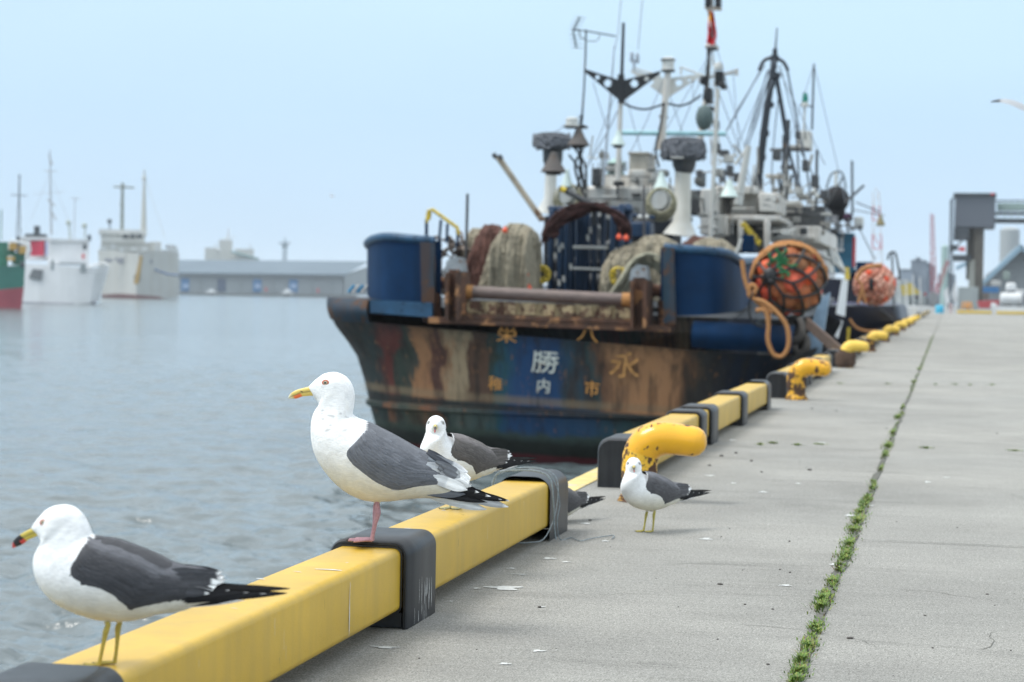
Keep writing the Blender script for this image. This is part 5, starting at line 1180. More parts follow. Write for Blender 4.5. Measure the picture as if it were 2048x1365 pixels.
def clutter(m):
    r = random.Random(21)
    for k_ in range(52):
        x, y = 1440+r.random()*215, 300+r.random()*160
        if y < 380 and r.random() < .45: y += 70
        L_ = 12+r.random()*46; a = r.choice([math.pi/2, math.pi/2, 1.3, 1.8, 0, .4, 2.4])+r.gauss(0, .05); tb(m, [(x, y), (x+math.cos(a)*L_*.7, y-math.sin(a)*L_)], .8+r.random()*2.2, 37+r.random()*4, n=6)
    for k_ in range(30):
        x, y = 1445+r.random()*205, 372+r.random()*95; bxp(m, x, y, x+4+r.random()*16, y+3+r.random()*14, 37+r.random()*4, .3, bev=.01)
parts('deck_gear', M_dirty, clutter)
parts('deck_gear', M_gunm, lambda m: ([tb(m, [(x, y0), (x2, y1)], w_, 39, n=6) for x, y0, x2, y1, w_ in ((1566, 400, 1568, 270, 3.5), (1600, 400, 1592, 250, 2), (1628, 128, 1624, 260, 2.2), (1634, 300, 1632, 420, 3), (1540, 300, 1620, 300, 3), (1576, 240, 1570, 410, 5), (1556, 350, 1566, 405, 3), (1584, 350, 1572, 405, 3), (1607, 185, 1610, 280, 1.4), (1600, 210, 1626, 214, 1.5), (1648, 392, 1600, 300, 1.4), (1655, 410, 1688, 352, 1.8), (1590, 452, 1652, 455, 4), (1556, 430, 1640, 432, 5))]))
def clutter2(m):
    r = random.Random(33)
    for k_ in range(46):
        x, y = 1150+r.random()*290, 330+r.random()*105
        if r.random() < .5: tb(m, [(x, y), (x+r.gauss(0, 3), y-8-r.random()*40)], .8+r.random()*1.8, 33.5+r.random()*2, n=6)
        else: bxp(m, x, y, x+4+r.random()*14, y+3+r.random()*10, 34.1, .35, bev=.01)
def clutter3(m):
    r = random.Random(77)
    for k_ in range(56):
        x, y = 1170+r.random()*480, 300+r.random()*170
        if x > 1500 and y < 360: y += 70
        q_ = r.random()
        if q_ < .45: tb(m, [(x, y), (x+r.gauss(0, 4), y-14-r.random()*46)], .7+r.random()*1.5, 32.5+r.random()*4, n=6)
        elif q_ < .75: bxp(m, x, y, x+5+r.random()*18, y+4+r.random()*14, 32.5+r.random()*4, .3, bev=.01)
        else: tb(m, [(x, y), (x+18+r.random()*30, y+r.gauss(0, 3))], .9+r.random()*1.6, 32.5+r.random()*4, n=6)
parts('deck_fitting', mat('fitting_pale', (.42, .43, .41), .6, noise=(2.3, .7), rust=(4, .62, (.16, .09, .05))), clutter3)
parts('deck_fitting', mat('fitting_mixed', (.20, .21, .20), .6, noise=(1.7, .95)), clutter2)
parts('beacon', M_white2, lambda m: (lat_(m, 1610, 214, 39, [(7, 0), (7, 8), (5, 9)], 14), tb(m, [(1610, 212), (1606, 290)], 2, 39), bxp(m, 1596, 262, 1622, 300, 39.5, .5)))
part('beacon_glass', mat('green_glass', (.01, .22, .16), .2), lambda m: lat_(m, 1610, 206, 39, [(5.5, 0), (6, 10), (4, 19), (.3, 20)], 14))
part('yellow_ladder', M_yel2, lambda m: (tb(m, [(1487, 446), (1520, 492)], 2.6, 34.5), [tb(m, [(1482+k_*5, 452+k_*6), (1492+k_*5, 446+k_*6)], 3.4, 34.5) for k_ in range(7)]))
part('blue_locker', M_blue, lambda m: bxp(m, 1483, 470, 1508, 505, 34.4, .5))
parts('gangway_rail', M_white2, lambda m: (tb(m, [(1483, 478), (1470, 515)], 3.5, 30), tb(m, [(1640, 430), (1662, 520), (1690, 545)], 5, 42), tb(m, [(1620, 395), (1640, 440), (1668, 530)], 6, 42), tb(m, [(1600, 492), (1660, 520)], 4, 40)))
# ---- things lying on the trawler ----
def net_mat(name, c, c2): return mat(name, c, .95, noise=(14, .35), streak=(9, .55, c2), bump=(55, .9, .02))
M_nb = net_mat('net_brown', (.12, .055, .042), (.06, .028, .022)); M_nt = net_mat('net_beige', (.30, .27, .20), (.15, .135, .10)); M_nd = net_mat('net_maroon', (.050, .018, .016), (.02, .010, .010))
def netpile(name, mt, label, tops, yb, Y, dep, folds=18, amp=.05, parent=None, seed=1):
    r = random.Random(seed); m = MB(); nx = 90; tx = np.linspace(tops[0][0], tops[-1][0], nx); ty = np.interp(tx, [t[0] for t in tops], [t[1] for t in tops]); rows = []
    for i, (x, y) in enumerate(zip(tx, ty)):
        e_ = min(1, min(i, nx-1-i)/7)**.5; row = []
        ph = mnoise.noise(Vector((i/nx*folds*1.3, seed*5.1, 0)))*amp*2.4+mnoise.noise(Vector((i/nx*folds*3.1, seed, 4)))*amp*1.1+mnoise.noise(Vector((i*.06, seed, 0)))*amp*2.5
        for j in range(26):
            t = j/25; a = t*math.pi; py = yb-(yb-y)*math.sin(a)**.55*(.93+.07*e_); d = -math.cos(a)*dep/2*e_
            nn = mnoise.noise(Vector((x*.05, j*.35, seed*3)))*.09
            row.append(P(x, py+nn*30, Y+dep/2)+Vector((0, d+(ph+nn)*(1 if t < .6 else .4)*(.35+.65*math.sin(a)), nn*.5)))
        rows.append(row)
    m.grid(rows)
    for k_ in range(int(nx*.75)):
        i = r.random()*(nx-1); j = 6+r.random()*6; pts = []
        for q_ in range(9):
            ii = min(nx-1, max(0, int(i))); jj = min(25, max(0, int(j))); pts.append(rows[ii][jj]+Vector((0, -.012-.02*r.random(), 0))); i += r.gauss(0, 1.6); j -= .6+r.random()*.9
        m.tube(curve(pts, 3), .008+.012*r.random(), 5)
    o = m.build(name, mt, None, loc=tuple(P((tx[0]+tx[-1])/2, yb, Y))); tag(o, label, 'fishing net', 'fishing nets heaped on the trawler'); return o
netpile('fishing_net', M_nt, 'beige net at the far left of the net heap, behind the brown one', [(928, 560), (934, 485), (950, 458), (975, 455), (990, 480), (1000, 560)], 590, 29.2, 1.2, 5, .04, seed=4)
netpile('fishing_net', M_nb, 'reddish brown fishing net hanging between two beige nets', [(938, 590), (946, 520), (958, 470), (975, 450), (998, 450), (1008, 462), (1004, 520), (1010, 590)], 592, 28.6, 1.0, 7, .06, seed=2)
netpile('fishing_net', M_nt, 'tall beige fishing net draped in long folds left of the blue gantry', [(968, 590), (985, 525), (1000, 480), (1012, 455), (1025, 446), (1050, 450), (1075, 462), (1082, 500), (1078, 592)], 594, 28.2, 1.3, 9, .07, seed=3)
netpile('fishing_net', M_nt, 'rounded beige net heap behind the starboard roller post', [(1208, 590), (1214, 530), (1235, 500), (1270, 486), (1295, 472), (1325, 470), (1350, 482), (1365, 500), (1372, 590)], 600, 29, 1.6, 10, .06, seed=6)
netpile('fishing_net', M_nb, 'low brown net behind the starboard bulwark', [(1350, 510), (1370, 486), (1390, 472), (1420, 476), (1440, 500)], 540, 30.5, 1.2, 5, .04, seed=7)
netpile('fishing_net', M_nt, 'beige net spilling along the top of the starboard bulwark', [(1385, 520), (1392, 485), (1415, 474), (1445, 480), (1470, 496), (1480, 525)], 545, 29.8, 1.2, 6, .05, seed=8)
part('deck_floodlight', M_white2, lambda m: (m.ball(P(1280, 435, 31), .04, 12))); part('deck_floodlight', M_white2, lambda m: (m.ball(P(1293, 435, 31), .04, 12)))
def sheaf():
    m = MB(); r = random.Random(3)
    for k_ in range(34):
        f = k_/33; o_ = r.gauss(0, .8); pts = [(1218+f*26+o_, 592+f*4), (1240+f*24, 560-f*2), (1262+f*16, 532-8*(1-f)), (1292+f*4, 508+f*24), (1318-f*6, 516+f*22), (1334-f*8, 545+f*10)]
        tb(m, [(x, y, 28.0+.25*f+r.random()*.25) for x, y in pts], 3.2, 28, smooth=True, n=7)
    o = m.build('fishing_net', mat('net_sheaf', (.33, .32, .24), .9, noise=(25, .3), bump=(40, .8, .02)), loc=tuple(P(1270, 560, 28))); tag(o, 'sheaf of pale green-beige netting bent in an arch over the starboard roller post', 'fishing net', 'fishing nets heaped on the trawler')
sheaf()
def drape():
    m = MB(); r = random.Random(12)
    for k_ in range(120):
        f = r.random(); side = r.random() < .5
        if side: pts = [(1205+r.gauss(0, 6), 412+r.gauss(0, 3)), (1160+r.gauss(0, 5), 406+f*26), (1115+f*18, 424+f*24), (1090+f*30, 455+r.gauss(0, 4)), (1083+f*36, 470+r.random()*24*(1-f))]
        else: pts = [(1180+r.gauss(0, 8), 410+r.gauss(0, 3)), (1215+f*6, 414+f*16), (1248-f*20, 432+f*10), (1262-f*24, 456+r.gauss(0, 4)), (1262-f*26, 472-f*14+r.random()*8)]
        tb(m, [(x, y, 29.3+r.random()*.5) for x, y in pts], 1.8, 29, smooth=True, n=5)
    o = m.build('fishing_net', M_nd, loc=tuple(P(1170, 440, 29.4))); tag(o, 'dark maroon net slung over the top of the blue gantry', 'fishing net', 'fishing nets heaped on the trawler')
drape()
def heap_ropes():
    m = MB(); r = random.Random(5)
    for k_ in range(46):
        x, y = 880+r.random()*55, 470+r.random()*100; pts = [(x, y)]
        for q_ in range(4): x += r.gauss(0, 9); y += r.gauss(6, 9); pts.append((x, min(y, 590)))
        tb(m, [(a, b, 28.9+r.random()*.6) for a, b in pts], 1.6+r.random()*1.6, 29, smooth=True, n=5)
    o = m.build('tangled_rope', mat('tangle', (.16, .13, .11), .9, noise=(8, .9)), loc=tuple(P(905, 590, 29))); tag(o, 'tangled ropes and floats heaped inside the port bulwark', 'rope')
heap_ropes()
FL = 0
for (x, y, r_, lb) in ((1010, 461, 6, 'red float perched on top of the brown net'), (1051, 550, 7, 'red float at the foot of the tall beige net'), (1058, 577, 6, 'red float just above the stern roller'), (1238, 475, 6, 'left one of two red floats under the maroon net'), (1252, 477, 6, 'right one of two red floats under the maroon net')):
    m = MB(); Y = 28.3 if x < 1100 else 29.2; m.ball(P(x, y, Y), r_*Y/F, 16); m.tube([P(x, y-r_*.9, Y), P(x, y-r_*1.5, Y)], .012, 6); o = m.build('float', M_orange, loc=tuple(P(x, y, Y))); tag(o, lb, 'float', 'red net floats on the trawler')
m = MB()
for k_ in range(3): m.ball(P(818+k_*8, 477, 28), .05, 10, sc=(1.4, 1, .7))
o = m.build('work_glove', M_yel2, loc=tuple(P(826, 477, 28))); tag(o, 'yellow work glove left on the port bulwark top', 'glove')
m = MB()
for k_ in range(4): m.tube([P(697+k_*9, 585, 28.9), P(709+k_*9, 571, 28.9)], .028, 6, mi=k_ % 2)
o = m.build('tarpaulin', [mat('tarp_blue', (.05, .25, .45), .5), mat('tarp_white', (.6, .6, .58), .5)], loc=tuple(P(712, 580, 28.9))); tag(o, 'blue and white striped tarpaulin bundle on the port deck edge', 'tarpaulin')
# ---- big netted fender balls ----
def fender(px_, py_, rpx, Y, label, nb, colors, seed=1, net=M_black, netr=.021, loops=True, starn=9):
    c = P(px_, py_, Y); Rr = rpx*Y/F; t = thing('fender_ball', tuple(c-Vector((0, 0, Rr))), label, 'fender', 'giant netted float bundles'); r = random.Random(seed)
    m = MB(); g = math.pi*(3-math.sqrt(5))
    for i in range(nb):
        z = 1-2*(i+.5)/nb; q_ = i*g; d = Vector((math.sqrt(1-z*z)*math.cos(q_), math.sqrt(1-z*z)*math.sin(q_), z)); s_ = Rr*2.05/math.sqrt(nb)
        m.ball(c+d*(Rr-s_*(.92 if Y < 40 else .6)), s_*(.95+.1*r.random()), 16, 0, r.choice(colors), sc=(1, 1, 1))
    m.ball(c, Rr*.82, 20, 0, (.05, .03, .02)); m.build('float_bundle', mat('bundle_floats', (1, 1, 1), .5, attr=True, noise=(7, .35), spec=.3, rust=(5, .64, (.14, .06, .03))), t, col=True)
    if Y < 40:
        m = MB(); u0 = Vector((-.42, -.88, .10)).normalized(); a_1 = u0.orthogonal().normalized(); b_1 = u0.cross(a_1)
        def sph(th, ph): return c+(u0*math.cos(th)+(a_1*math.cos(ph)+b_1*math.sin(ph))*math.sin(th))*Rr*1.035
        for k_ in range(starn):
            p0 = 2*math.pi*k_/starn; p1 = 2*math.pi*(k_+.5)/starn; pm1 = 2*math.pi*(k_-.5)/starn
            for (ta, pa, tb_, pb_) in ((.05, p0, .62, p0), (.62, p0, 1.02, p1), (.62, p0, 1.02, pm1), (1.02, p1, 1.5, p0), (1.02, pm1, 1.5, p0), (1.5, p0, 2.0, p1), (1.5, p0, 2.0, pm1), (2.0, p1, 2.8, p1)):
                m.tube([sph(ta*(1-x)+tb_*x, pa*(1-x)+pb_*x) for x in np.linspace(0, 1, 7)], netr, 7)
        m.ball(sph(0, 0), Rr*.20, 12, sc=(1.0, .6, 1.2)); m.ball(sph(.15, 1), Rr*.12, 10)
        m.build('fender_net', net, t)
        m = MB()
        for k_ in range(26): q_ = r.random()*6; s1 = sph(.35+.35*r.random(), 3.4+r.gauss(0, .55)); m.tube([s1, s1+Vector((r.gauss(0, .08), -.03, r.gauss(0, .08)))], .02, 5)
        m.build('green_twine', mat('twine_green', (.02, .14, .05), .8), t)
    else:
        m = MB(); m.ball(c+Vector((-.05, -Rr, .0)), Rr*.22, 10, sc=(.6, .5, 1.6)); m.build('fender_net', net, t)
    return t, c, Rr
oc = [(.66, .11, .04), (.42, .13, .05), (.30, .12, .05), (.70, .13, .07), (.24, .10, .04), (.40, .15, .07), (.55, .07, .03)]
ft, fc, fr_ = fender(1578, 561, 71, 27.6, 'giant bundle of orange floats in black netting hung on the near trawler\'s quarter', 44, oc, seed=2)
fender(1749, 570, 40, 47, 'smaller bundle of pink floats in netting hung on the second vessel', 150, [(.48, .20, .14), (.55, .26, .18), (.38, .14, .09), (.62, .34, .26), (.62, .08, .03)], seed=6)
m = MB(); r = random.Random(2)
for k_ in range(9):
    f = k_/8; ro = fr_*1.075
    pts = []
    for q_ in np.linspace(R(182-f*10), R(2+f*22), 30):
        ty = -(.04+.40*f*(.35+.65*max(0, math.cos((q_-R(120))*.9)))); k2 = math.sqrt(max(.05, 1-ty*ty)); pts.append(fc+Vector((math.cos(q_)*ro*k2*.99, ty*ro, math.sin(q_)*ro*k2))+Vector((r.gauss(0, .006), r.gauss(0, .006), r.gauss(0, .008))))
    m.tube(pts, .021, 7)
o = m.build('rope', M_tan, loc=tuple(fc)); tag(o, 'thick tan ropes laid over the top of the giant orange fender bundle', 'rope')
m = MB()
tb(m, [(1484, 520), (1490, 560), (1502, 590), (1512, 578), (1502, 570), (1498, 590), (1510, 600), (1530, 620), (1540, 640)], 4.5, 27.0, smooth=True)
tb(m, [(1512, 622), (1530, 622), (1537, 650), (1536, 682), (1548, 710), (1566, 712), (1577, 690), (1574, 655), (1556, 628), (1530, 606), (1512, 600)], 4.6, 26.8, smooth=True)
tb(m, [(1514, 600), (1526, 612), (1542, 628)], 6, 26.9, smooth=True)
o = m.build('rope', M_tan, loc=tuple(P(1540, 650, 26.8))); tag(o, 'tan rope hanging in a long loop below the orange fender bundle', 'rope')
m = MB(); tb(m, [(1506, 585), (1498, 610), (1500, 635), (1512, 650), (1530, 655)], 2.4, 26.9, smooth=True); o = m.build('hose', M_black, loc=tuple(P(1506, 620, 26.9))); tag(o, 'thin black hose curling beside the hanging tan rope', 'hose')
# mooring strap from bollard 3, gangway gear between ship and quay
m = MB(); b3 = Vector((b2.x, b2.y+PB, 0)); A1 = P(1615, 645, 26.4)
dirn = (b3+Vector((-.02, 0, .10))-A1)
m.slab([A1+Vector((0, 0, .06)), b3+Vector((.0, -.09, .17)), b3+Vector((.0, -.09, .03)), A1-Vector((0, 0, .08))], (.03, .05, 0))
m.lathe((b3.x-.03, b3.y, .02), [(.10, 0), (.115, .03), (.11, .07), (.12, .11), (.10, .15)], 20)
o = m.build('mooring_strap', mat('strap', (.075, .045, .030), .85, noise=(14, .4), bump=(40, .7, .01)), loc=tuple(b3)); tag(o, 'broad brown mooring strap looped round the third bollard', 'mooring strap')
# ======================= second vessel and the far side of the harbour =======================
M_navy = mat('navy_hull', (.006, .008, .022), .4, noise=(2, .3), streak=(3, .2, (.03, .02, .02)))
M_far_white = mat('far_white', (.62, .64, .65), .6, noise=(.6, .10), streak=(1.2, .25, (.35, .30, .25)))
M_far_grey = mat('far_grey', (.30, .33, .34), .7, noise=(.5, .15))
M_far_dark = mat('far_dark', (.05, .06, .07), .7, noise=(.8, .3))
M_far_red = mat('far_red', (.55, .06, .07), .6, noise=(.6, .15))
def sub(parent):
    def f(name, mt, fn): mb = MB(); fn(mb); return mb.build(name, mt, parent)
    def fs(name, mt, fn): fn(Sep(name, mt, parent))
    return f, fs
Y2 = 59.0
v2 = thing('fishing_boat', (P(1640, 700, Y2).x, Y2+10, WATER), 'dark navy fishing boat beyond the trawler, with a black net drum and blue door', 'fishing boat'); pt2, pts2 = sub(v2)
def hull2(m):
    rows = []
    for (xl, xr, y, off) in ((1400, 1796, 612, 0), (1400, 1802, 640, .1), (1408, 1790, 655, .2), (1420, 1770, 672, .4), (1430, 1758, 700, .7), (1440, 1748, 745, 1.4)):
        c, h = (xl+xr)/2, (xr-xl)/2; row = []
        for s_ in np.linspace(-1, 1, 33):
            q_ = abs(s_); px_ = c+h*math.copysign(math.sin(q_*math.pi/2)**.9, s_); row.append(P(px_, y, Y2+off)+Vector((0, 1.6*(1-math.cos(q_*math.pi/2)), 0)))
        ext = lambda p: Vector((p.x+.0, Y2+24, p.z+.5)); mid_ = lambda p: Vector((p.x, Y2+12, p.z))
        rows.append([ext(row[0])+Vector((2.2, 0, 0)), mid_(row[0])]+row+[mid_(row[-1]), ext(row[-1])-Vector((2.2, 0, 0))])
    m.grid(rows); m.f.append(tuple(range(len(rows[0])))); m.m.append(0); m.sm.append(False)
pt2('hull', M_navy, hull2)
pt2('hull_rim', mat('rim_lilac', (.12, .12, .20), .5), lambda m: tb(m, [(1640, 606), (1700, 607), (1745, 612)], 2.4, Y2-.1))
pt2('bulwark', M_navy, lambda m: m.slab([P(1630, 556, Y2+.3), P(1712, 560, Y2+.3), P(1716, 606, Y2+.3), P(1630, 606, Y2+.3)], (0, .3, 0)))
pt2('deckhouse', M_far_white, lambda m: (bxp(m, 1600, 462, 1656, 600, Y2+4, 4)))
o_ = pt2('door', mat('door_blue', (.02, .12, .20), .5, noise=(4, .2)), lambda m: bxp(m, 1655, 466, 1706, 546, Y2+2, 1.2))
pt2('door_sign', M_far_white, lambda m: (bxp(m, 1661, 476, 1686, 494, Y2+1.9, .06), bxp(m, 1664, 496, 1687, 504, Y2+1.9, .06)))
pt2('door_sign_mark', mat('sign_mark', (.03, .13, .20), .5), lambda m: m.tube([P(1673+7*math.cos(q_), 485+6*math.sin(q_), Y2+1.86) for q_ in np.linspace(0, 6.28, 16, endpoint=False)], .025, 6, closed=True))
pt2('red_post', M_far_red, lambda m: bxp(m, 1704, 474, 1710, 535, Y2+2, .3))
pt2('net_drum', mat('drum_black', (.006, .006, .008), .8, bump=(10, .6, .03)), lambda m: (m.ball(P(1672, 400, Y2+2), 27*Y2/F, 24, sc=(1, 1, 1.05)), m.ball(P(1668, 428, Y2+2), 20*Y2/F, 16, sc=(1.2, 1, 1))))
pts2('net_bundle', mat('purple_net', (.035, .012, .035), .9, noise=(4, .5)), lambda m: (m.ball(P(1655, 432, Y2+1.6), 10*Y2/F, 12), m.ball(P(1696, 436, Y2+1.6), 10*Y2/F, 12)))
def c2(m):
    r = random.Random(14)
    for k_ in range(30):
        x, y = 1640+r.random()*75, 430+r.random()*45; bxp(m, x, y, x+4+r.random()*9, y+3+r.random()*8, Y2+.8+r.random(), .4, bev=.02)
pts2('deck_gear', mat('gear_mixed', (.16, .17, .18), .6, noise=(1.1, .95)), c2)
pts2('pole', M_gunm, lambda m: (tb(m, [(1704, 322), (1705, 430)], 2.4, Y2+1.5), tb(m, [(1690, 406), (1728, 371)], 2.6, Y2+1.5), tb(m, [(1652, 378), (1664, 348), (1684, 346), (1692, 378)], 1.8, Y2+2, smooth=True), tb(m, [(1712, 405), (1762, 425)], 1.2, Y2+3), tb(m, [(1706, 420), (1770, 432)], .9, Y2+3), tb(m, [(1720, 460), (1750, 520)], 1.0, Y2+3), tb(m, [(1784, 505), (1788, 620)], 2, Y2+1), tb(m, [(1776, 520), (1779, 508), (1790, 506), (1796, 530), (1800, 560)], 2.2, Y2+3, smooth=True)))
pts2('pole', M_white2, lambda m: (tb(m, [(1672, 345), (1672, 378)], 3.5, Y2+2), tb(m, [(1643, 440), (1652, 500), (1665, 545)], 5.5, Y2), bxp(m, 1708, 434, 1726, 456, Y2+2, .5), tb(m, [(1668, 500), (1690, 548)], 4, Y2)))
pt2('hanging_lamp', mat('lamp_brass', (.20, .17, .08), .5), lambda m: lat_(m, 1761, 452, Y2+3, [(8, 0), (9, 2), (5, 12), (2, 20), (1, 24)], 14))
pt2('buoy', M_yel2, lambda m: m.ball(P(1652, 476, Y2+1), 9*Y2/F, 14, sc=(.9, .9, 1.2)))
pts2('fender_board', mat('board_white', (.72, .76, .78), .4), lambda m: (m.slab([P(1684, 560, Y2-1.2), P(1696, 560, Y2-1.2), P(1690, 634, Y2-1.2), P(1672, 628, Y2-1.2)], (0, .2, 0)), m.slab([P(1668, 640, Y2-1.2), P(1686, 642, Y2-1.2), P(1676, 678, Y2-1.2), P(1660, 662, Y2-1.2)], (0, .2, 0))))
pts2('locker', M_blue, lambda m: (bxp(m, 1712, 524, 1745, 560, Y2+2, .8), bxp(m, 1700, 540, 1730, 600, Y2+3, .8)))
pts2('stanchion', M_yel2, lambda m: (tb(m, [(1693, 535), (1695, 560)], 5, Y2), tb(m, [(1698, 655), (1696, 682)], 3, Y2-1)))
m = MB(); tb(m, [(1699, 638), (1712, 655), (1735, 663), (1762, 662)], 2.6, Y2-1, smooth=True); o = m.build('rope', M_tan, loc=tuple(P(1730, 655, Y2-1))); tag(o, 'tan rope sagging from the navy boat towards the quay', 'rope')
m = MB(); tb(m, [(1712, 560), (1724, 540), (1744, 533), (1764, 531)], 4, Y2-12.6, smooth=True); tb(m, [(1716, 560), (1724, 575), (1716, 608)], 2.6, Y2-12.6, smooth=True); tb(m, [(1724, 575), (1732, 608)], 2.6, Y2-12.6); o = m.build('rope', M_tan, loc=tuple(P(1720, 570, Y2-12.6))); tag(o, 'orange-tan rope holding the smaller pink fender bundle', 'rope')
m = MB(); tb(m, [(1762, 620), (1785, 640), (1812, 662)], 2.2, 52, smooth=True); o = m.build('mooring_line', M_black, loc=tuple(P(1785, 640, 52))); tag(o, 'black mooring line from the navy boat down to the quay bollards', 'rope')
# stacked planks and old tyre fenders in the gap between trawler and quay
m = MB(); m.slab([P(1640, 600, 34), P(1660, 585, 34), P(1640, 720, 34), P(1600, 720, 34)], (0, .3, 0)); o = m.build('gangplank', mat('plank_paleblue', (.22, .33, .45), .6, noise=(3, .3)), loc=tuple(P(1630, 680, 34))); tag(o, 'pale blue gangplank leaning between the trawler and the quay', 'gangplank')
for k_, (x, y, r_) in enumerate(((1588, 660, 22), (1600, 690, 20))):
    m = MB(); c = P(x, y, 31.5+k_); m.tube([c+Vector((math.cos(q_)*r_*.7*31/F, .15*math.sin(q_), math.sin(q_)*r_*31/F)) for q_ in np.linspace(0, 6.28, 22, endpoint=False)], .07, 10, closed=True)
    o = m.build('tyre', mat('tyre', (.05, .045, .04), .8, noise=(6, .5)), loc=tuple(c)); tag(o, ['upper worn tyre fender under the giant orange bundle', 'lower worn tyre fender under the giant orange bundle'][k_], 'tyre fender', 'tyre fenders beside the trawler')
# third vessel, pale, far along the quay
v3 = thing('fishing_boat', (P(1790, 640, 95).x, 100, WATER), 'pale blue-white small boat moored far along the quay, with a yellow winch cover', 'fishing boat', None); pt3, pts3 = sub(v3)
pt3('hull', M_far_white, lambda m: (m.slab([P(1775, 612, 92), P(1836, 614, 92), P(1830, 640, 92), P(1780, 650, 92)], (0, 6, 0))))
pts3('deckhouse', M_far_grey, lambda m: (bxp(m, 1790, 560, 1818, 612, 95, 4), bxp(m, 1818, 585, 1850, 612, 96, 3)))
pt3('winch_cover', mat('cover_yellow', (.42, .34, .10), .7), lambda m: m.slab([P(1800, 572, 94), P(1822, 566, 94), P(1842, 588, 94), P(1806, 592, 94)], (0, .6, 0)))
pts3('rail', M_far_white, lambda m: [tb(m, [(x, 560-(x % 3)*5), (x+2, 640)], 1.0, 93, n=6) for x in (1780, 1788, 1797, 1812, 1826, 1840)])
pts3('deck_gear', M_far_red, lambda m: (bxp(m, 1846, 586, 1852, 592, 96, .4), bxp(m, 1830, 592, 1838, 598, 96, .4)))
# ---------- port at the right ----------
def latt(m, x0, y0, x1, y1, w0, w1, Y, r_, n, red=None):
    f = lambda t, s_: (x0*(1-t)+x1*t+s_*(w0*(1-t)+w1*t), y0*(1-t)+y1*t); D = w0*Y/F
    for i in range(n):
        a, b = i/n, (i+1)/n; mi = (1 if i % 2 else 0) if red else 0
        for dy_ in (0, D*1.6):
            for s_ in (-1, 1): tb(m, [(*f(a, s_), Y+dy_), (*f(b, s_), Y+dy_)], r_, Y, mi=mi, n=5)
            s_ = 1 if i % 2 else -1; tb(m, [(*f(a, s_), Y+dy_), (*f(b, -s_), Y+dy_)], r_*.7, Y, mi=mi, n=5); tb(m, [(*f(a, -1), Y+dy_), (*f(a, 1), Y+dy_)], r_*.8, Y, mi=mi, n=5)
m = MB(); latt(m, 1757, 640, 1752, 384, 13, 6, 700, 1.6, 9, True); m.tube([P(1752, 384, 702), P(1752, 376, 702)], .3, 6)
o = m.build('lattice_tower', [mat('tower_white', (.62, .62, .64), .6), mat('tower_red', (.52, .13, .15), .6)], loc=tuple(P(1757, 640, 700))); tag(o, 'tall red and white banded lattice tower in the far distance', 'tower')
m = MB(); latt(m, 1868, 606, 1864, 428, 6, 2.5, 330, .9, 18); latt(m, 1872, 590, 1896, 520, 4, 3, 330, .9, 8); o = m.build('harbour_crane', mat('crane_red', (.36, .06, .07), .6), loc=tuple(P(1868, 606, 330))); tag(o, 'slim dark red lattice crane beyond the end of the quay', 'crane')
YC_ = 235
t = thing('conveyor_tower', tuple(G(1950, 621, 0)), 'grey box-headed conveyor tower on concrete legs at the end of the quay', 'conveyor tower'); pc, pcs = sub(t)
pc('cabin', mat('clad_grey', (.105, .12, .145), .6, streak=(.8, .15, (.12, .13, .15))), lambda m: (bxp(m, 1910, 390, 1990, 456, YC_, 7, bev=.1)))
pc('cabin_roof', M_far_dark, lambda m: bxp(m, 1907, 386, 1993, 393, YC_-.3, 7.6, bev=.05))
pcs('leg', mat('leg_brown', (.13, .115, .095), .8, noise=(.7, .2)), lambda m: (bxp(m, 1948, 456, 1965, 612, YC_+1, 2, bev=.05), bxp(m, 1934, 456, 1946, 560, YC_+2, 1.5)))
pc('leg_light', mat('leg_pale', (.36, .36, .32), .8), lambda m: bxp(m, 1938, 520, 1948, 600, YC_+.8, 1.4))
pcs('platform', M_far_dark, lambda m: (bxp(m, 1906, 510, 1942, 522, YC_-1, 4), bxp(m, 1900, 490, 1916, 500, YC_-1, 3), bxp(m, 1908, 456, 1938, 480, YC_, 4)))
pcs('mast_pole', M_far_dark, lambda m: (tb(m, [(1902, 400), (1898, 618)], 1.8, YC_-1), tb(m, [(1906, 395), (1904, 620)], 1.2, YC_-1), tb(m, [(1902, 400), (1912, 396)], 1.2, YC_-1), tb(m, [(1935, 470), (1902, 505)], 1.6, YC_-1)))
pcs('sign_box', M_far_red, lambda m: (bxp(m, 1918, 494, 1930, 503, YC_-1.5, .5), bxp(m, 1982, 386, 1988, 391, YC_-.4, .4)))
pc('plinth', mat('plinth_grey', (.28, .31, .31), .8, noise=(.6, .1)), lambda m: bxp(m, 1916, 574, 1956, 621, YC_-3, 6, bev=.05))
t = thing('conveyor_bridge', tuple(P(2060, 445, YC_+10)), 'overhead conveyor bridge with pipes running out of the grey tower', 'conveyor bridge'); pc, pcs = sub(t)
pcs('girder', M_far_dark, lambda m: (bxp(m, 1988, 437, 2180, 446, YC_+4, 4), bxp(m, 1990, 424, 2180, 430, YC_+5, 3), tb(m, [(1988, 402), (2180, 402)], 1.4, YC_+4)))
pcs('pipe', mat('pipe_palegreen', (.30, .40, .38), .6), lambda m: (bxp(m, 1994, 406, 2180, 422, YC_+6, 2), [tb(m, [(x, 402), (x, 440)], 1.0, YC_+4) for x in range(1995, 2180, 14)]))
t = thing('storage_shed', tuple(P(2060, 615, 290)), 'large grey gabled shed with pale blue sloping conveyor roof at the right edge', 'shed'); pc, pcs = sub(t)
pc('wall', mat('shed_grey', (.30, .32, .33), .8, streak=(.3, .2, (.18, .19, .2))), lambda m: m.slab([P(1958, 620, 290), P(1958, 570, 290), P(1975, 548, 290), P(2040, 500, 290), P(2110, 555, 290), P(2110, 620, 290)], (0, 22, 0)))
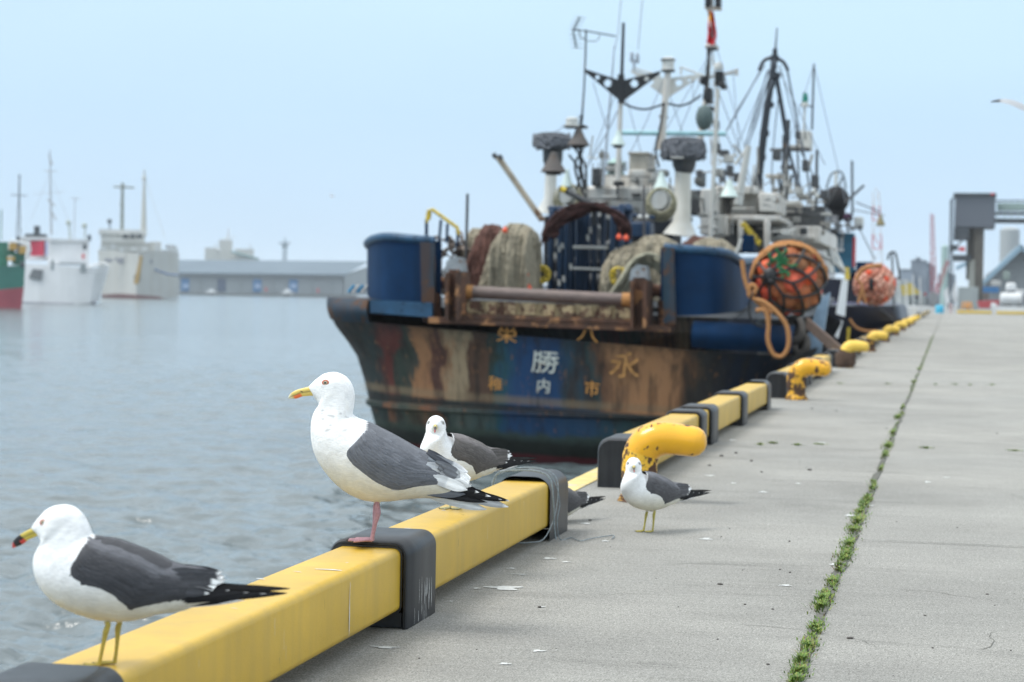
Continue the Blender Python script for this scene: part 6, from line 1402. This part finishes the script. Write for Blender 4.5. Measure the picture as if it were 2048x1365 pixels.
pcs('roof', mat('roof_paleblue', (.24, .36, .45), .6), lambda m: (m.slab([P(1962, 564, 288), P(2034, 494, 288), P(2040, 496, 288), P(2040, 502, 288), P(1964, 572, 288)], (0, 24, 0)), m.slab([P(1962, 584, 287), P(2026, 534, 287), P(2026, 541, 287), P(1964, 592, 287)], (0, 2, 0)) if False else m.slab([P(1970, 552, 287), P(2024, 521, 287), P(2024, 528, 287), P(1970, 560, 287)], (0, 2, 0)), m.slab([P(1912, 534, 300), P(1937, 522, 300), P(1937, 530, 300), P(1912, 541, 300)], (0, 6, 0)), m.slab([P(2036, 496, 288), P(2110, 552, 288), P(2110, 560, 288), P(2036, 504, 288)], (0, 24, 0))))
pc('vent', M_far_dark, lambda m: m.lathe(P(1979, 553, 289), [(7*290/F, 0), (7*290/F, .3)], 16, axis=(0, 1, 0)))
for (x0, y0, x1, y1, Y, mt, nm, lb, ct) in ((1880, 494, 1897, 612, 420, mat('silo_green', (.30, .42, .40), .7), 'silo', 'pale green silo behind the dark red crane', 'silo'), (1996, 460, 2040, 620, 420, mat('silo_grey', (.33, .36, .37), .7), 'silo', 'pale grey silo block behind the large shed', 'silo')):
    m = MB(); a_1, b_1 = P(x0, y1, Y), P(x1, y0, Y); c = (a_1+b_1)/2; m.lathe((c.x, Y, a_1.z), [((b_1.x-a_1.x)/2, 0), ((b_1.x-a_1.x)/2, b_1.z-a_1.z), ((b_1.x-a_1.x)/4, (b_1.z-a_1.z)*1.03)], 20); o = m.build(nm, mt, loc=(c.x, Y, a_1.z)); tag(o, lb, ct)
# town beyond
m_town = mat('town_grey', (.22, .26, .31), .8, noise=(.2, .2)); m_town2 = mat('town_red', (.34, .22, .23), .8)
r = random.Random(7)
town = [(1800, 540, 24, 'low grey port building left of the dark red crane'), (1822, 522, 30, 'grey port building with rooftop plant, far behind the pale small boat'), (1846, 532, 22, 'low grey port building just left of the dark red crane'), (1790, 556, 60, 'long reddish-grey shed in the far distance behind the second boat'), (1876, 550, 34, 'grey block between the dark red crane and the conveyor tower'), (1770, 566, 20, 'small pale building right of the banded tower')]
for i, (x, y, w_, lb) in enumerate(town):
    t = thing('port_building', tuple(P(x+w_/2, 612, 520+i*9)), lb, 'building', 'port buildings in the distance'); pc, pcs = sub(t)
    pc('wall', m_town if i != 3 else m_town2, lambda m: bxp(m, x, y, x+w_, 614, 520+i*9, 14)); pc('roof', M_far_dark, lambda m: bxp(m, x-.5, y-1.5, x+w_+.5, y, 520+i*9-.2, 14.6)); 
    if i in (1, 2, 4): pc('roof_plant', m_town, lambda m: (bxp(m, x+w_*.3, y-7, x+w_*.65, y-1.5, 522+i*9, 4)))
# scattered gear on the far apron
def apron(x, y, w_, h_, Y, lb, c_, nm='crate', ct='crate', gp='gear stacked on the far apron'):
    m = MB(); bxp(m, x, y-h_, x+w_, y, Y, 2.2, bev=.05); bxp(m, x+w_*.15, y-h_*1.12, x+w_*.85, y-h_, Y+.3, 1.6, bev=.03); o = m.build(nm, mat('apron_%02d' % (int(c_[0]*90)), c_, .7, noise=(.8, .25)), loc=tuple(P(x+w_/2, y, Y))); tag(o, lb, ct, gp)
apron(1842, 612, 14, 16, 240, 'dark grey crate left of the dark red crane foot', (.10, .11, .12)); apron(1858, 614, 18, 26, 230, 'tall grey crate at the foot of the dark red crane', (.20, .21, .22)); apron(1812, 604, 16, 20, 300, 'rusty crate beyond the small pale boat', (.30, .16, .12))
apron(1966, 600, 12, 22, 210, 'dark brown crate just right of the tower leg', (.12, .10, .09)); apron(1982, 572, 20, 10, 260, 'pale crate stack against the large shed', (.44, .45, .44)); apron(2006, 560, 14, 16, 262, 'green-grey crate stack against the large shed', (.22, .27, .25)); apron(2024, 590, 26, 10, 225, 'white crate behind the tanker lorry', (.56, .57, .57))
# end of quay: apron, yellow kerb, vehicles and clutter
ag = MB(); ag.add([(-6, YEND+.0, -.02), (90, YEND, -.02), (150, 900, -.02), (-30, 900, -.02)], [(0, 1, 2, 3)], 0, smooth=False); ag.add([(-6, YEND, -.02), (-30, 900, -.02), (-30, 900, -3), (-6, YEND, -3)], [(0, 1, 2, 3)], 0, smooth=False)
tag(ag.build('port_ground', mat('far_apron', (.22, .23, .23), .9, noise=(.1, .2))), kind='structure')
yk = G(1980, 629).y
for k_ in range(5):
    m = MB(); m.box((P(1911, 626, yk).x+2.6*k_+1.25, yk, .12), (2.3, .22, .2), bev=.03); o = m.build('kerb_barrier', mat('yellow_far', (.60, .42, .05), .6), loc=(P(1911, 626, yk).x+2.6*k_+1.25, yk, 0)); tag(o, ['low yellow barrier across the quay end, first from the kerb', 'low yellow barrier across the quay end, second from the kerb', 'low yellow barrier across the quay end, third from the kerb', 'low yellow barrier across the quay end, fourth from the kerb', 'low yellow barrier across the quay end, nearest the frame edge'][k_], 'kerb barrier', 'yellow barriers across the quay end')
def simple(name, lb, cat, mt, fn, loc, group=None): m = MB(); fn(m); o = m.build(name, mt, loc=tuple(loc)); tag(o, lb, cat, group); return o
simple('drum', 'bright blue drum beside the far end of the yellow kerb line', 'drum', mat('drum_blue', (.06, .42, .62), .5), lambda m: (lat_(m, 1879, 628, 140, [(8, 0), (8.5, 2), (8, 6), (8.5, 9), (8, 15), (6, 17)], 16)), P(1879, 628, 140))
simple('bollard', 'pale pink-white post standing at the quay end', 'post', mat('post_pale', (.55, .42, .42), .6), lambda m: (bxp(m, 1899, 612, 1904, 629, 142, .3), lat_(m, 1901.5, 612, 142, [(3, 0), (3, 2), (1, 4)], 8)), P(1901, 629, 142))
YT = 175
for i, (x, lb) in enumerate(((2000, 'white tanker lorry with a rounded tank, beyond the quay end'), (2052, 'second white lorry at the right edge, beyond the quay end'))):
    t = thing('tank_lorry', tuple(G(x+18, 619)), lb, 'lorry', 'white lorries beyond the quay end'); pc, pcs = sub(t)
    pc('tank', M_far_white, lambda m: tb(m, [(x, 598), (x+3, 598), (x+42, 598), (x+45, 598)], [8, 12, 12, 8], YT, n=18)); pc('cab', M_far_white, lambda m: (bxp(m, x+12, 566, x+32, 588, YT, 2, bev=.15)))
    pc('windscreen', M_far_dark, lambda m: bxp(m, x+14, 581, x+30, 587, YT-.05, .2)); pcs('wheel', M_far_dark, lambda m: [m.lathe(P(x+q_, 613, YT), [(4.5*YT/F, 0), (4.5*YT/F, .3)], 12, axis=(0, 1, 0)) for q_ in (8, 18, 38)])
simple('container', 'blue container behind the orange barriers', 'container', mat('container_blue', (.03, .14, .32), .6), lambda m: bxp(m, 1966, 574, 1998, 586, 200, 2.5), P(1982, 586, 200))
simple('skip', 'dark red low skip between the grey plinth and the lorries', 'skip', mat('skip_red', (.42, .07, .08), .6), lambda m: m.slab([P(1954, 602, 180), P(1998, 600, 180), P(1996, 616, 180), P(1958, 617, 180)], (0, 2, 0)), P(1975, 617, 180))
simple('barrier_frame', 'orange and yellow barrier frame in front of the grey plinth', 'barrier', mat('barrier_orange', (.62, .28, .06), .6), lambda m: (tb(m, [(1924, 620), (1926, 606), (1942, 606), (1944, 620)], 2, 160), tb(m, [(1928, 614), (1940, 613)], 3, 160), tb(m, [(1935, 605), (1936, 622)], 2, 160)), P(1934, 621, 160))
simple('small_boat', 'small white boat with a dark waterline lying at the quay end', 'boat', M_far_white, lambda m: (m.slab([P(1980, 612, 150), P(2060, 614, 150), P(2054, 624, 150), P(1988, 626, 150)], (0, 1.6, 0)), bxp(m, 1982, 606, 1992, 614, 150, 1)), P(2010, 626, 150))
simple('small_boat', 'white boat bow standing just left of the grey plinth', 'boat', M_far_white, lambda m: (m.slab([P(1886, 584, 165), P(1896, 574, 165), P(1900, 604, 165), P(1892, 612, 165)], (0, 1.6, 0)), m.slab([P(1902, 590, 166), P(1912, 560, 166), P(1916, 604, 166), P(1908, 610, 166)], (0, 1.4, 0))), P(1900, 612, 165))
# ---------- left bank ----------
def panel_hull(m, tops, bots, offs, Y, dep, mi=0, vs=6, band=None):
    """outer skin through top and bottom lines, receding by offs metres at each column, closed behind"""
    n = len(tops); rows = []
    for k_ in range(vs+1):
        f = k_/vs; rows.append([P(tops[i][0]*(1-f)+bots[i][0]*f, tops[i][1]*(1-f)+bots[i][1]*f, Y+offs[i]) for i in range(n)])
    far_ = lambda p: Vector((p.x*(Y+dep)/p.y if p.y < Y+dep else p.x, max(Y+dep, p.y+1), p.z)); back = [far_(p) for p in rows[0]]; backb = [far_(p) for p in rows[-1]]
    allr = [back]+rows+[backb]; fs = []; nn = len(allr[0]); vsx = [v for r_ in allr for v in r_]
    for k_ in range(len(allr)-1):
        f = (k_-.5)/vs; q_ = 0 if band is None or f < band else 1
        m.add([*allr[k_], *allr[k_+1]], [(i, i+1, nn+i+1, nn+i) for i in range(nn-1)], q_, smooth=False)
    for i in (0, nn-1): m.add([r_[i] for r_ in allr], [tuple(range(len(allr)))], 0, smooth=False)
# green and red ship at the frame edge
Yg = G(25, 617, WATER).y
t = thing('cargo_ship', tuple(P(10, 617, Yg)), 'green and red hulled ship cut off by the left edge of the frame', 'ship'); pc, pcs = sub(t)
pc('hull', mat('ship_green', (.03, .15, .12), .6, noise=(.3, .2)), lambda m: panel_hull(m, [(-120, 540), (-40, 536), (50, 530)], [(-120, 588), (-40, 584), (48, 575)], [2, 0, 1], Yg, 9))
pc('boot_top', mat('boot_red', (.30, .06, .08), .6, noise=(.3, .2)), lambda m: panel_hull(m, [(-120, 588), (-40, 584), (48, 575)], [(-120, 619), (-40, 619), (43, 617)], [2, 0, 1], Yg, 9))
pcs('deck_gear', mat('gear_green', (.05, .20, .14), .6, noise=(.5, .5)), lambda m: (bxp(m, -10, 484, 16, 536, Yg+3, 3), bxp(m, 24, 506, 50, 530, Yg+2, 3), bxp(m, -60, 500, -12, 536, Yg+3, 3), bxp(m, 10, 500, 30, 512, Yg+2, 1), tb(m, [(2, 480), (3, 420)], 1.2, Yg+3)))
pcs('yellow_cover', mat('cover_ochre', (.58, .36, .10), .6), lambda m: (bxp(m, 18, 486, 34, 500, Yg+1, 2), bxp(m, 38, 492, 52, 508, Yg+1, 2), bxp(m, 14, 514, 30, 522, Yg+1, 1)))
pc('rail', M_far_white, lambda m: (tb(m, [(20, 482), (52, 488), (60, 500), (54, 516)], 3, Yg+.6, smooth=True)))
pc('tyre', M_far_dark, lambda m: m.ball(P(45, 530, Yg-.1), 8*Yg/F, 14, sc=(.6, .5, 1)))
# white ship with the red panel
Yw = G(130, 608, WATER).y
t = thing('cargo_ship', tuple(P(130, 608, Yw)), 'white ship with a square red panel on its deckhouse, at the far bank', 'ship'); pc, pcs = sub(t)
mw_ = mat('hull_white', (.76, .77, .78), .6, noise=(.3, .08), streak=(.5, .3, (.42, .42, .40)))
pc('hull', mw_, lambda m: panel_hull(m, [(30, 526), (90, 530), (150, 534), (190, 536), (212, 532), (217, 540)], [(40, 606), (90, 608), (140, 609), (180, 607), (194, 604), (198, 602)], [0, 0, 0, .8, 2.2, 4], Yw, 14))
pc('waterline', mat('waterline_grey', (.20, .19, .24), .7), lambda m: panel_hull(m, [(42, 604), (140, 607), (192, 602)], [(44, 610), (140, 611), (190, 608)], [-.1, -.1, 1.6], Yw, 12))
pc('bow_rim', M_far_white, lambda m: tb(m, [(175, 534), (205, 528), (216, 534), (214, 546)], 2.5, Yw+1.5, smooth=True))
pc('deckhouse', mw_, lambda m: (bxp(m, 42, 478, 96, 520, Yw+4, 8), bxp(m, 96, 482, 178, 530, Yw+3, 8)))
pcs('roof', M_far_white, lambda m: (bxp(m, 40, 474, 104, 481, Yw+3.5, 9), bxp(m, 100, 478, 178, 485, Yw+2.6, 9)))
pc('red_panel', mat('panel_red', (.50, .035, .075), .6), lambda m: m.slab([P(44, 482, Yw+3.9), P(88, 482, Yw+3.9), P(88, 512, Yw+3.9), P(62, 512, Yw+3.9)], (0, .3, 0)))
pc('lilac_strip', mat('strip_lilac', (.38, .40, .60), .6), lambda m: bxp(m, 91, 484, 99, 512, Yw+3.7, .3))
pcs('window', M_far_dark, lambda m: (bxp(m, 117, 489, 124, 496, Yw+2.8, .2), bxp(m, 166, 489, 173, 500, Yw+2.8, .2), bxp(m, 120, 508, 125, 513, Yw+2.8, .2)))
pc('ladder_red', M_far_red, lambda m: bxp(m, 164, 508, 169, 518, Yw+2.8, .2))
pc('hatch', mat('hatch_grey', (.16, .17, .18), .7), lambda m: m.slab([P(66, 538, Yw-.1), P(86, 540, Yw-.1), P(82, 562, Yw-.1), P(58, 556, Yw-.1)], (0, .3, 0)))
pcs('deck_shadow_gap', M_far_grey, lambda m: (bxp(m, 118, 526, 172, 530, Yw+2.6, .3), bxp(m, 161, 528, 172, 545, Yw-.1, .2), bxp(m, 102, 520, 108, 540, Yw-.1, .2)))
pcs('deck_gear', M_far_dark, lambda m: (bxp(m, 50, 468, 94, 474, Yw+5, 2), bxp(m, 68, 452, 80, 470, Yw+5, 2), bxp(m, 175, 470, 182, 482, Yw+5, 1)))
pcs('mast', mat('mast_faint', (.42, .44, .46), .6), lambda m: (tb(m, [(103, 470), (101, 380), (100, 300)], [2.5, 2, 1.2], Yw+8), tb(m, [(88, 342), (114, 343)], 1, Yw+8), tb(m, [(96, 400), (110, 412)], 2, Yw+8), tb(m, [(100, 418), (112, 440)], 2, Yw+8), tb(m, [(66, 388), (130, 384)], .5, Yw+8), tb(m, [(148, 478), (150, 396)], 1, Yw+8), tb(m, [(140, 396), (160, 398)], .7, Yw+8), tb(m, [(98, 310), (104, 330)], 2.2, Yw+8), tb(m, [(100, 345), (62, 440)], .4, Yw+8), tb(m, [(100, 345), (140, 450)], .4, Yw+8)))
pcs('radar', mat('radar_buff', (.36, .40, .36), .6), lambda m: (m.ball(P(137, 446, Yw+7), 6*Yw/F, 10), m.ball(P(169, 452, Yw+7), 6*Yw/F, 10), tb(m, [(138, 448), (140, 478)], 2, Yw+7), tb(m, [(170, 455), (170, 478)], 1.6, Yw+7)))
# dark mast between
m = MB(); latt(m, 37, 474, 38, 410, 4, 2, Yw+30, .8, 5); tb(m, [(38, 412), (39, 352)], [2, 1.4], Yw+30); tb(m, [(22, 390), (54, 392)], .9, Yw+30); m.ball(P(39, 352, Yw+30), 3*Yw/F, 8); m.tube([P(37, 474, Yw+32), P(37, 560, Yw+32)], .4, 8)
o = m.build('signal_mast', M_far_dark, loc=tuple(P(37, 560, Yw+30))); tag(o, 'dark steel mast with a cross yard behind the green ship', 'mast')
# grey patrol-style ship bow-on
Yp = G(280, 598, WATER).y
t = thing('patrol_ship', tuple(P(280, 598, Yp)), 'pale grey bow-on ship with a row of dark bridge windows', 'ship'); pc, pcs = sub(t)
mg_ = mat('hull_palegrey', (.46, .47, .45), .6, noise=(.2, .08), streak=(.35, .3, (.36, .34, .28)))
pc('hull', mg_, lambda m: panel_hull(m, [(196, 500), (225, 502), (256, 506), (278, 508), (300, 504), (330, 500), (358, 506)], [(204, 596), (226, 597), (252, 598), (272, 598), (300, 598), (330, 597), (356, 596)], [14, 8, 3, 0, 4, 10, 18], Yp, 40))
pc('waterline', mat('waterline_red', (.12, .05, .05), .7), lambda m: panel_hull(m, [(203, 590), (240, 588), (272, 590), (320, 594)], [(204, 598), (240, 599), (272, 600), (330, 599)], [13, 4, -.6, 7], Yp-.5, 20))
pc('anchor', M_far_dark, lambda m: (m.slab([P(270, 552, Yp+.2), P(280, 542, Yp+.2), P(279, 562, Yp+.2), P(270, 562, Yp+.2)], (0, 1, 0))))
pc('rust_run', mat('run_ochre', (.40, .27, .10), .8), lambda m: (m.slab([P(281, 512, Yp+.1), P(285, 512, Yp+.1), P(277, 568, Yp-.1), P(268, 568, Yp-.1)], (0, .6, 0))))
pcs('name_mark', mat('mark_navy', (.07, .09, .18), .6), lambda m: [bxp(m, x, y, x+w_, y+2.4, Yp+4, .4) for x, y, w_ in ((208, 518, 16), (212, 522, 14), (228, 517, 24), (232, 521, 18), (236, 525, 10), (292, 520, 12), (296, 524, 8))])
pc('blue_stripe', mat('stripe_blue', (.10, .16, .30), .6), lambda m: tb(m, [(302, 535), (318, 543), (336, 549), (356, 551)], 2, Yp+6))
pcs('deckhouse', mg_, lambda m: (bxp(m, 202, 484, 300, 506, Yp+22, 10), bxp(m, 300, 484, 322, 505, Yp+24, 8), bxp(m, 332, 500, 356, 515, Yp+24, 8)))
pc('bridge', mat('bridge_white', (.56, .57, .55), .6), lambda m: (bxp(m, 198, 459, 294, 470, Yp+20, 10), bxp(m, 202, 470, 290, 486, Yp+21, 9)))
pcs('window', M_far_dark, lambda m: [bxp(m, x, 469, x+10, 477, Yp+20.6, .4) for x in range(204, 286, 14)])
pcs('rail', mat('rail_pale', (.55, .57, .57), .6), lambda m: [bxp(m, x, y, x+w_, y+h_, Yp+3, .4, bev=.02) for x, y, w_, h_ in ((200, 494, 12, 8), (222, 488, 8, 10), (240, 496, 6, 10), (262, 495, 10, 6), (284, 494, 12, 8), (310, 488, 8, 14), (336, 490, 10, 14), (346, 494, 9, 12))])
pcs('mast', mat('mast_olive', (.20, .22, .19), .7), lambda m: (tb(m, [(244, 460), (245, 366)], [4, 3], Yp+26), tb(m, [(228, 374), (268, 376)], 2, Yp+26), m.ball(P(246, 374, Yp+26), 5*Yp/F, 10), m.ball(P(244, 410, Yp+26), 5*Yp/F, 8), m.ball(P(244, 432, Yp+26), 5*Yp/F, 8)))
pcs('mast', mat('mast_cream', (.46, .46, .42), .6), lambda m: (tb(m, [(287, 466), (288, 400), (289, 340)], [6.5, 4, 1.6], Yp+30), m.ball(P(288, 357, Yp+30), 5*Yp/F, 10), tb(m, [(289, 350), (330, 476)], .4, Yp+30)))
pcs('radar_fitting', M_far_dark, lambda m: (m.ball(P(219, 443, Yp+24), 5.5*Yp/F, 12), tb(m, [(219, 446), (220, 460)], 1.5, Yp+24), tb(m, [(312, 488), (318, 488)], 4, Yp+26), tb(m, [(332, 494), (350, 494)], 3, Yp+26)))
# warehouse
Yh = 860.0
t = thing('warehouse', tuple(P(540, 590, Yh)), 'long grey warehouse with blue doors across the harbour', 'warehouse'); pc, pcs = sub(t)
pc('wall', mat('warehouse_wall', (.30, .33, .34), .8, streak=(.08, .35, (.24, .26, .28)), noise=(.05, .06)), lambda m: (m.slab([P(356, 587, Yh+2), P(356, 545, Yh+2), P(689, 548, Yh+2), P(689, 592, Yh+2)], (0, 4, 0)), m.slab([P(690, 592, Yh), P(690, 549, Yh), P(760, 526, Yh+60), P(800, 540, Yh+110), P(800, 592, Yh+110)], (0, 2, 0))))
pc('roof', mat('warehouse_roof', (.15, .19, .225), 1.0, spec=0.0, noise=(.03, .08)), lambda m: m.add([P(350, 545, Yh-2), P(692, 549, Yh-2), P(740, 523, Yh+40), P(352, 520, Yh+40), P(350, 548, Yh-2), P(692, 552, Yh-2)], [(0, 1, 2, 3), (4, 5, 1, 0)], 0, smooth=False))
pc('eaves', mat('eaves_dark', (.14, .17, .20), .8), lambda m: m.slab([P(350, 546, Yh-2.5), P(692, 550, Yh-2.5), P(692, 553, Yh-2.5), P(350, 549, Yh-2.5)], (0, 1.5, 0)))
pc('quay_edge', mat('quay_far', (.13, .14, .14), .9), lambda m: m.slab([P(340, 586, Yh-12), P(700, 590, Yh-12), P(700, 595, Yh-12), P(340, 592, Yh-12)], (0, 20, 0)))
for i, x in enumerate((362, 435, 506, 578)):
    o_ = None; mt = mat('door_dark', (.06, .09, .16), .6) if i == 1 else mat('door_blue_far', (.06, .20, .42), .6)
    pc('door', mt, lambda m: bxp(m, x, 557+(x-362)*.012, x+19, 583+(x-362)*.012, Yh-.6, .8))
    if i != 1: pc('door_notice', mat('notice', (.35, .48, .68), .6), lambda m: bxp(m, x+4, 568, x+15, 577, Yh-1.0, .3))
pcs('downpipe', M_far_grey, lambda m: [tb(m, [(x, 552), (x, 587)], .8, Yh-.5) for x in (400, 480, 546, 624, 662)])
for i, x in enumerate((423, 576)):
    t = thing('white_van', tuple(P(x, 591, Yh-20)), ['small white launch moored below the dark warehouse door', 'small white launch moored below the rightmost blue warehouse door'][i], 'boat', 'white launches below the warehouse'); t.name = 'launch'; pc, pcs = sub(t)
    pc('hull', M_far_white, lambda m: m.slab([P(x-9, 583, Yh-20), P(x+9, 583, Yh-20), P(x+7, 593, Yh-20), P(x-7, 593, Yh-20)], (0, 4, 0))); pc('cabin', M_far_white, lambda m: bxp(m, x-6, 579, x+5, 584, Yh-20, 3))
for i, (x, y) in enumerate(((532, 578), (636, 580))): simple('port_crate', ['red object between two blue warehouse doors', 'red object right of the blue warehouse doors'][i], 'crate', M_far_red, lambda m: bxp(m, x-1.6, y-3, x+1.8, y+6, Yh-4, 2), P(x, y+6, Yh-4))
# ship behind the warehouse
Yb = 1150
t = thing('cargo_ship', tuple(P(460, 522, Yb)), 'cream ship superstructure rising behind the warehouse roof', 'ship'); pc, pcs = sub(t); mc_ = mat('cream_far', (.50, .50, .46), .7, noise=(.06, .1))
pcs('deckhouse', mc_, lambda m: (bxp(m, 410, 496, 440, 560, Yb, 12), bxp(m, 438, 480, 464, 560, Yb+2, 12), bxp(m, 464, 504, 470, 560, Yb+2, 10), bxp(m, 470, 498, 508, 514, Yb, 10), bxp(m, 462, 514, 516, 560, Yb+2, 8)))
pcs('mast', M_far_white, lambda m: (tb(m, [(455, 482), (458, 456)], [3, 1], Yb+4), tb(m, [(446, 478), (472, 474)], .8, Yb+4), tb(m, [(430, 498), (431, 488)], 1.5, Yb), tb(m, [(500, 498), (501, 490)], 1.5, Yb), m.ball(P(438, 501, Yb-1), 4*Yb/F, 8)))
pc('boom', mat('boom_green', (.12, .22, .22), .7), lambda m: tb(m, [(462, 504), (500, 514), (518, 519)], 2.4, Yb-2))
m = MB(); m2_ = [(568, 530, 570, 478, 4, 2)]; latt(m, 569, 560, 570, 484, 4, 2.5, 1100, 1.2, 7); tb(m, [(558, 487), (581, 486)], 1.4, 1100); tb(m, [(570, 484), (570, 476)], 1, 1100); tb(m, [(564, 492), (576, 492)], 2.5, 1100); o = m.build('signal_mast', mat('mast_slate', (.12, .17, .20), .7), loc=tuple(P(569, 560, 1100))); tag(o, 'dark lattice mast rising behind the warehouse roof', 'mast')
# ---------- flying gulls ----------
def flyer(c, span, yaw, label, roll=0.0):
    m = MB(); 
    prof = [(-.5, .01), (-.42, .035), (-.34, .045), (-.2, .06), (0, .075), (.2, .06), (.36, .03), (.5, .02)]
    m.tube([Vector((x*span*.42, 0, .0)) for x, _ in prof], [q_*span*.6 for _, q_ in prof], 14, col=(.8, .81, .82))
    m.tube([Vector((-.21*span, 0, 0)), Vector((-.245*span, 0, -.004*span))], [.010*span, .002*span], 8, col=(.7, .45, .05))
    for sg in (-1, 1):
        rows = []; cc = []
        for i in range(12):
            t = i/11; y = sg*t*span*.5; z = span*(.16*math.sin(t*2.2)-.02*t); ch = span*(.19*(1-t**2.6)+.02); x0 = span*(-.10+.16*t*t-.04*math.sin(t*3.1))
            rows.append([Vector((x0+ch*s_, y, z+span*.012*math.sin(s_*3.1))) for s_ in (0, .35, .7, 1.0)]+[Vector((x0+ch*s_, y, z-span*.004)) for s_ in (1.0, .6, .1)])
            cc += [((.36, .38, .40) if t < .8 else (.03, .03, .03))]*4+[(.8, .8, .8)]*3
        m.grid(rows, 0, cc, wrap=True)
    o = m.build('seagull', M_plume, col=True); o.location = c; o.rotation_euler = (roll, R(-28), yaw); tag(o, label, 'seagull', 'gulls on and above the quay')
flyer(P(2064, 224, 16), .62, R(84), 'pale gull in flight at the right edge of the sky', R(0))
flyer(P(665, 394, 160), .9, R(30), 'tiny distant gull in the sky above the warehouse', R(20))
# ======================= air =======================
hz = MB(); hz.box((0, 0, 31), (20400, 20400, 78)); m = bpy.data.materials.new('haze_air'); m.use_nodes = True; t = m.node_tree; t.nodes.clear()
pv = N(t, 'ShaderNodeVolumePrincipled', Density=.00019, Anisotropy=.1); pv.inputs['Color'].default_value = (.86, .93, 1.0, 1); o = N(t, 'ShaderNodeOutputMaterial'); t.links.new(pv.outputs[0], o.inputs['Volume'])
ob = hz.build('haze', m); tag(ob, 'thin pale sea haze over the harbour', kind='stuff'); C.cycles.volume_bounces = 1
